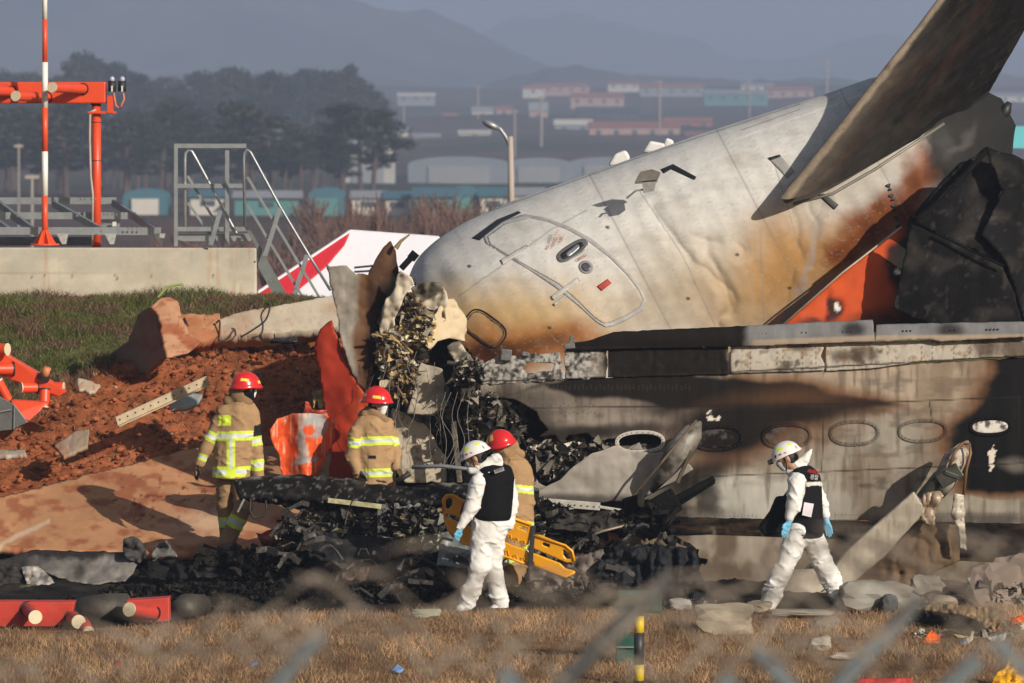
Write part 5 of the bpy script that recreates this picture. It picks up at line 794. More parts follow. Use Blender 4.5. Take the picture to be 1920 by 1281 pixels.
# concrete rubble on the right
gY = lambda py: H * F / (py - YH)
for k, (cx, cy, Y, r, sq, fl_, lb, c0) in enumerate((
    (1655, 1122, 53.9, .33, (1.25, .5, .52), .3, 'largest grey broken concrete block, right of the walking man', (.38, .36, .31)), (1605, 1118, 54.0, .22, (1, .6, .7), .1, 'rounded grey concrete lump touching the heel of the walking man', (.34, .31, .26)),
    (1358, 1164, 52.7, .27, (1.2, .6, .55), .5, 'pale concrete block on the grass left of the walking man', (.44, .37, .27)), (1500, 1152, 52.6, .20, (1.8, .5, .2), .5, 'long flat concrete piece between the feet of the walking man', (.42, .38, .31)),
    (1550, 1172, 52.4, .12, (1.1, .8, .6), .1, 'small grey stone on the grass below the flat concrete piece', (.36, .31, .25)), (1538, 1210, 51.4, .11, (1, .8, .7), .2, 'small pale stone on the grass, nearer the fence than the other grey one', (.38, .34, .28)),
    (1668, 1134, 53.2, .10, (.9, .6, 1.1), .1, 'dark pointed stone in front of the largest concrete block', (.12, .12, .12)), (1862, 1105, 54.2, .30, (1, .6, .9), .2, 'pinkish concrete lump beside the curved brown panel', (.38, .30, .25)),
    (1740, 1100, 54.0, .16, (1.2, .7, .8), .4, 'grey angular concrete block right of the largest one, at the wing foot', (.33, .29, .24)), (1900, 1075, 54.3, .26, (1.1, .6, .8), .4, 'tan concrete block at the right edge', (.36, .28, .22)), (1780, 1128, 53.6, .14, (1.5, .8, .5), .3, 'small tan concrete piece left of the pinkish lump', (.36, .29, .22)), (1420, 1140, 53.2, .10, (1.5, .8, .6), .3, 'small tan stone just left of the long flat concrete piece', (.36, .30, .22)), (1700, 1160, 52.1, .09, (1.3, .8, .6), .3, 'small brown stone on the grass under the largest block', (.3, .2, .14)),
    (1583, 1232, 51.2, .10, (1.4, .6, .35), .2, 'flat pale stone lying on the grass at the lower right', (.46, .38, .32)), (1275, 1135, 53.4, .10, (1.3, .7, .6), .2, 'small white rock left of the pale concrete block', (.5, .48, .44)), (800, 1152, 53.2, .10, (1.5, .8, .4), .2, 'pale green-white crumbs at the feet of the stretcher carrier', (.42, .42, .3)))):
    V, Fc = lump((0, 0, 0), r * 1.05, sq, 3, 30 + k, .55, min(.75, fl_ + .3)); V = V + W(cx, cy - 2, min(Y, float(gY(cy + r * sq[2] * 130)))); sd = fbm(V[:, 0] * 5, V[:, 2] * 5, V[:, 1] * 5, 4, 3)[:, None]
    mk('concrete_rubble', V, Fc, m_conc, col=np.array(c0) * .8 * (1 + .5 * sd), smooth=False, label=lb, cat='rubble', group='concrete rubble in front of the wreck')
# scraps on the lower right
for k, (nm, Pq, c0, cr, lb) in enumerate((
    ('curved_brown_panel', [(1700, 1140, 53.2), (1760, 1132, 53.2), (1830, 1138, 53.2), (1870, 1140, 53.1), (1882, 1165, 52.9), (1866, 1188, 52.7), (1852, 1184, 52.8), (1840, 1166, 52.9), (1800, 1152, 53.1)], (.26, .17, .09), .1, 'curved brown panel with a drooping end on the lower right grass'),
    ('black_scrap_heap', [(1700, 1145, 53.5), (1730, 1128, 53.5), (1800, 1150, 53.4), (1846, 1162, 53.3), (1848, 1176, 53.3), (1760, 1176, 53.3), (1710, 1165, 53.4)], (.008, .008, .008), .08, 'black scrap under the curved brown panel'),
    ('white_box_scrap', [(1812, 1084, 54.3), (1842, 1082, 54.3), (1850, 1094, 54.3), (1832, 1110, 54.2), (1818, 1100, 54.2)], (.5, .49, .47), .06, 'small white torn box behind the curved brown panel'),
    ('tan_sheet', [(1880, 1080, 54.4), (1930, 1030, 54.5), (1990, 1030, 54.5), (1990, 1110, 54.3), (1930, 1094, 54.3)], (.40, .31, .24), .03, 'tan sheet at the right edge above the rubble'),
    ('orange_packet', [(1727, 1206, 51.8), (1746, 1182, 51.9), (1762, 1194, 51.9), (1762, 1208, 51.8)], (.75, .13, .02), .06, 'bright orange folded packet on the grass at the lower right'),
    ('cream_curl', [(1800, 1205, 51.8), (1818, 1195, 51.8), (1822, 1182, 51.9), (1826, 1186, 51.9), (1824, 1200, 51.8), (1810, 1210, 51.7)], (.66, .60, .48), .05, 'cream curled strip beside the orange packet'),
    ('white_strip', [(1850, 1196, 51.9), (1880, 1188, 51.9), (1888, 1186, 51.9), (1884, 1200, 51.8), (1862, 1204, 51.8)], (.6, .57, .5), .05, 'white pointed scrap left of the orange wedge'),
    ('orange_wedge', [(1890, 1162, 52.4), (1930, 1150, 52.4), (1960, 1160, 52.4), (1940, 1172, 52.3), (1898, 1170, 52.3)], (.70, .12, .03), .05, 'orange wedge at the right edge'),
    ('blue_paper_scrap', [(1795, 1200, 51.8), (1812, 1198, 51.8), (1815, 1206, 51.7), (1800, 1210, 51.7)], (.16, .26, .38), .04, 'tiny blue scrap beside the cream curl'),
    ('blue_paper_scrap', [(732, 1258, 49.6), (745, 1246, 49.7), (758, 1255, 49.6), (750, 1262, 49.5)], (.22, .36, .62), .03, 'light blue crumpled paper on the dry grass near the middle'),
    ('blue_paper_scrap', [(468, 1244, 49.9), (482, 1240, 50), (484, 1245, 49.9), (472, 1249, 49.9)], (.15, .25, .6), .03, 'small blue scrap on the grass left of the middle'),
    ('red_paper_scrap', [(214, 1242, 50), (224, 1238, 50), (226, 1250, 49.9), (217, 1251, 49.9)], (.6, .04, .02), .03, 'small red scrap on the grass at the lower left'),
    ('red_tape_strip', [(1610, 1273, 49.0), (1710, 1272, 49.0), (1712, 1283, 48.9), (1608, 1284, 48.9)], (.62, .07, .06), .02, 'flat red strip lying at the bottom edge'),
    ('yellow_object', [(1860, 1281, 48.8), (1868, 1262, 48.9), (1885, 1254, 49), (1892, 1230, 49.1), (1902, 1240, 49.1), (1925, 1262, 48.9), (1925, 1290, 48.8), (1860, 1290, 48.8)], (.75, .38, .015), .08, 'bright yellow plastic object in the lower right corner'))):
    dY = min(0, gY(max(p_[1] for p_ in Pq)) - .06 - min(p_[2] for p_ in Pq)); Pq = [(a_, b_, Y_ + dY) for a_, b_, Y_ in Pq]
    plate(nm, Pq, m_scrap, lambda x, y, c0=c0: np.tile(c0, (len(x), 1)) * (1 + .25 * fbm(x / 9, y / 9, 0, 4, 270))[:, None], 2.2, .01, crum=cr, cs=14, jag=.5, label=lb, cat='scrap')
crumple_pile('fine_litter', [(1810, 1196, 100, 14, 50.6, 1.4), (1890, 1130, 50, 40, 53.2, 1), (1700, 1130, 60, 10, 53.4, .5), (1300, 1128, 100, 6, 53.5, .4)], m_scrap, None, 420, .028, MIX, kind='stuff')

crumple_pile('bright_litter', [(1790, 1204, 90, 8, 50.4, 1), (1690, 1198, 40, 6, 50.6, .3), (1900, 1180, 40, 12, 51.2, .6)], m_scrap, None, 70, .035, [(.6, .1, .03), (.55, .52, .46), (.5, .4, .2), (.15, .25, .35), (.3, .02, .02), (.45, .44, .42)], kind='stuff', smooth=True)
# ================================================================ BACKGROUND
m_pl = M('plaster', None, .9, 0, .08, .5, 0); m_bark = M('bark', (.11, .075, .06), .9, 0, .3, 3, 0); m_leaf = M('pine leaf', None, .9, 0, .2, .5, 0, spec=.1)
def house(px, py, Y, wpx, hpx, wall, roof, name='house', lab='', cat='house', arch=False, group=None):
    s_ = Y / F; x0 = (px - 960) * s_; w_ = wpx * s_; h_ = hpx * s_; zb = H - (py - YH) * s_; d = max(5, w_ * .5); o = thing(name, lab, cat, (x0, Y, zb - 1), group); b = MB()
    if arch:
        P = [(x0 - w_ / 2, Y, zb - 2)] + [(x0 + w_ / 2 * math.cos(t), Y, zb + h_ * .6 + h_ * .4 * math.sin(t)) for t in np.linspace(math.pi, 0, 12)] + [(x0 + w_ / 2, Y, zb - 2)]
        b.prism(P, (0, d, 0)); b.build('arched_shell', roof, o); b = MB(); b.box((x0 - w_ * .3, Y - .3, zb - 2), (x0 + w_ * .3, Y - .05, zb + h_ * .5)); b.build('door', wall, o); return
    b.box((x0 - w_ / 2, Y, zb - 2), (x0 + w_ / 2, Y + d, zb + h_ * .6)); b.build('wall', wall, o)
    b = MB(); b.prism([(x0 - w_ / 2 - .3, Y - .4, zb + h_ * .6), (x0 - w_ / 2 - .3, Y + d / 2, zb + h_), (x0 - w_ / 2 - .3, Y + d, zb + h_ * .6)], (w_ + .6, 0, 0)); b.build('roof', roof, o)
    n = max(1, int(w_ / 5)); 
    for q_ in range(n):
        xx = x0 - w_ / 2 + (q_ + .5) * w_ / n; b = MB(); b.box((xx - .7, Y - .12, zb + h_ * .12), (xx + .7, Y - .04, zb + h_ * .42)); b.build('window', M_win, o)
M_win = M('far window', (.08, .10, .12), .3); mm = lambda n_, c: M(n_, c, .8, 0, .1, .3, 0)
mt1, mt2, mwh, mrd, mgr, mbr, mpk = mm('teal roof', (.10, .27, .26)), mm('blue roof', (.06, .16, .21)), mm('white wall', (.66, .62, .55)), mm('rust roof', (.36, .13, .09)), mm('grey roof', (.30, .31, .33)), mm('dark roof', (.05, .055, .07)), mm('pink wall', (.50, .32, .27))
tl_ = [(272, 392, 84, 38, mwh, mt2, 1, 'blue arched shed left of the stairs'), (390, 390, 66, 34, mwh, mt2, 0, 'white low house with blue roof seen through the stair rails'), (500, 392, 120, 34, mt1, mgr, 0, 'long teal shed right behind the stair handrail'), (612, 392, 70, 40, mt1, mt2, 1, 'teal arched shed between stair and white houses'), (690, 392, 60, 34, mwh, mgr, 0, 'white house right of the arched teal shed'), (745, 393, 44, 34, mwh, mt2, 0, 'small white house with blue roof behind the bare bushes'), (812, 396, 70, 44, mt1, mt2, 0, 'bright teal shed with blue roof behind the bare bushes'), (870, 394, 56, 46, mt1, mt2, 1, 'blue arched shed left of the street lamp'), (925, 394, 50, 42, mwh, mt2, 0, 'white house just left of the street lamp foot'), (990, 390, 56, 38, mwh, mgr, 0, 'white house right of the street lamp'), (1060, 388, 60, 36, mwh, mt2, 0, 'white house half hidden by the aircraft tail')]
for px, py, w_, h_, a, b_, ar, lb in tl_: house(px, py, 505 + (px % 7), w_, h_, a, b_, 'roadside_shed', lb, 'shed', bool(ar), 'teal and white sheds along the road')
town = [(735, 262, 60, 24, mwh, mgr), (800, 268, 50, 18, mpk, mgr), (690, 300, 90, 40, mwh, mgr), (845, 228, 26, 16, mwh, mrd), (780, 190, 70, 16, mgr, mwh), (905, 222, 40, 22, mwh, mgr), (945, 216, 30, 18, mpk, mrd), (890, 258, 60, 14, mwh, mwh), (1010, 232, 34, 40, mpk, mgr), (1075, 250, 70, 26, mgr, mwh), (1140, 226, 120, 26, mbr, mbr), (1190, 256, 170, 28, mpk, mrd), (1290, 240, 90, 20, mrd, mrd), (1340, 262, 110, 16, mpk, mrd), (1120, 196, 100, 22, mpk, mrd), (1050, 172, 110, 16, mpk, mrd), (1170, 165, 60, 12, mwh, mrd), (1260, 176, 120, 20, mgr, mrd), (1380, 190, 120, 22, mt1, mgr), (1480, 182, 90, 20, mpk, mrd), (1420, 170, 60, 14, mwh, mgr), (1000, 176, 40, 16, mwh, mrd), (165, 244, 26, 14, mwh, mrd), (235, 248, 44, 14, mwh, mt2), (290, 246, 34, 12, mwh, mgr), (350, 246, 50, 14, mpk, mt2), (60, 240, 50, 14, mpk, mrd), (300, 172, 24, 12, mwh, mgr), (670, 172, 22, 14, mwh, mgr), (1885, 190, 80, 16, mwh, mgr)]
pos = ['at the far left', 'left of centre', 'near the middle', 'right of the middle', 'at the right']
for k, (px, py, w_, h_, a, b_) in enumerate(town):
    Y = float(np.interp(py, [150, 190, 230, 260, 300], [2600, 2200, 1800, 1500, 1200])); rn = {mgr: 'grey', mrd: 'rust-red', mwh: 'white', mt2: 'blue', mbr: 'black'}[b_]; wn = {mwh: 'white', mpk: 'pink', mgr: 'grey', mbr: 'dark', mrd: 'red', mt1: 'teal'}[a]
    house(px, py, Y, w_, h_, a, b_, 'village_house', f'hazy {wn} house with {rn} roof in the far village', 'house', False, f'{wn} houses with {rn} roofs in the far village')
for k, (px, py, w_, h_) in enumerate(((690, 335, 100, 46), (860, 330, 190, 36), (1010, 330, 130, 34), (1140, 325, 150, 30), (1260, 318, 110, 22))):
    house(px, py, 900 + 12 * k, w_, h_, mgr, mm('greenhouse film', (.22, .25, .30) if k else (.50, .48, .45)), 'greenhouse', ('pale arched greenhouse right of the stairs', 'long grey-blue greenhouse left of the street lamp', 'grey-blue greenhouse behind the street lamp', 'grey-blue greenhouse above the tail ridge', 'rightmost grey-blue greenhouse above the tail')[k], 'greenhouse', True, 'plastic greenhouses in the fields')
b = MB(); b.box(W(1888, 278, 150), W(1990, 236, 156)); b.build('turquoise_shed', mm('turquoise', (.14, .55, .62)), label='turquoise metal shed wall at the right edge behind the tail cone', cat='shed')
# poles
m_pole = mm('pole concrete', (.42, .36, .31))
for k, (px, y0, y1, Y, r) in enumerate(((35, 270, 400, 400, .07), (60, 328, 440, 300, .08), (965, 205, 320, 1200, .22), (1015, 180, 300, 1300, .3), (1237, 150, 250, 1500, .3), (896, 160, 230, 1700, .25), (1405, 150, 230, 1700, .25), (1551, 110, 200, 1700, .3), (757, 190, 250, 1600, .22))):
    o = thing('utility_pole', f'thin pale utility pole number-like upright in the far fields', 'pole', W(px, y1 + 20, Y), 'utility poles in the far fields'); o['label'] = 'thin pale utility pole standing in the hazy fields'
    b = MB(); b.tube([W(px, y1 + 30, Y), W(px, y0, Y)], r, 6); b.build('shaft', m_pole, o); b = MB(); b.beam(W(px - r * F / Y * 5, y0 + 4, Y), W(px + r * F / Y * 5, y0 + 4, Y), .15, .2); b.build('crossarm', m_pole, o)
lp = thing('street_lamp', 'curved street lamp with a concrete pole rising behind the aircraft tail', 'street lamp', W(957, 420, 100)); YL = 100
b = MB(); b.tube([W(960, 470, YL), W(957, 256, YL)], [.075, .05], 10); b.build('pole', m_pole, lp, smooth=True); b = MB(); b.tube([W(956, 275, YL), W(948, 256, YL), W(938, 242, YL), W(926, 234, YL)], .035, 8); b.build('arm', m_steel, lp, smooth=True)
V, Fc = lump((0, 0, 0), 1, (1, 1, 1), 2, 1, 0); V = V * [.19, .11, .075]; a = R(25); V = V @ np.array([[math.cos(a), 0, -math.sin(a)], [0, 1, 0], [math.sin(a), 0, math.cos(a)]]) + W(920, 234, YL); b = MB(); b.add(V, Fc); b.build('lamp_head', m_steel, lp, smooth=True)
# pines
def leafcloud(c, rad, n, sz, r_):
    d = r_.normal(size=(n, 3)); d /= np.linalg.norm(d, axis=1, keepdims=True); P = c + d * rad * (r_.random((n, 1)) ** .4); A = r_.normal(size=(n, 3, 3)) * sz; return (P[:, None, :] + A).reshape(-1, 3)
def pine(seed, hh=15.):
    r_ = np.random.default_rng(seed); tb = MB(); lean = r_.normal(0, .04) * hh; tb.tube([(0, 0, -3), (lean * .3, 0, hh * .4), (lean, 0, hh * .95)], [.28, .2, .06], 6); Ls = []
    for k in range(10):
        zz = hh * (.42 + .058 * k); a = r_.uniform(0, 6.28); rd = hh * .17 * (1.25 - .08 * k) * r_.uniform(.5, 1.1); c = np.array([lean * zz / hh + math.cos(a) * rd, math.sin(a) * rd, zz]); tb.tube([(lean * zz / hh, 0, zz - .8), c], [.1, .03], 4)
        Ls.append(leafcloud(c, np.array([hh * .10, hh * .10, hh * .055]) * r_.uniform(.7, 1.3), 130, .26, r_))
    return tb, np.concatenate(Ls)
protos = []
for sd in range(5):
    tb, L = pine(sd); protos.append((tb, L))
tmesh = []
pinecols = [(.035, .042, .028), (.05, .05, .035), (.028, .036, .028)]
trees = []
xx = -140
while xx < 720: trees.append((xx + rng.normal(0, 6), float(np.interp(xx, [-140, 40, 100, 140, 170, 190, 230, 300, 360, 450, 540, 600, 650, 690, 720], [150, 130, 150, 125, 84, 108, 120, 165, 130, 132, 136, 122, 124, 140, 180])) + rng.uniform(-8, 16), 1080 + rng.uniform(-40, 120))); xx += 15
for k in range(80): trees.append((rng.uniform(-140, 700), rng.uniform(175, 290), rng.uniform(620, 820)))
for k, (px, py, Y) in enumerate(trees):
    zb = -6.0; zt = H - (py - YH) * Y / F; hh = zt - zb; fr = Y < 1000; lb = 'dark hazy pine of the tree belt behind the antenna' if not fr else 'lower dark hazy pine of the tree belt behind the antenna'
    o = thing('pine_tree', lb, 'tree', ((px - 960) * Y / F, Y, zb), 'pines in the dark belt behind the antenna' if not fr else 'lower pines at the front of the belt')
    if k < 5:
        tb, L = protos[k]; t1 = mk('trunk', np.array(tb.v) + BASE[o.name], tb.f, m_bark, o, smooth=False); t2 = mk('crown', L + BASE[o.name], np.arange(len(L)).reshape(-1, 3), m_leaf, o, col=np.repeat(np.array(pinecols[k % 3]) * rng.uniform(.5, 1.5, (len(L) // 3, 1)), 3, 0), smooth=False); tmesh.append((t1.data, t2.data))
    else:
        for nm, me in zip(('trunk', 'crown'), tmesh[k % 5]): c = bpy.data.objects.new(nm, me); COL.objects.link(c); c.parent = o
    o.scale = (hh / 15 * rng.uniform(.9, 1.4) * (1.5 if fr else 1),) * 2 + (hh / 15,)
# bare winter bushes
def bare(seed, hh=3.2):
    r_ = np.random.default_rng(seed); b = MB()
    def grow(p, d, L, r, lv):
        q_ = p + d * L; b.tube([p, (p + q_) / 2 + r_.normal(0, .03 * L, 3), q_], [r, r * .8, r * .6], 4, False)
        if lv < 4:
            for _ in range(3 if lv else 6):
                d2 = d + r_.normal(0, .34, 3); d2[2] = abs(d2[2]) + .35; d2 /= np.linalg.norm(d2); grow(p + (q_ - p) * r_.uniform(.5, 1), d2, L * r_.uniform(.6, .85), r * .6, lv + 1)
    grow(np.zeros(3), np.array([0, 0, 1.]), hh * .28, .07, 0); return b
bm_ = [bare(s_) for s_ in range(4)]; bme = []; m_twig = M('brown twig', (.17, .10, .08), .9, 0, .2, 2, 0)
bl = [(rng.uniform(540, 1040), rng.uniform(262, 340), rng.uniform(180, 260)) for _ in range(26)] + [(rng.uniform(230, 560), rng.uniform(345, 380), rng.uniform(180, 260)) for _ in range(8)]
for k, (px, py, Y) in enumerate(bl):
    zb = -5.2; hh = H - (py - YH) * Y / F - zb; o = thing('bare_bush', 'tall bare brown winter bush in front of the teal sheds' if k < 26 else 'lower bare brown bush behind the stair rails', 'bush', ((px - 960) * Y / F, Y, zb), 'bare bushes by the road' if k < 26 else 'lower bare bushes')
    if k < 4: o1 = mk('twigs', np.array(bm_[k].v) + BASE[o.name], bm_[k].f, m_twig, o, smooth=False); bme.append(o1.data)
    else: c = bpy.data.objects.new('twigs', bme[k % 4]); COL.objects.link(c); c.parent = o
    o.scale = (hh / 3.2 * 1.0,) * 2 + (hh / 3.0,)
n = 60000; gx_, gy_ = rng.uniform(-24, 6, n), rng.uniform(150, 330, n); gx_ = gx_ * gy_ / 150
blades('brown_brush', gx_, gy_, np.full(n, -5.05), rng.uniform(.6, 1.7, n), np.full(n, .10), np.array([.27, .15, .11]) * rng.uniform(.5, 1.4, (n, 1)), m_gr, .25)
# ================================================================ PEOPLE
def smin(a, b, k):
    h = np.clip(.5 + .5 * (b - a) / k, 0, 1); return b + (a - b) * h - k * h * (1 - h)
def prim_d(p, X):
    if p[0] == 'c':
        a, b, ra, rb = p[1:5]; ba = b - a; t = np.clip(((X - a) @ ba) / (ba @ ba + 1e-12), 0, 1); return np.linalg.norm(X - a - t[..., None] * ba, axis=-1) - (ra + (rb - ra) * t), t
    c, r, Rm = p[1:4]; q = (X - c) @ Rm.T / r; k0 = np.linalg.norm(q, axis=-1); k1 = np.linalg.norm(q / r, axis=-1); return k0 * (k0 - 1) / (k1 + 1e-9), q[..., 2]
def nets(prims, h, k=.02, disp=None, cut=None):
    lo = np.min([np.minimum(p[1] - p[3], p[2] - p[4]) if p[0] == 'c' else p[1] - max(p[2]) for p in prims], 0) - .05; hi = np.max([np.maximum(p[1] + p[3], p[2] + p[4]) if p[0] == 'c' else p[1] + max(p[2]) for p in prims], 0) + .05
    n = np.ceil((hi - lo) / h).astype(int) + 1; ax = [lo[i] + h * np.arange(n[i]) for i in range(3)]; Fd = np.full(n, .2)
    for p in prims:
        l_, h_ = (np.minimum(p[1] - p[3], p[2] - p[4]), np.maximum(p[1] + p[3], p[2] + p[4])) if p[0] == 'c' else (p[1] - max(p[2]), p[1] + max(p[2]))
        s0 = np.clip(((l_ - .05 - lo) / h).astype(int), 0, n); s1 = np.clip(((h_ + .05 - lo) / h).astype(int) + 1, 0, n); sl = tuple(slice(s0[i], s1[i]) for i in range(3))
        G = np.stack(np.meshgrid(*[ax[i][sl[i]] for i in range(3)], indexing='ij'), -1); d, _ = prim_d(p, G); Fd[sl] = smin(Fd[sl], d, k)
    G = np.stack(np.meshgrid(*ax, indexing='ij'), -1)
    if disp is not None: m = np.abs(Fd) < .06; Fd[m] += disp(G[m])
    if cut is not None: Fd = np.maximum(Fd, cut(G))
    S = Fd < 0; nx_, ny_, nz_ = S.shape; c8 = [(a, b, c) for a in (0, 1) for b in (0, 1) for c in (0, 1)]
    cs_ = sum(S[a:nx_ - 1 + a, b:ny_ - 1 + b, c:nz_ - 1 + c].astype(int) for a, b, c in c8); act = (cs_ > 0) & (cs_ < 8); idx = -np.ones(act.shape, int); ids = np.argwhere(act); idx[act] = np.arange(len(ids))
    acc = np.zeros((len(ids), 3)); cnt = np.zeros(len(ids)); i, j, l = ids.T
    for a in c8:
        for x_ in range(3):
            if a[x_]: continue
            b = list(a); b[x_] = 1; fa = Fd[i + a[0], j + a[1], l + a[2]]; fb = Fd[i + b[0], j + b[1], l + b[2]]; m = (fa < 0) != (fb < 0); t = fa[m] / (fa[m] - fb[m]); P = np.tile(np.array(a, float), (m.sum(), 1)); P[:, x_] += t; acc[m] += P; cnt[m] += 1
    V = lo + h * (ids + acc / cnt[:, None]); Q = []
    for x_ in range(3):
        y_, z_ = [(1, 2), (2, 0), (0, 1)][x_]; s0 = [slice(1, -1)] * 3; s0[x_] = slice(0, -1); s1 = list(s0); s1[x_] = slice(1, None)
        A, B = S[tuple(s0)], S[tuple(s1)]; e = np.argwhere(A != B); f = A[A != B]; e = e + [1, 1, 1]; e[:, x_] -= 1
        def at(dy, dz): q = e.copy(); q[:, y_] += dy; q[:, z_] += dz; return idx[q[:, 0], q[:, 1], q[:, 2]]
        q = np.stack([at(-1, -1), at(0, -1), at(0, 0), at(-1, 0)], -1); q[~f] = q[~f][:, ::-1]; Q.append(q)
    return V, np.concatenate(Q)
YEL, SIL = (.62, .78, .06), (.62, .64, .62)
def stripe(c, t, t0, hw):      # reflective band: yellow, silver, yellow
    d = np.abs(t - t0); c[d < hw] = YEL; c[d < hw * .42] = SIL; return c
class Person:
    def __init__(s, lab, base, Y, cat='person', group=None): s.Y = Y; s.o = thing('person', lab, cat, W(*base, Y), group)
    def J(s, px, py, dy=0): return W(px, py, s.Y + dy) * [1, 1, 1]
    def c(s, a, b, ra, rb=None): return ('c', s.J(*a), s.J(*b), ra, ra if rb is None else rb)
    def e(s, c_, r, rx=0, ry=0, rz=0):
        cx, sx, cy, sy, cz, sz = math.cos(R(rx)), math.sin(R(rx)), math.cos(R(ry)), math.sin(R(ry)), math.cos(R(rz)), math.sin(R(rz))
        M_ = np.array([[cz, -sz, 0], [sz, cz, 0], [0, 0, 1]]) @ np.array([[cy, 0, sy], [0, 1, 0], [-sy, 0, cy]]) @ np.array([[1, 0, 0], [0, cx, -sx], [0, sx, cx]]); return ('e', s.J(*c_), np.array(r, float), M_.T)
    def part(s, name, prims, mat, h=.011, k=.03, fold=.006, fs=14, col=None, parent=None, cut=None, lab=None, smooth=True, sy=1.):
        dp = (lambda G: fold * (fbm(G[:, 0] * fs, G[:, 1] * fs, G[:, 2] * fs * sy, 3, len(s.o.name) + len(name)) * .7 - 1.0 * np.maximum(fbm(G[:, 0] * fs * .5 + G[:, 2] * fs * .45, G[:, 1] * fs * .4, G[:, 2] * fs * .8 - G[:, 0] * fs * .3, 2, 5, True) - .15, 0) ** 2 * 2)) if fold else None
        V, Q = nets(prims, h, k, dp, cut); cc = None
        if col is not None:
            D = [prim_d(p, V) for p in prims]; ii = np.argmin([d[0] for d in D], 0); T = np.stack([d[1] for d in D])[ii, np.arange(len(V))]; cc = col(V, ii, T, (V[:, 0] * F / V[:, 1] + 960), (YH + (H - V[:, 2]) * F / V[:, 1]))
        return mk(name, V, Q, mat, parent or s.o, col=cc, smooth=smooth, label=lab)
    def hand(s, wr, kn, tip, curl=(0, 0, 1), spread=None, r=.010, thumb=1, name='glove', mat=None, cuff=None):
        # palm from wrist to knuckles, five bent fingers of unequal length, thumb off the side
        w_, k_, t_ = s.J(*wr), s.J(*kn), s.J(*tip); ax_ = (k_ - w_) / np.linalg.norm(k_ - w_); side = np.array(spread if spread is not None else (0, 1, 0), float); side -= ax_ * (side @ ax_); side /= np.linalg.norm(side)
        P = [('c', w_, w_ + ax_ * .03, .026, .030)] + [('c', w_ + ax_ * .02 + side * o_ * .5, k_ + side * o_, .018, .014) for o_ in (-.030, -.010, .010, .030)]
        fd = (t_ - k_); L0 = np.linalg.norm(fd); fd = fd / L0; bend = np.array(curl, float)
        for o_, L in zip((-.033, -.011, .011, .032), (.78, 1., .95, .72)):
            a = k_ + side * o_; b = a + fd * L0 * L * .5; c_ = b + (fd * .6 + bend * .5) * L0 * L * .5; P += [('c', a, b, r, r * .9), ('c', b, c_, r * .9, r * .75)]
        a = w_ + ax_ * .025 + side * .026 * thumb; b = a + (ax_ * .7 + side * thumb * .6) * .038; P += [('c', a, b, .014, .011), ('c', b, b + (ax_ * .9 + side * thumb * .1) * .03, .011, .009)]
        if cuff: P.append(('c', w_ - ax_ * cuff, w_, .038, .032))
        V, Q = nets(P, .0055, .008); return mk(name, V, Q, mat, s.o, smooth=True)
def helmet(ps, c, fwd, up, rx, ry, rz, mat, colf, name='helmet', th=lambda f: 96, flare=.015):
    n, m = 72, 40; f = np.array(fwd, float); f /= np.linalg.norm(f); u = np.array(up, float); u -= f * (u @ f); u /= np.linalg.norm(u); s_ = np.cross(f, u)
    A, T = np.meshgrid(np.linspace(0, 2 * math.pi, n, endpoint=False), np.linspace(0, 1, m), indexing='ij'); ca = np.cos(A); tm = np.radians(th(ca)); th_ = T * tm
    r_ = 1 + flare / rx * ss(.80, 1, T) * (1 + .8 * np.maximum(ca, 0) ** 4 + .4 * np.maximum(-ca, 0) ** 2); ridge = 1 + .03 * np.exp(-(np.sin(A) * np.sin(th_) / .12) ** 2) * (T < .8)
    L = np.stack([rx * np.cos(A) * np.sin(th_) * r_, ry * np.sin(A) * np.sin(th_) * r_, rz * np.cos(th_) * ridge], -1).reshape(-1, 3); V = L[:, :1] * f + L[:, 1:2] * s_ + L[:, 2:] * u + np.array(c)
    i, j = np.meshgrid(np.arange(n), np.arange(m - 1), indexing='ij'); i, j = i.ravel(), j.ravel(); i2 = (i + 1) % n; q = np.stack([i * m + j, i * m + j + 1, i2 * m + j + 1, i2 * m + j], -1)
    A = np.degrees(A.ravel()); A = (A + 180) % 360 - 180; cc = colf(A, np.degrees(th_.ravel()), T.ravel()); return mk(name, V, q, mat, ps.o, col=cc, solid=.012)
m_skinp = M('skin', (.46, .25, .16), .5, 0, .06, 20, .05, 90); m_hair = M('hair', (.012, .010, .009), .6, 0, .2, 60, .4, 90)
m_hel = M('helmet shell', None, .22, 0, .04, 6, 0); m_coat = M('bunker coat cloth', None, .85, 0, .10, 12, .35, 110, dist=.004, spec=.2)
m_suit = M('white coverall', None, .8, 0, .04, 10, .35, 60, dist=.004, spec=.25); m_blk = M('black nylon', (.007, .007, .008), .8, 0, .2, 20, .3, 90, spec=.08); m_glb = M('blue nitrile', (.16, .48, .72), .45, 0, .08, 20, .1)
m_gk = M('black leather glove', (.016, .015, .015), .6, 0, .2, 20); m_mask = M('white mask', (.78, .77, .75), .8, 0, .04, 20); m_maskg = M('grey mask', (.36, .37, .38), .8); m_boot = M('boot leather', (.10, .055, .035), .6, 0, .3, 20, .3); m_shoe = M('shoe cover', (.62, .60, .60), .7, 0, .15, 20, .3)
TANC = np.array([.36, .225, .115])
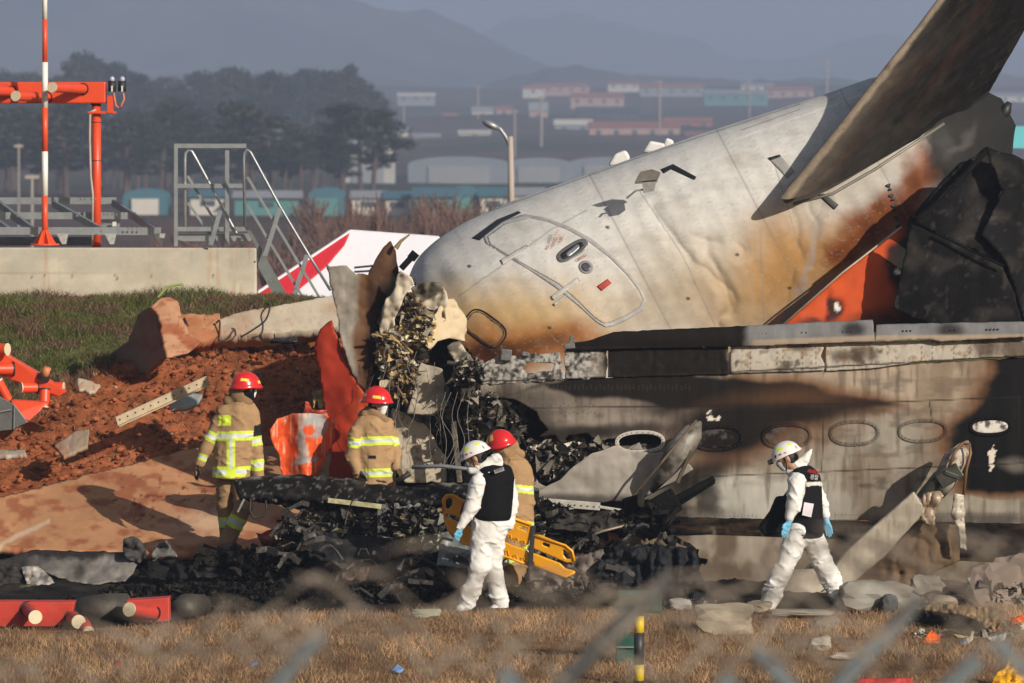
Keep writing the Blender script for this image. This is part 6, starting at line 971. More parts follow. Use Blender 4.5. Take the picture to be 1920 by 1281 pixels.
def headp(p, c, f, up=(0, 0, 1), r=1.):     # cranium, jaw, nose, brow, ears
    C0 = p.J(*c); f = np.array(f, float); f /= np.linalg.norm(f); u = np.array(up, float); u -= f * (u @ f); u /= np.linalg.norm(u); s_ = np.cross(f, u); E = np.stack([f, s_, u])
    return [('e', C0, np.array([.098, .078, .105]), E), ('c', C0 + f * .045 - u * .04, C0 + f * .055 - u * .085, .045, .030), ('c', C0 + f * .095 - u * .005, C0 + f * .108 - u * .035, .010, .013), ('c', C0 + f * .082 + u * .012 - s_ * .03, C0 + f * .082 + u * .012 + s_ * .03, .014, .014),
            ('e', C0 - s_ * .080 - u * .015, np.array([.016, .008, .032]), E), ('e', C0 + s_ * .080 - u * .015, np.array([.016, .008, .032]), E), ('c', C0 + f * .088 - u * .058 - s_ * .018, C0 + f * .088 - u * .058 + s_ * .018, .008, .008)], C0, f, u, s_
def eyes(p, C0, f, u, s_, par):
    for q_ in (-1, 1): V, Fc = lump(C0 + f * .088 + s_ * .031 * q_ + u * .0, .011, (1, 1, 1), 2, 0, 0); b = MB(); b.add(V, Fc); b.build('eye', m_hair, par, smooth=True)
def body(p, prims, hp, hands=()):
    V, Q = nets(prims + hp, .010, .02); return mk('body', V, Q, m_skinp, p.o, smooth=True)
# ---- firefighter 1: back view, turning right ----------------------------
p = Person('leftmost firefighter in tan coat with yellow bands, seen from behind, red helmet', (440, 1036), 56.2)
hp, C0, f, u, s_ = headp(p, (463, 728), (.80, .62, -.06))
body(p, [p.c((452, 748), (450, 772), .055), p.c((446, 790), (440, 880), .12, .12), p.c((412, 785, 0), (385, 840), .045, .035), p.c((385, 840), (371, 872), .035, .025), p.c((371, 872, 0), (369, 890, 0), .025, .02), p.c((474, 785), (478, 840), .045, .035), p.c((478, 840), (480, 885), .035, .025), p.c((425, 890), (420, 950, .1), .075, .055), p.c((420, 950, .1), (424, 1020, .15), .05, .04), p.c((452, 890), (456, 955, -.06), .075, .055), p.c((456, 955, -.06), (430, 1020, -.05), .05, .04)], hp)
def coat1(V, i, t, x, y):
    c = np.tile(TANC, (len(V), 1)); 
    c = mix(c, TANC * .6, .6 * (1 - ss(.8, 2.2, np.abs(x - np.interp(y, [760, 895], [428, 412])))) * (i == 0)); a = (i <= 3)
    yy = y - (x - 430) * -.02
    for y0, hw in ((818, 9), (885, 10)): m = a & (np.abs(yy - y0) < hw); c[m] = YEL; m = a & (np.abs(yy - y0) < hw * .42); c[m] = SIL
    m = a & (np.abs(x - 433) < 8) & (y > 822) & (y < 896); c[m] = YEL; m = a & (np.abs(x - 433) < 3) & (y > 822) & (y < 878); c[m] = SIL
    m = a & (np.abs(x - 417) < 16) & (np.abs(y - 788) < 10) & (np.abs(x - 416) > .8); c[m] = YEL
    for k_, t0, hw in ((4, .55, .17), (5, .55, .22), (6, .72, .16), (7, .55, .20)): m = i == k_; cc = c[m]; c[m] = stripe(cc, t[m], t0, hw)
    m = (i == 6) & (t < .55) & (t > .18) & (x > 470); c[m] = (.012, .012, .014); return c
p.part('jacket', [p.c((450, 775), (432, 893), .155, .185), p.c((428, 778), (420, 893), .12, .13), p.c((468, 778), (447, 893), .11, .12), p.c((424, 776), (464, 774), .10, .10), p.c((412, 790), (386, 842), .085, .068), p.c((386, 842), (375, 869), .064, .048), p.c((472, 788), (480, 842), .092, .075), p.c((480, 842), (485, 896), .072, .062)], m_coat, .0095, .035, .012, 11, coat1, cut=lambda G: -(G[..., 2] - W(430, 897, 56.2)[2]))
p.part('collar_flap', [p.c((428, 752), (458, 742), .06, .07), p.c((446, 736), (458, 756), .10, .10), p.c((430, 756), (448, 762), .05, .07)], m_coat, .009, .02, .006, 14, lambda V, i, t, x, y: np.tile(TANC * .62, (len(V), 1)))
def trou(k_, t0=.42, hw=.13): 
    def g(V, i, t, x, y):
        c = np.tile(TANC * .92, (len(V), 1)); m = np.isin(i, k_); cc = c[m]; c[m] = stripe(cc, t[m], t0, hw); return c
    return g
p.part('trousers', [p.c((424, 880), (421, 950, .1), .105, .088), p.c((421, 950, .1), (428, 1016, .12), .085, .08), p.c((450, 880), (457, 950, -.06), .11, .095), p.c((457, 950, -.06), (424, 1018, -.05), .095, .085)], m_coat, .0105, .02, .010, 12, trou([1, 3], .42, .15))
for a, b_ in (((430, 1018, -.05), (418, 1032, -.12)), ((430, 1016, .12), (440, 1026, .1))): p.part('boot', [p.c(a, b_, .06, .045), p.c(b_, (b_[0] + 8, b_[1] + 2, b_[2] - .05), .045, .04)], m_boot, .010, .02, 0)
p.hand((373, 876), (370, 888), (368, 900), (0, -.4, -.7), name='glove', mat=m_gk, cuff=.02, spread=(.6, -.8, 0)); p.hand((484, 893, -.02), (487, 902, -.05), (490, 910, -.08), (0, 0, -.5), name='glove', mat=m_gk, cuff=.02)
RED = np.array([.62, .022, .025]); HY = (.80, .66, .10)
def fire_col(bands):
    def g(A, th, T):
        c = np.tile(RED, (len(A), 1))
        for a0, hw, t0, ht in bands: c[(np.abs((A - a0 + 180) % 360 - 180) < hw) & (np.abs(th - t0) < ht)] = HY
        return c
    return g
ft_ = lambda ca: 97 - 9 * np.clip(ca, 0, 1) ** 2 + 16 * np.clip(-ca, 0, 1)
helmet(p, C0 + u * .025 - f * .012, f + np.array([0, 0, -.1]), u, .165, .142, .150, m_hel, fire_col([(-78 - 50, 18, 68, 6), (-30, 12, 68, 6), (50, 16, 68, 6), (128, 18, 68, 6)]), th=ft_)
p.part('face_mask', [('c', C0 + f * .085 - u * .03, C0 + f * .075 - u * .075, .042, .038)], m_mask, .006, .01, 0); p.part('hood', [('c', C0 - f * .0 - u * .05, C0 + f * .02 - u * .10, .09, .07)], m_blk, .009, .01, .003); eyes(p, C0, f, u, s_, p.o)
# ---- firefighter 2: behind the charred slab, face to the right -----------
p = Person('firefighter in tan coat and white mask facing right behind the charred slab', (698, 1060), 56.15)
hp, C0, f, u, s_ = headp(p, (708, 756), (.80, -.58, -.12))
body(p, [p.c((704, 770), (702, 790), .055), p.c((700, 810), (698, 900), .12), p.c((672, 812), (664, 850), .045, .035), p.c((664, 850), (676, 885), .035, .025), p.c((732, 812), (742, 855), .045, .03), p.c((742, 855), (746, 880), .03, .025), p.c((690, 920), (686, 985), .07, .05), p.c((686, 985), (688, 1050), .05, .04), p.c((712, 920), (716, 985), .07, .05), p.c((716, 985), (714, 1050), .05, .04)], hp)
def coat2(V, i, t, x, y):
    c = np.tile(TANC * 1.08, (len(V), 1)); a = i <= 3
    for y0, hw in ((827, 8.5), (887, 8)): yy = y + (x - 700) * .03; m = a & (np.abs(yy - y0) < hw); c[m] = YEL; m = a & (np.abs(yy - y0) < hw * .42); c[m] = SIL
    m = i == 4; cc = c[m]; c[m] = stripe(cc, t[m], .42, .21); m = i == 6; cc = c[m]; c[m] = stripe(cc, t[m], .5, .2)
    c[a & (np.abs(x - 697) < 8) & (np.abs(y - 857) < 3)] = (.012, .012, .012); c[a & (np.abs(x - 715) < 10) & (np.abs(y - 903 - (x - 715) * .15) < 2)] = (.05, .035, .02)
    return mix(c, TANC * .5, .7 * (1 - ss(.5, 1.5, np.abs(x - 690))) * a * (y > 850))
p.part('jacket', [p.c((700, 800), (700, 905), .15, .165), p.c((684, 802), (686, 905), .12, .12), p.c((718, 802), (722, 905), .11, .12), p.c((680, 800), (722, 798), .095, .095), p.c((668, 812, -.06), (661, 855, -.06), .082, .07), p.c((661, 855, -.06), (672, 887, -.1), .068, .052), p.c((732, 812, .05), (744, 850, 0), .07, .055), p.c((744, 850, 0), (742, 876, -.1), .05, .045)], m_coat, .0095, .03, .013, 11, coat2)
p.part('collar', [p.c((686, 778), (712, 784), .06, .055), p.c((700, 772), (722, 790, -.05), .075, .05), p.c((690, 770, .05), (676, 778, .05), .05, .03)], m_coat, .009, .02, .006, 14, lambda V, i, t, x, y: np.tile(TANC * .75, (len(V), 1)))
p.part('trousers', [p.c((690, 900), (686, 985), .11, .09), p.c((686, 985), (688, 1046), .09, .08), p.c((712, 900), (716, 985), .11, .09), p.c((716, 985), (714, 1046), .09, .08)], m_coat, .013, .02, .008, 12, trou([1, 3]))
for x0 in (688, 714): p.part('boot', [p.c((x0, 1046), (x0, 1056), .055), p.c((x0, 1056), (x0 + 12, 1058, -.05), .05, .04)], m_boot, .012, .02, 0)
p.hand((674, 886, -.12), (682, 893, -.16), (690, 899, -.2), (0, -.3, -.8), name='glove', mat=M('grey glove', (.07, .06, .065), .7), cuff=.02, spread=(.5, .3, -.8)); p.hand((742, 876, -.1), (749, 886, -.12), (756, 897, -.14), (-.6, 0, -.4), name='glove', mat=M('brown glove', (.09, .045, .02), .6), cuff=.025, spread=(.4, .7, 0))
b = MB(); b.tube([W(742, 904, 55.95), W(756, 896, 55.95), W(768, 887, 55.95)], [.03, .026, .034], 12); b.build('hand_torch', m_rub, smooth=True, label='black hand torch held by the firefighter in the white mask', cat='torch')
helmet(p, C0 + u * .028 - f * .012, f + np.array([0, 0, -.05]), u, .165, .142, .150, m_hel, fire_col([(-128, 16, 72, 6), (-60 + 6, 17, 68, 6), (60, 16, 68, 6), (128, 16, 72, 6)]), th=ft_)
p.part('face_mask', [('c', C0 + f * .088 - u * .025, C0 + f * .078 - u * .08, .042, .04)], m_mask, .006, .01, .002); p.part('hood', [('c', C0 - f * .02 - u * .04, C0 + f * .0 - u * .11, .088, .07)], m_blk, .009, .01, .003); eyes(p, C0, f, u, s_, p.o)
# ---- firefighter 3: bending behind the stretcher carrier -----------------
p = Person('firefighter in tan coat directly behind the white-suited stretcher carrier, two-striped red helmet', (962, 1128), 54.3)
hp, C0, f, u, s_ = headp(p, (940, 838), (-.45, .80, -.30), (-.25, -.15, 1))
body(p, [p.c((945, 850), (955, 872), .055), p.c((965, 890), (970, 980), .12), p.c((985, 890), (992, 945), .045, .035), p.c((992, 945), (960, 985, -.1), .035, .025), p.c((940, 890, .1), (920, 950, .1), .045, .03), p.c((958, 1000), (962, 1060), .075, .055), p.c((962, 1060), (958, 1120), .05, .04), p.c((978, 1000), (975, 1060, .1), .075, .055), p.c((975, 1060, .1), (968, 1120, .1), .05, .04)], hp)
def coat3(V, i, t, x, y):
    c = np.tile(TANC * 1.02, (len(V), 1)); 
    for y0, hw in ((918, 7.5), (983, 6)): yy = y - (x - 985) * .12; m = (np.abs(yy - y0) < hw) & (i != 5); c[m] = YEL; m = (np.abs(yy - y0) < hw * .42) & (i != 5); c[m] = SIL
    return mix(c, TANC * .55, .7 * (1 - ss(.5, 1.4, np.abs(y - 862 + (x - 960) * .05))) )
p.part('jacket', [p.c((962, 880), (968, 985), .16, .165), p.c((948, 885), (952, 985), .12, .13), p.c((978, 888), (982, 985), .115, .11), p.c((944, 878), (978, 880), .09, .10), p.c((982, 892, 0), (988, 940, -.02), .085, .075), p.c((988, 940, -.02), (968, 978, -.1), .07, .055), p.c((940, 890, .1), (916, 945, .1), .075, .06)], m_coat, .0095, .03, .012, 11, coat3)
p.part('collar_flap', [p.c((934, 862), (975, 852), .05, .05), p.c((948, 846), (966, 846), .085, .06), p.c((958, 836), (952, 850), .085, .08)], m_coat, .009, .02, .006, 14, lambda V, i, t, x, y: np.tile(TANC * .9, (len(V), 1)))
def tr3(V, i, t, x, y):
    c = np.tile(TANC * .95, (len(V), 1)); 
    for y0, dx in ((1046, -.5), (1106, .1)): yy = y - (x - 960) * dx; c[np.abs(yy - y0) < 9] = YEL; c[np.abs(yy - y0) < 3.8] = SIL
    return c
p.part('trousers', [p.c((958, 985), (956, 1056, -.05), .115, .095), p.c((956, 1056, -.05), (958, 1116), .09, .08), p.c((975, 985), (974, 1056, .1), .11, .095), p.c((974, 1056, .1), (968, 1116, .1), .09, .08)], m_coat, .0105, .02, .010, 12, tr3)
for x0, d_ in ((958, 0), (968, .1)): p.part('boot', [p.c((x0, 1116, d_), (x0, 1124, d_), .055), p.c((x0, 1124, d_), (x0 - 12, 1126, d_), .05, .04)], m_boot, .012, .02, 0)
p.hand((966, 980, -.12), (960, 990, -.14), (956, 998, -.14), (0, .3, .3), name='glove', mat=m_gk, cuff=.02); p.hand((916, 946, .1), (910, 957, .1), (906, 966, .1), (0, -.5, .2), name='glove', mat=m_gk, cuff=.02)
helmet(p, C0 + u * .028 - f * .012, f, u, .165, .145, .152, m_hel, fire_col([(-76, 9, 52, 14), (-112, 9, 52, 14), (70, 9, 52, 14), (110, 9, 52, 14)]), th=ft_)
b = MB(); pp = C0 + u * .03 + f * .10 + np.array([-.03, -.10, 0]); b.tube([pp + [-.03, 0, .0], pp + [.05, -.02, -.02]], [.03, .022], 10); b.build('helmet_torch', m_rub, p.o); b = MB(); b.tube([pp + [-.045, 0, .002], pp + [-.028, 0, 0]], .034, 12); b.build('torch_bezel', M('green bezel', (.40, .52, .14), .5), p.o)
# ---- stretcher carrier in white ------------------------------------------
WH = np.array([.74, .73, .70])
def whc(V, i, t, x, y): return np.tile(WH, (len(V), 1))
p = Person('person in white coverall and plain black vest carrying the yellow stretcher', (905, 1148), 53.3)
hp, C0, f, u, s_ = headp(p, (892, 857), (-.90, .10, -.42), (-.25, 0, 1))
body(p, [p.c((900, 872), (912, 885), .055), p.c((918, 900), (918, 980), .12), p.c((898, 905, -.1), (882, 955, -.12), .045, .035), p.c((882, 955, -.12), (862, 995, -.14), .035, .025), p.c((952, 900, .1), (962, 950, .08), .045, .03), p.c((962, 950, .08), (950, 985, 0), .03, .025), p.c((902, 1000), (890, 1070, -.04), .07, .05), p.c((890, 1070, -.04), (876, 1130, -.04), .05, .04), p.c((926, 1000), (924, 1070, .06), .07, .05), p.c((924, 1070, .06), (938, 1130, .08), .05, .04)], hp)
p.part('coverall', [p.c((918, 900), (918, 985), .155, .15), p.c((905, 905), (908, 985), .12, .11), p.c((936, 898), (932, 985), .12, .10), p.c((902, 898, -.04), (944, 894, .06), .085, .09), p.c((898, 906, -.12), (884, 952, -.15), .088, .074), p.c((884, 952, -.15), (865, 985, -.17), .066, .046), p.c((950, 902, .1), (961, 945, .08), .078, .062), p.c((961, 945, .08), (955, 985, .02), .058, .045), p.c((905, 985), (898, 1065, -.05), .115, .098), p.c((898, 1065, -.05), (878, 1126, -.05), .090, .082), p.c((930, 985), (922, 1060, .05), .115, .10), p.c((922, 1060, .05), (938, 1126, .08), .095, .082), p.c((914, 968), (916, 1000), .15, .145), p.c((880, 1112, -.05), (874, 1134, -.05), .088, .075), p.c((934, 1112, .08), (940, 1134, .08), .088, .075)], m_suit, .0095, .028, .014, 12, whc)
p.part('hood', [p.c((884, 882), (915, 872), .045, .06), p.c((905, 874), (932, 860), .065, .05), p.c((900, 884), (936, 870), .05, .04)], m_suit, .009, .02, .010, 16, whc)
p.part('vest', [p.c((921, 902), (921, 962), .18, .182), p.c((940, 898), (937, 962), .135, .125), p.c((912, 893, .02), (946, 886, .06), .08, .085), p.c((910, 908), (911, 962), .135, .145)], m_blk, .0095, .03, .003, 10, cut=lambda G: np.maximum(-(G[..., 2] - W(920, 975, 53.3)[2]), .085 - np.linalg.norm(G[..., [0, 2]] - W(893, 912, 53.3)[[0, 2]], axis=-1)))
pl_ = MB(); q0 = W(936, 882, 53.09); ex, ez = np.array([.95, .1, .31]), np.array([-.28, -.25, .93]); pl_.add([q0 + ex * a * .052 + ez * b_ * .020 - [0, .012, 0] for a, b_ in ((-1, -1), (1, -1), (1, 1), (-1, 1))] + [q0 + ex * a * .052 + ez * b_ * .020 + [0, .02, 0] for a, b_ in ((-1, -1), (1, -1), (1, 1), (-1, 1))], [(0, 1, 2, 3), (7, 6, 5, 4), (0, 4, 5, 1), (1, 5, 6, 2), (2, 6, 7, 3), (3, 7, 4, 0)]); pq = pl_.build('name_patch', M('patch grey', (.38, .38, .38), .6), p.o)
text_on('경찰청', 936, 881.5, 53.065, .034, M('patch letters', (.05, .05, .05), .6), p.o, rot=-18, name='patch_lettering')
p.hand((863, 991, -.17), (857, 1004, -.17), (856, 1016, -.13), (.4, .5, -.3), name='glove', mat=m_glb, cuff=.03, spread=(.7, .6, 0)); p.hand((954, 986, .02), (950, 995, .02), (946, 1003, .02), (-.5, 0, .2), name='glove', mat=m_glb, cuff=.03)
for a, b_ in (((874, 1134, -.05), (862, 1142, -.10)), ((940, 1134, .08), (926, 1142, .04))): p.part('shoe_cover', [p.c(a, b_, .052, .042)], m_shoe, .010, .02, .004, 20)
def wh_col(A, th, T):
    c = np.tile([.74, .73, .71], (len(A), 1)); 
    for a0 in (-60, 60): c[(np.abs((A - a0 + 180) % 360 - 180) < 24) & (np.abs(th - 50) < 8.5)] = (.66, .80, .05)
    for a0 in (-128, 128): c[(np.abs((A - a0 + 180) % 360 - 180) < 16) & (np.abs(th - 48) < 8)] = (.66, .80, .05)
    for a0 in (-38, 38, -140, 140): c[(np.abs((A - a0 + 180) % 360 - 180) < 5) & (np.abs(th - 78) < 8)] = (.02, .02, .02)
    for a0, hw in ((57, 4), (66, 2.5), (73, 2), (79, 2), (86, 2)):
        for s2 in (-1, 1): c[(np.abs((A - s2 * a0 + 180) % 360 - 180) < hw) & (np.abs(th - 76 - (a0 % 3)) < 4)] = (.50, .06, .07)
    return c
wt_ = lambda ca: 93 + 5 * np.clip(ca, 0, 1) ** 2 + 6 * np.clip(-ca, 0, 1)
helmet(p, C0 + u * .035 - f * .01, f, u, .150, .125, .125, m_hel, wh_col, th=wt_, flare=.012); 
def headgear(p, C0, f, u, s_, mk_):
    p.part('hair', [('e', C0 - f * .025 + u * .0, np.array([.085, .084, .10]), np.stack([f, s_, u]))], m_hair, .008, .01, .002, cut=lambda G: (G - C0) @ f - .015); p.part('face_mask', [('c', C0 + f * .085 - u * .03, C0 + f * .07 - u * .08, .045, .04)], mk_, .006, .01, .002)
    b = MB(); b.tube([C0 + f * .03 + u * .02 - s_ * .085, C0 + f * .04 - u * .05 - s_ * .078, C0 + f * .06 - u * .12 - s_ * .02], .006, 6); b.build('chin_strap', m_blk, p.o, smooth=True); eyes(p, C0, f, u, s_, p.o)
    p.part('neck_guard', [('c', C0 - f * .07 - u * .03 - s_ * .03, C0 - f * .07 - u * .03 + s_ * .03, .045, .045)], m_blk, .009, .02, 0)
headgear(p, C0, f, u, s_, m_maskg)
# ---- walking person in white ----------------------------------------------
p = Person('person in white coverall walking left, black vest with red lettering, blue gloves', (1498, 1142), 53.35)
hp, C0, f, u, s_ = headp(p, (1475, 858), (-.90, -.08, -.42), (-.3, 0, 1))
body(p, [p.c((1484, 872), (1498, 886), .055), p.c((1505, 900), (1508, 985), .12), p.c((1494, 902, -.14), (1488, 948, -.18), .045, .035), p.c((1488, 948, -.18), (1478, 982, -.2), .035, .025), p.c((1524, 905, .14), (1542, 950, .15), .045, .03), p.c((1542, 950, .15), (1551, 980, .14), .03, .025), p.c((1502, 1005, -.05), (1464, 1075, -.06), .07, .05), p.c((1464, 1075, -.06), (1440, 1128, -.06), .05, .04), p.c((1514, 1005, .05), (1550, 1080, .06), .07, .05), p.c((1550, 1080, .06), (1576, 1130, .06), .05, .04)], hp)
def whc2(V, i, t, x, y):
    c = np.tile(WH, (len(V), 1)); return mix(c, (.40, .38, .36), .5 * (1 - ss(.5, 1.3, np.abs(y - 1100 + (x - 1500) * .02 * 0))) * (y > 1060))
p.part('coverall', [p.c((1506, 900), (1506, 985), .135, .14), p.c((1512, 902), (1514, 985), .12, .13), p.c((1496, 898, -.1), (1522, 900, .1), .085, .085), p.c((1494, 904, -.15), (1488, 948, -.19), .088, .074), p.c((1488, 948, -.19), (1480, 970, -.21), .072, .050), p.c((1524, 906, .14), (1540, 948, .15), .078, .066), p.c((1540, 948, .15), (1548, 966, .14), .062, .048), p.c((1500, 990, -.05), (1468, 1068, -.07), .13, .096), p.c((1468, 1068, -.07), (1444, 1122, -.07), .096, .086), p.c((1516, 990, .05), (1548, 1070, .06), .13, .10), p.c((1548, 1070, .06), (1578, 1126, .06), .098, .082), p.c((1508, 960), (1508, 1000), .14, .15), p.c((1450, 1112, -.07), (1440, 1134, -.07), .10, .085), p.c((1572, 1112, .06), (1584, 1134, .06), .095, .075), p.c((1462, 1076, -.07), (1456, 1096, -.07), .105, .09), p.c((1554, 1074, .06), (1562, 1092, .06), .105, .09)], m_suit, .0095, .026, .014, 12, whc2)
p.part('hood', [p.c((1486, 884), (1505, 878), .05, .055), p.c((1494, 872), (1512, 858), .05, .035), p.c((1510, 862), (1521, 844), .04, .012), p.c((1486, 890), (1478, 884), .045, .03)], m_suit, .008, .02, .008, 16, whc2)
def vestc(V, i, t, x, y):
    c = np.tile([.010, .010, .012], (len(V), 1)); c[(np.abs(y - 908 + (x - 1520) * .05) < 3.6)] = (.62, .60, .54); return c
m_blk2 = M('black vest cloth', None, .8, 0, .2, 20, .3, 90, spec=.08)
cutv = lambda G: np.maximum(-(G[..., 2] - W(1510, 1008, 53.35)[2]), .098 - np.hypot(G[..., 0] - W(1492, 1, 53.35)[0], np.maximum(W(1, 915, 53.35)[2] - G[..., 2], 0) * .0 + (G[..., 2] - W(1, 912, 53.35)[2]) * .62))
p.part('vest', [p.c((1508, 900), (1508, 992), .158, .175), p.c((1516, 905), (1518, 992), .132, .148), p.c((1498, 892, -.1), (1520, 896, .1), .078, .080), p.c((1500, 985), (1502, 1000), .155, .165)], m_blk2, .0095, .03, .003, 10, vestc, cut=cutv)
text_on('사하대', 1524.5, 885.5, 53.155, .052, M('red letters', (.60, .02, .03), .6), p.o, rot=12, name='vest_lettering', face=30)
text_on('경찰', 1526.5, 895.5, 53.15, .058, M('white letters', (.55, .56, .55), .6), p.o, rot=8, name='vest_lettering', face=30)
pp = MB(); pp.prism([W(1508, 942, 53.14), W(1526, 945, 53.14), W(1521, 970, 53.13), W(1504, 966, 53.13)], (0, .012, 0)); pp.build('paper_sheet', M('paper', (.74, .68, .74), .7), p.o)
p.hand((1479, 979, -.21), (1474, 993, -.22), (1467, 1007, -.22), (.1, 0, -.9), name='glove', mat=m_glb, cuff=.03, spread=(.8, .5, 0), thumb=-1); p.hand((1549, 975, .14), (1553, 990, .13), (1557, 1006, .12), (.1, -.1, -.9), name='glove', mat=m_glb, cuff=.03, spread=(.8, -.4, 0), thumb=-1)
for a, b_ in (((1438, 1134, -.07), (1412, 1134, -.09)), ((1584, 1134, .06), (1586, 1144, .0))): p.part('shoe_cover', [p.c(a, b_, .052, .040)], m_shoe, .010, .02, .004, 20)
b = MB(); b.tube([W(1434, 1096, 53.2), W(1444, 1100, 53.15), W(1452, 1102, 53.1)], .010, 6); b.build('tie_bow', m_shoe, p.o); b = MB(); b.tube([W(1540, 1110, 53.3), W(1548, 1104, 53.25), W(1556, 1104, 53.2)], .009, 6); b.build('tie_bow', m_shoe, p.o)
helmet(p, C0 + u * .035 - f * .01, f, u, .150, .125, .125, m_hel, wh_col, th=wt_, flare=.012); headgear(p, C0, f, u, s_, m_maskg)
b = MB(); hh = C0 + f * .15 + u * .03; b.tube([hh, hh + f * .05], [.03, .024], 12); b.build('head_lamp', m_rub, p.o)
# bag held in front of the walking man
bagm = MB(); bagm.prism([W(1456, 932, 53.35), W(1480, 931, 53.35), W(1490, 985, 53.35), W(1486, 1002, 53.35), W(1432, 1006, 53.35), W(1422, 990, 53.35), W(1444, 960, 53.35)], (0, .16, 0)); bg_ = bagm.build('carry_bag', m_blk, label='black carry bag hanging at the front hip of the walking white-suited man', cat='bag', bevel=.03)
b = MB(); b.tube([W(1468, 934, 53.4), W(1482, 915, 53.35), W(1496, 892, 53.2)], .012, 6); b.build('strap', m_blk, bg_)
# ---- yellow stretcher -----------------------------------------------------
m_ys = M('yellow plastic', (.80, .36, .012), .35, 0, .05, 6, .06, 40); sx = thing('scoop_stretcher', 'orange-yellow plastic two-leaf stretcher carried tilted between the white suit and the bending firefighter', 'stretcher', W(955, 1060, 53.75))
sY = lambda x, y: 53.72 - (x - 950) * .0012 + (y - 990) * .0006
def sp(nm, P, holes=(), off=0, mat=m_ys, th_=.03, par=sx): return plate(nm, P, mat, None, 2.2, th_, depth=sY, holes=holes, parent=par, off=off)
a1 = sp('head_leaf', [(831, 935), (836, 928), (848, 926), (868, 938), (886, 945), (930, 958), (960, 968), (996, 982), (998, 990), (990, 1022), (960, 1010), (900, 985), (840, 962), (832, 968), (829, 950)], [[(836, 938), (843, 932), (849, 936), (848, 948), (838, 956), (835, 948)], [(973, 985), (990, 991), (988, 996), (972, 990)]])
a2 = sp('head_leaf', [(832, 968), (900, 995), (960, 1022), (985, 1030), (994, 1040), (995, 1062), (960, 1050), (900, 1030), (868, 1020), (848, 1006), (838, 992)])
a3 = sp('foot_leaf', [(1000, 1002), (1012, 1003), (1060, 1022), (1072, 1032), (1078, 1048), (1076, 1055), (1060, 1054), (1000, 1028), (998, 1014)], [[(1056, 1030), (1068, 1038), (1070, 1048), (1062, 1048), (1056, 1040)], [(1018, 1016), (1031, 1021), (1030, 1027), (1017, 1022)]])
a4 = sp('foot_leaf', [(1000, 1037), (1050, 1056), (1060, 1066), (1076, 1070), (1078, 1076), (1060, 1083), (1050, 1082), (1002, 1062), (999, 1050)])
def rimt(P, par, r=.014, cl=True): b = MB(); P = P + [P[0]] if cl else P; b.tube([W(x_, y_, float(sY(x_, y_)) - .02) for x_, y_ in P], r, 8); b.build('raised_rim', m_ys, par, smooth=True)
rimt([(832, 960), (831, 936), (837, 929), (848, 928), (868, 939), (930, 960), (996, 984)], a1, cl=False); rimt([(1001, 1004), (1060, 1023), (1073, 1034), (1077, 1052)], a3, cl=False); rimt([(833, 970), (840, 992), (868, 1018), (960, 1048), (993, 1060)], a2, cl=False); rimt([(1078, 1072), (1062, 1082), (1003, 1061)], a4, cl=False)
for x0, y0 in ((955, 1004), (968, 1010), (981, 1015)): rimt([(x0 - 3, y0 + 8), (x0 - 3, y0), (x0 + 3, y0 - 1), (x0 + 4, y0 + 10)], a1, .007, False)
for x0, y0 in ((950, 1034), (966, 1042), (980, 1047)): rimt([(x0 - 3, y0 + 8), (x0 - 3, y0), (x0 + 3, y0 - 1), (x0 + 4, y0 + 10)], a2, .007, False)
b = MB(); b.beam(W(1000, 986, 53.66), W(994, 1062, 53.66), .05, .05, (0, 1, 0)); b.build('black_hinge', m_rub, sx, bevel=.006)
b = MB(); b.beam(W(872, 944, 53.6), W(866, 965, 53.6), .05, .04, (0, 1, 0)); b.build('red_strap', M('dark red strap', (.22, .02, .03), .7), sx)
# ================================================================ FOREGROUND
yp = thing('striped_post', 'yellow and black banded post in the dry grass beside a green box', 'post', W(1198, 1290, 46.2)); YY = 46.2
m_yy, m_bb = M('post yellow', (.78, .56, .02), .45, 0, .05), M('post black', (.03, .03, .035), .5)
for y0, y1, m_ in ((1156, 1186, m_yy), (1186, 1246, m_bb), (1246, 1276, m_yy), (1276, 1330, m_bb)): b = MB(); b.tube([W(1198, y0, YY), W(1198, y1, YY)], .046, 14); b.build('band', m_, yp, smooth=True)
gb = thing('green_box', 'dark green metal box on a stand in the grass behind the striped post', 'box', W(1180, 1260, 48)); m_gg = M('green enamel', (.015, .085, .06), .45, 0, .15, 8)
b = MB(); b.box(W(1155, 1247, 48), W(1192, 1190, 48.15)); b.build('lower_box', m_gg, gb, bevel=.01); b = MB(); b.box(W(1158, 1150, 48), W(1240, 1106, 48.2)); b.build('upper_box', m_gg, gb, bevel=.015); b = MB(); b.tube([W(1174, 1280, 48.1), W(1174, 1140, 48.1)], .02, 8); b.build('stand', m_gg, gb); b = MB(); b.box(W(1156, 1215, 47.97), W(1191, 1212, 48)); b.build('pale_strip', m_steel, gb)
m_fw = M('weathered fence wire', (.24, .195, .155), .6, .2, .3, 10, 0); m_fp = M('fence post grey', (.17, .195, .21), .5, .3, .2, 8, .1)
YF = 11.0
mesh_ = thing('chainlink_fence', 'torn sagging chain-link fence mesh in the foreground, out of focus', 'fence', W(960, 1500, YF))
def top(x): return np.interp(x, [-50, 150, 330, 480, 600, 760, 900, 1030, 1090, 1180, 1300, 1440, 1560, 1700, 1800, 1990], [1190, 1150, 1120, 1090, 1075, 1090, 1075, 1085, 1120, 1060, 1080, 1010, 990, 975, 1000, 985]) + 6 * math.sin(x / 31)
r3 = np.random.default_rng(5); S_ = 165
cells = [(i * S_ + (j % 2) * S_ / 2 - 300, 960 + j * S_ / 2) for j in range(7) for i in range(17)]
wp = {}
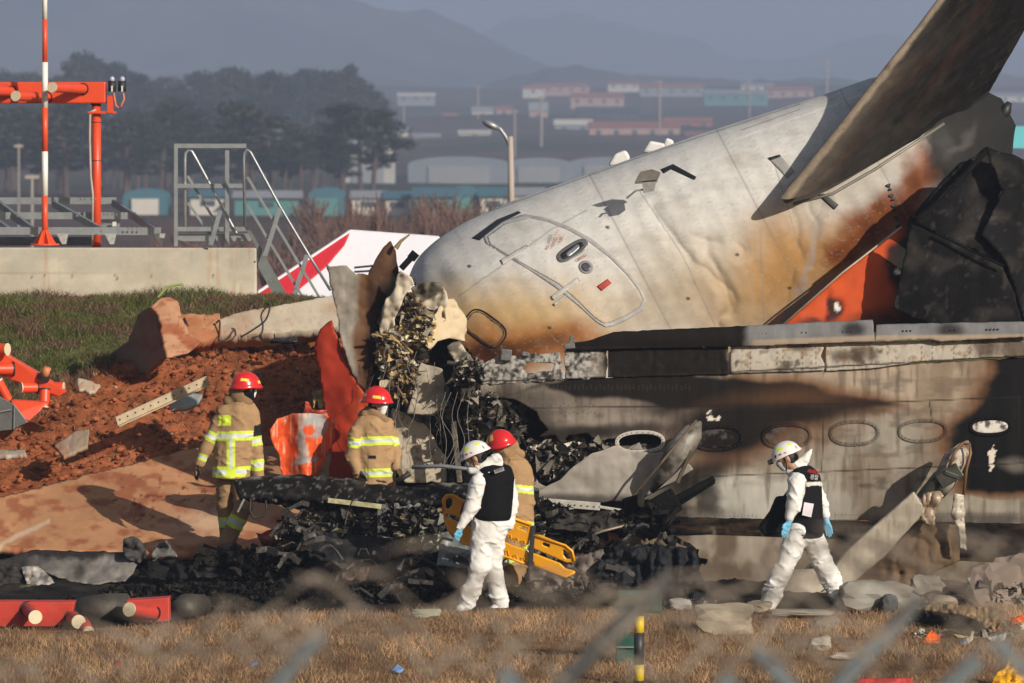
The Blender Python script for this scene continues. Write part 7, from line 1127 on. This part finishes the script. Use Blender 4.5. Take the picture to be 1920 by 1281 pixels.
def node(i, j):
    if (i, j) not in wp: wp[(i, j)] = (i * S_ / 2 - 250 + 22 * math.sin(j * 1.3 + i * .4) + r3.normal(0, 10), 960 + j * 62 + 16 * math.sin(i * .45) + r3.normal(0, 7), YF + r3.normal(0, .04))
    return wp[(i, j)]
for i0 in range(-8, 36):
    for dr in (1, -1):
        pts = []; i, j = i0, 0
        seg = []
        while j < 6:
            n_ = node(i, j)
            if n_[1] > top(n_[0]) - 6 and not (n_[0] < 320 and n_[1] < 1140): seg.append(n_)
            elif len(seg) > 0: break
            i += dr; j += 1
        if len(seg) >= 2 and r3.random() < .85:
            P = np.array([W(*q) for q in seg]); P2 = [];
            for a, b_ in zip(P[:-1], P[1:]): m_ = (a + b_) / 2 + np.array([0, 0, .006]); P2 += [a, m_]
            P2.append(P[-1]); b = MB(); b.tube(P2, .0062, 5); b.build('wire', m_fw, mesh_, smooth=True)
# tangled loose wires along the broken top
for k in range(20):
    x0 = r3.uniform(380, 1950); y0 = top(x0) + r3.uniform(-20, 30); pts = []; a = r3.uniform(-.5, .5)
    for t_ in range(6): pts.append(W(x0, y0, YF + .1 * math.sin(t_ + k))); x0 += 48 * math.cos(a); y0 += 48 * math.sin(a); a += r3.uniform(-.1, .42)
    b = MB(); b.tube(pts, .0035, 5); b.build('loose_wire', m_fw, mesh_, smooth=True)
for k, (a, b_, w_, lb) in enumerate((((1040, 1300), (1252, 1085), 36, 'thick dark grey fence arm leaning right of the middle at the bottom'), ((1560, 1300), (1728, 1122), 20, 'grey angle-iron fence arm at the lower right, long one'), ((505, 1300), (604, 1186), 16, 'short grey fence arm left of the middle at the bottom'), ((1420, 1222), (1492, 1300), 20, 'grey fence arm leaning left at the bottom right'), ((1862, 1196), (1960, 1300), 24, 'grey fence arm leaning left in the lower right corner'), ((1765, 1300), (1838, 1238), 20, 'stub of a grey fence arm beside the yellow object'), ((940, 1258), (975, 1300), 26, 'blurred tip of a fence arm near the bottom middle'), ((1350, 1268), (1390, 1310), 26, 'blurred tip of a fence arm right of the thick dark arm'))):
    Yk = 12.5; s_ = Yk / F; fp_ = thing('fence_arm', lb, 'fence post', W(*a, Yk), 'angle-iron arms of the fence'); b = MB()
    if k == 0: b.tube([W(*a, Yk), W(*b_, Yk)], w_ * s_ / 2, 14)
    else: b.beam(W(*a, Yk), W(*b_, Yk), w_ * s_, .006, (0, 1, 0)); b.beam(W(*a, Yk) + [0, .02, 0], W(*b_, Yk) + [0, .02, 0], .005, .04, (0, 0, 1))
    b.build('angle_bar', m_fp if k else M('dark fence pipe', (.11, .115, .115), .6, .2), fp_)
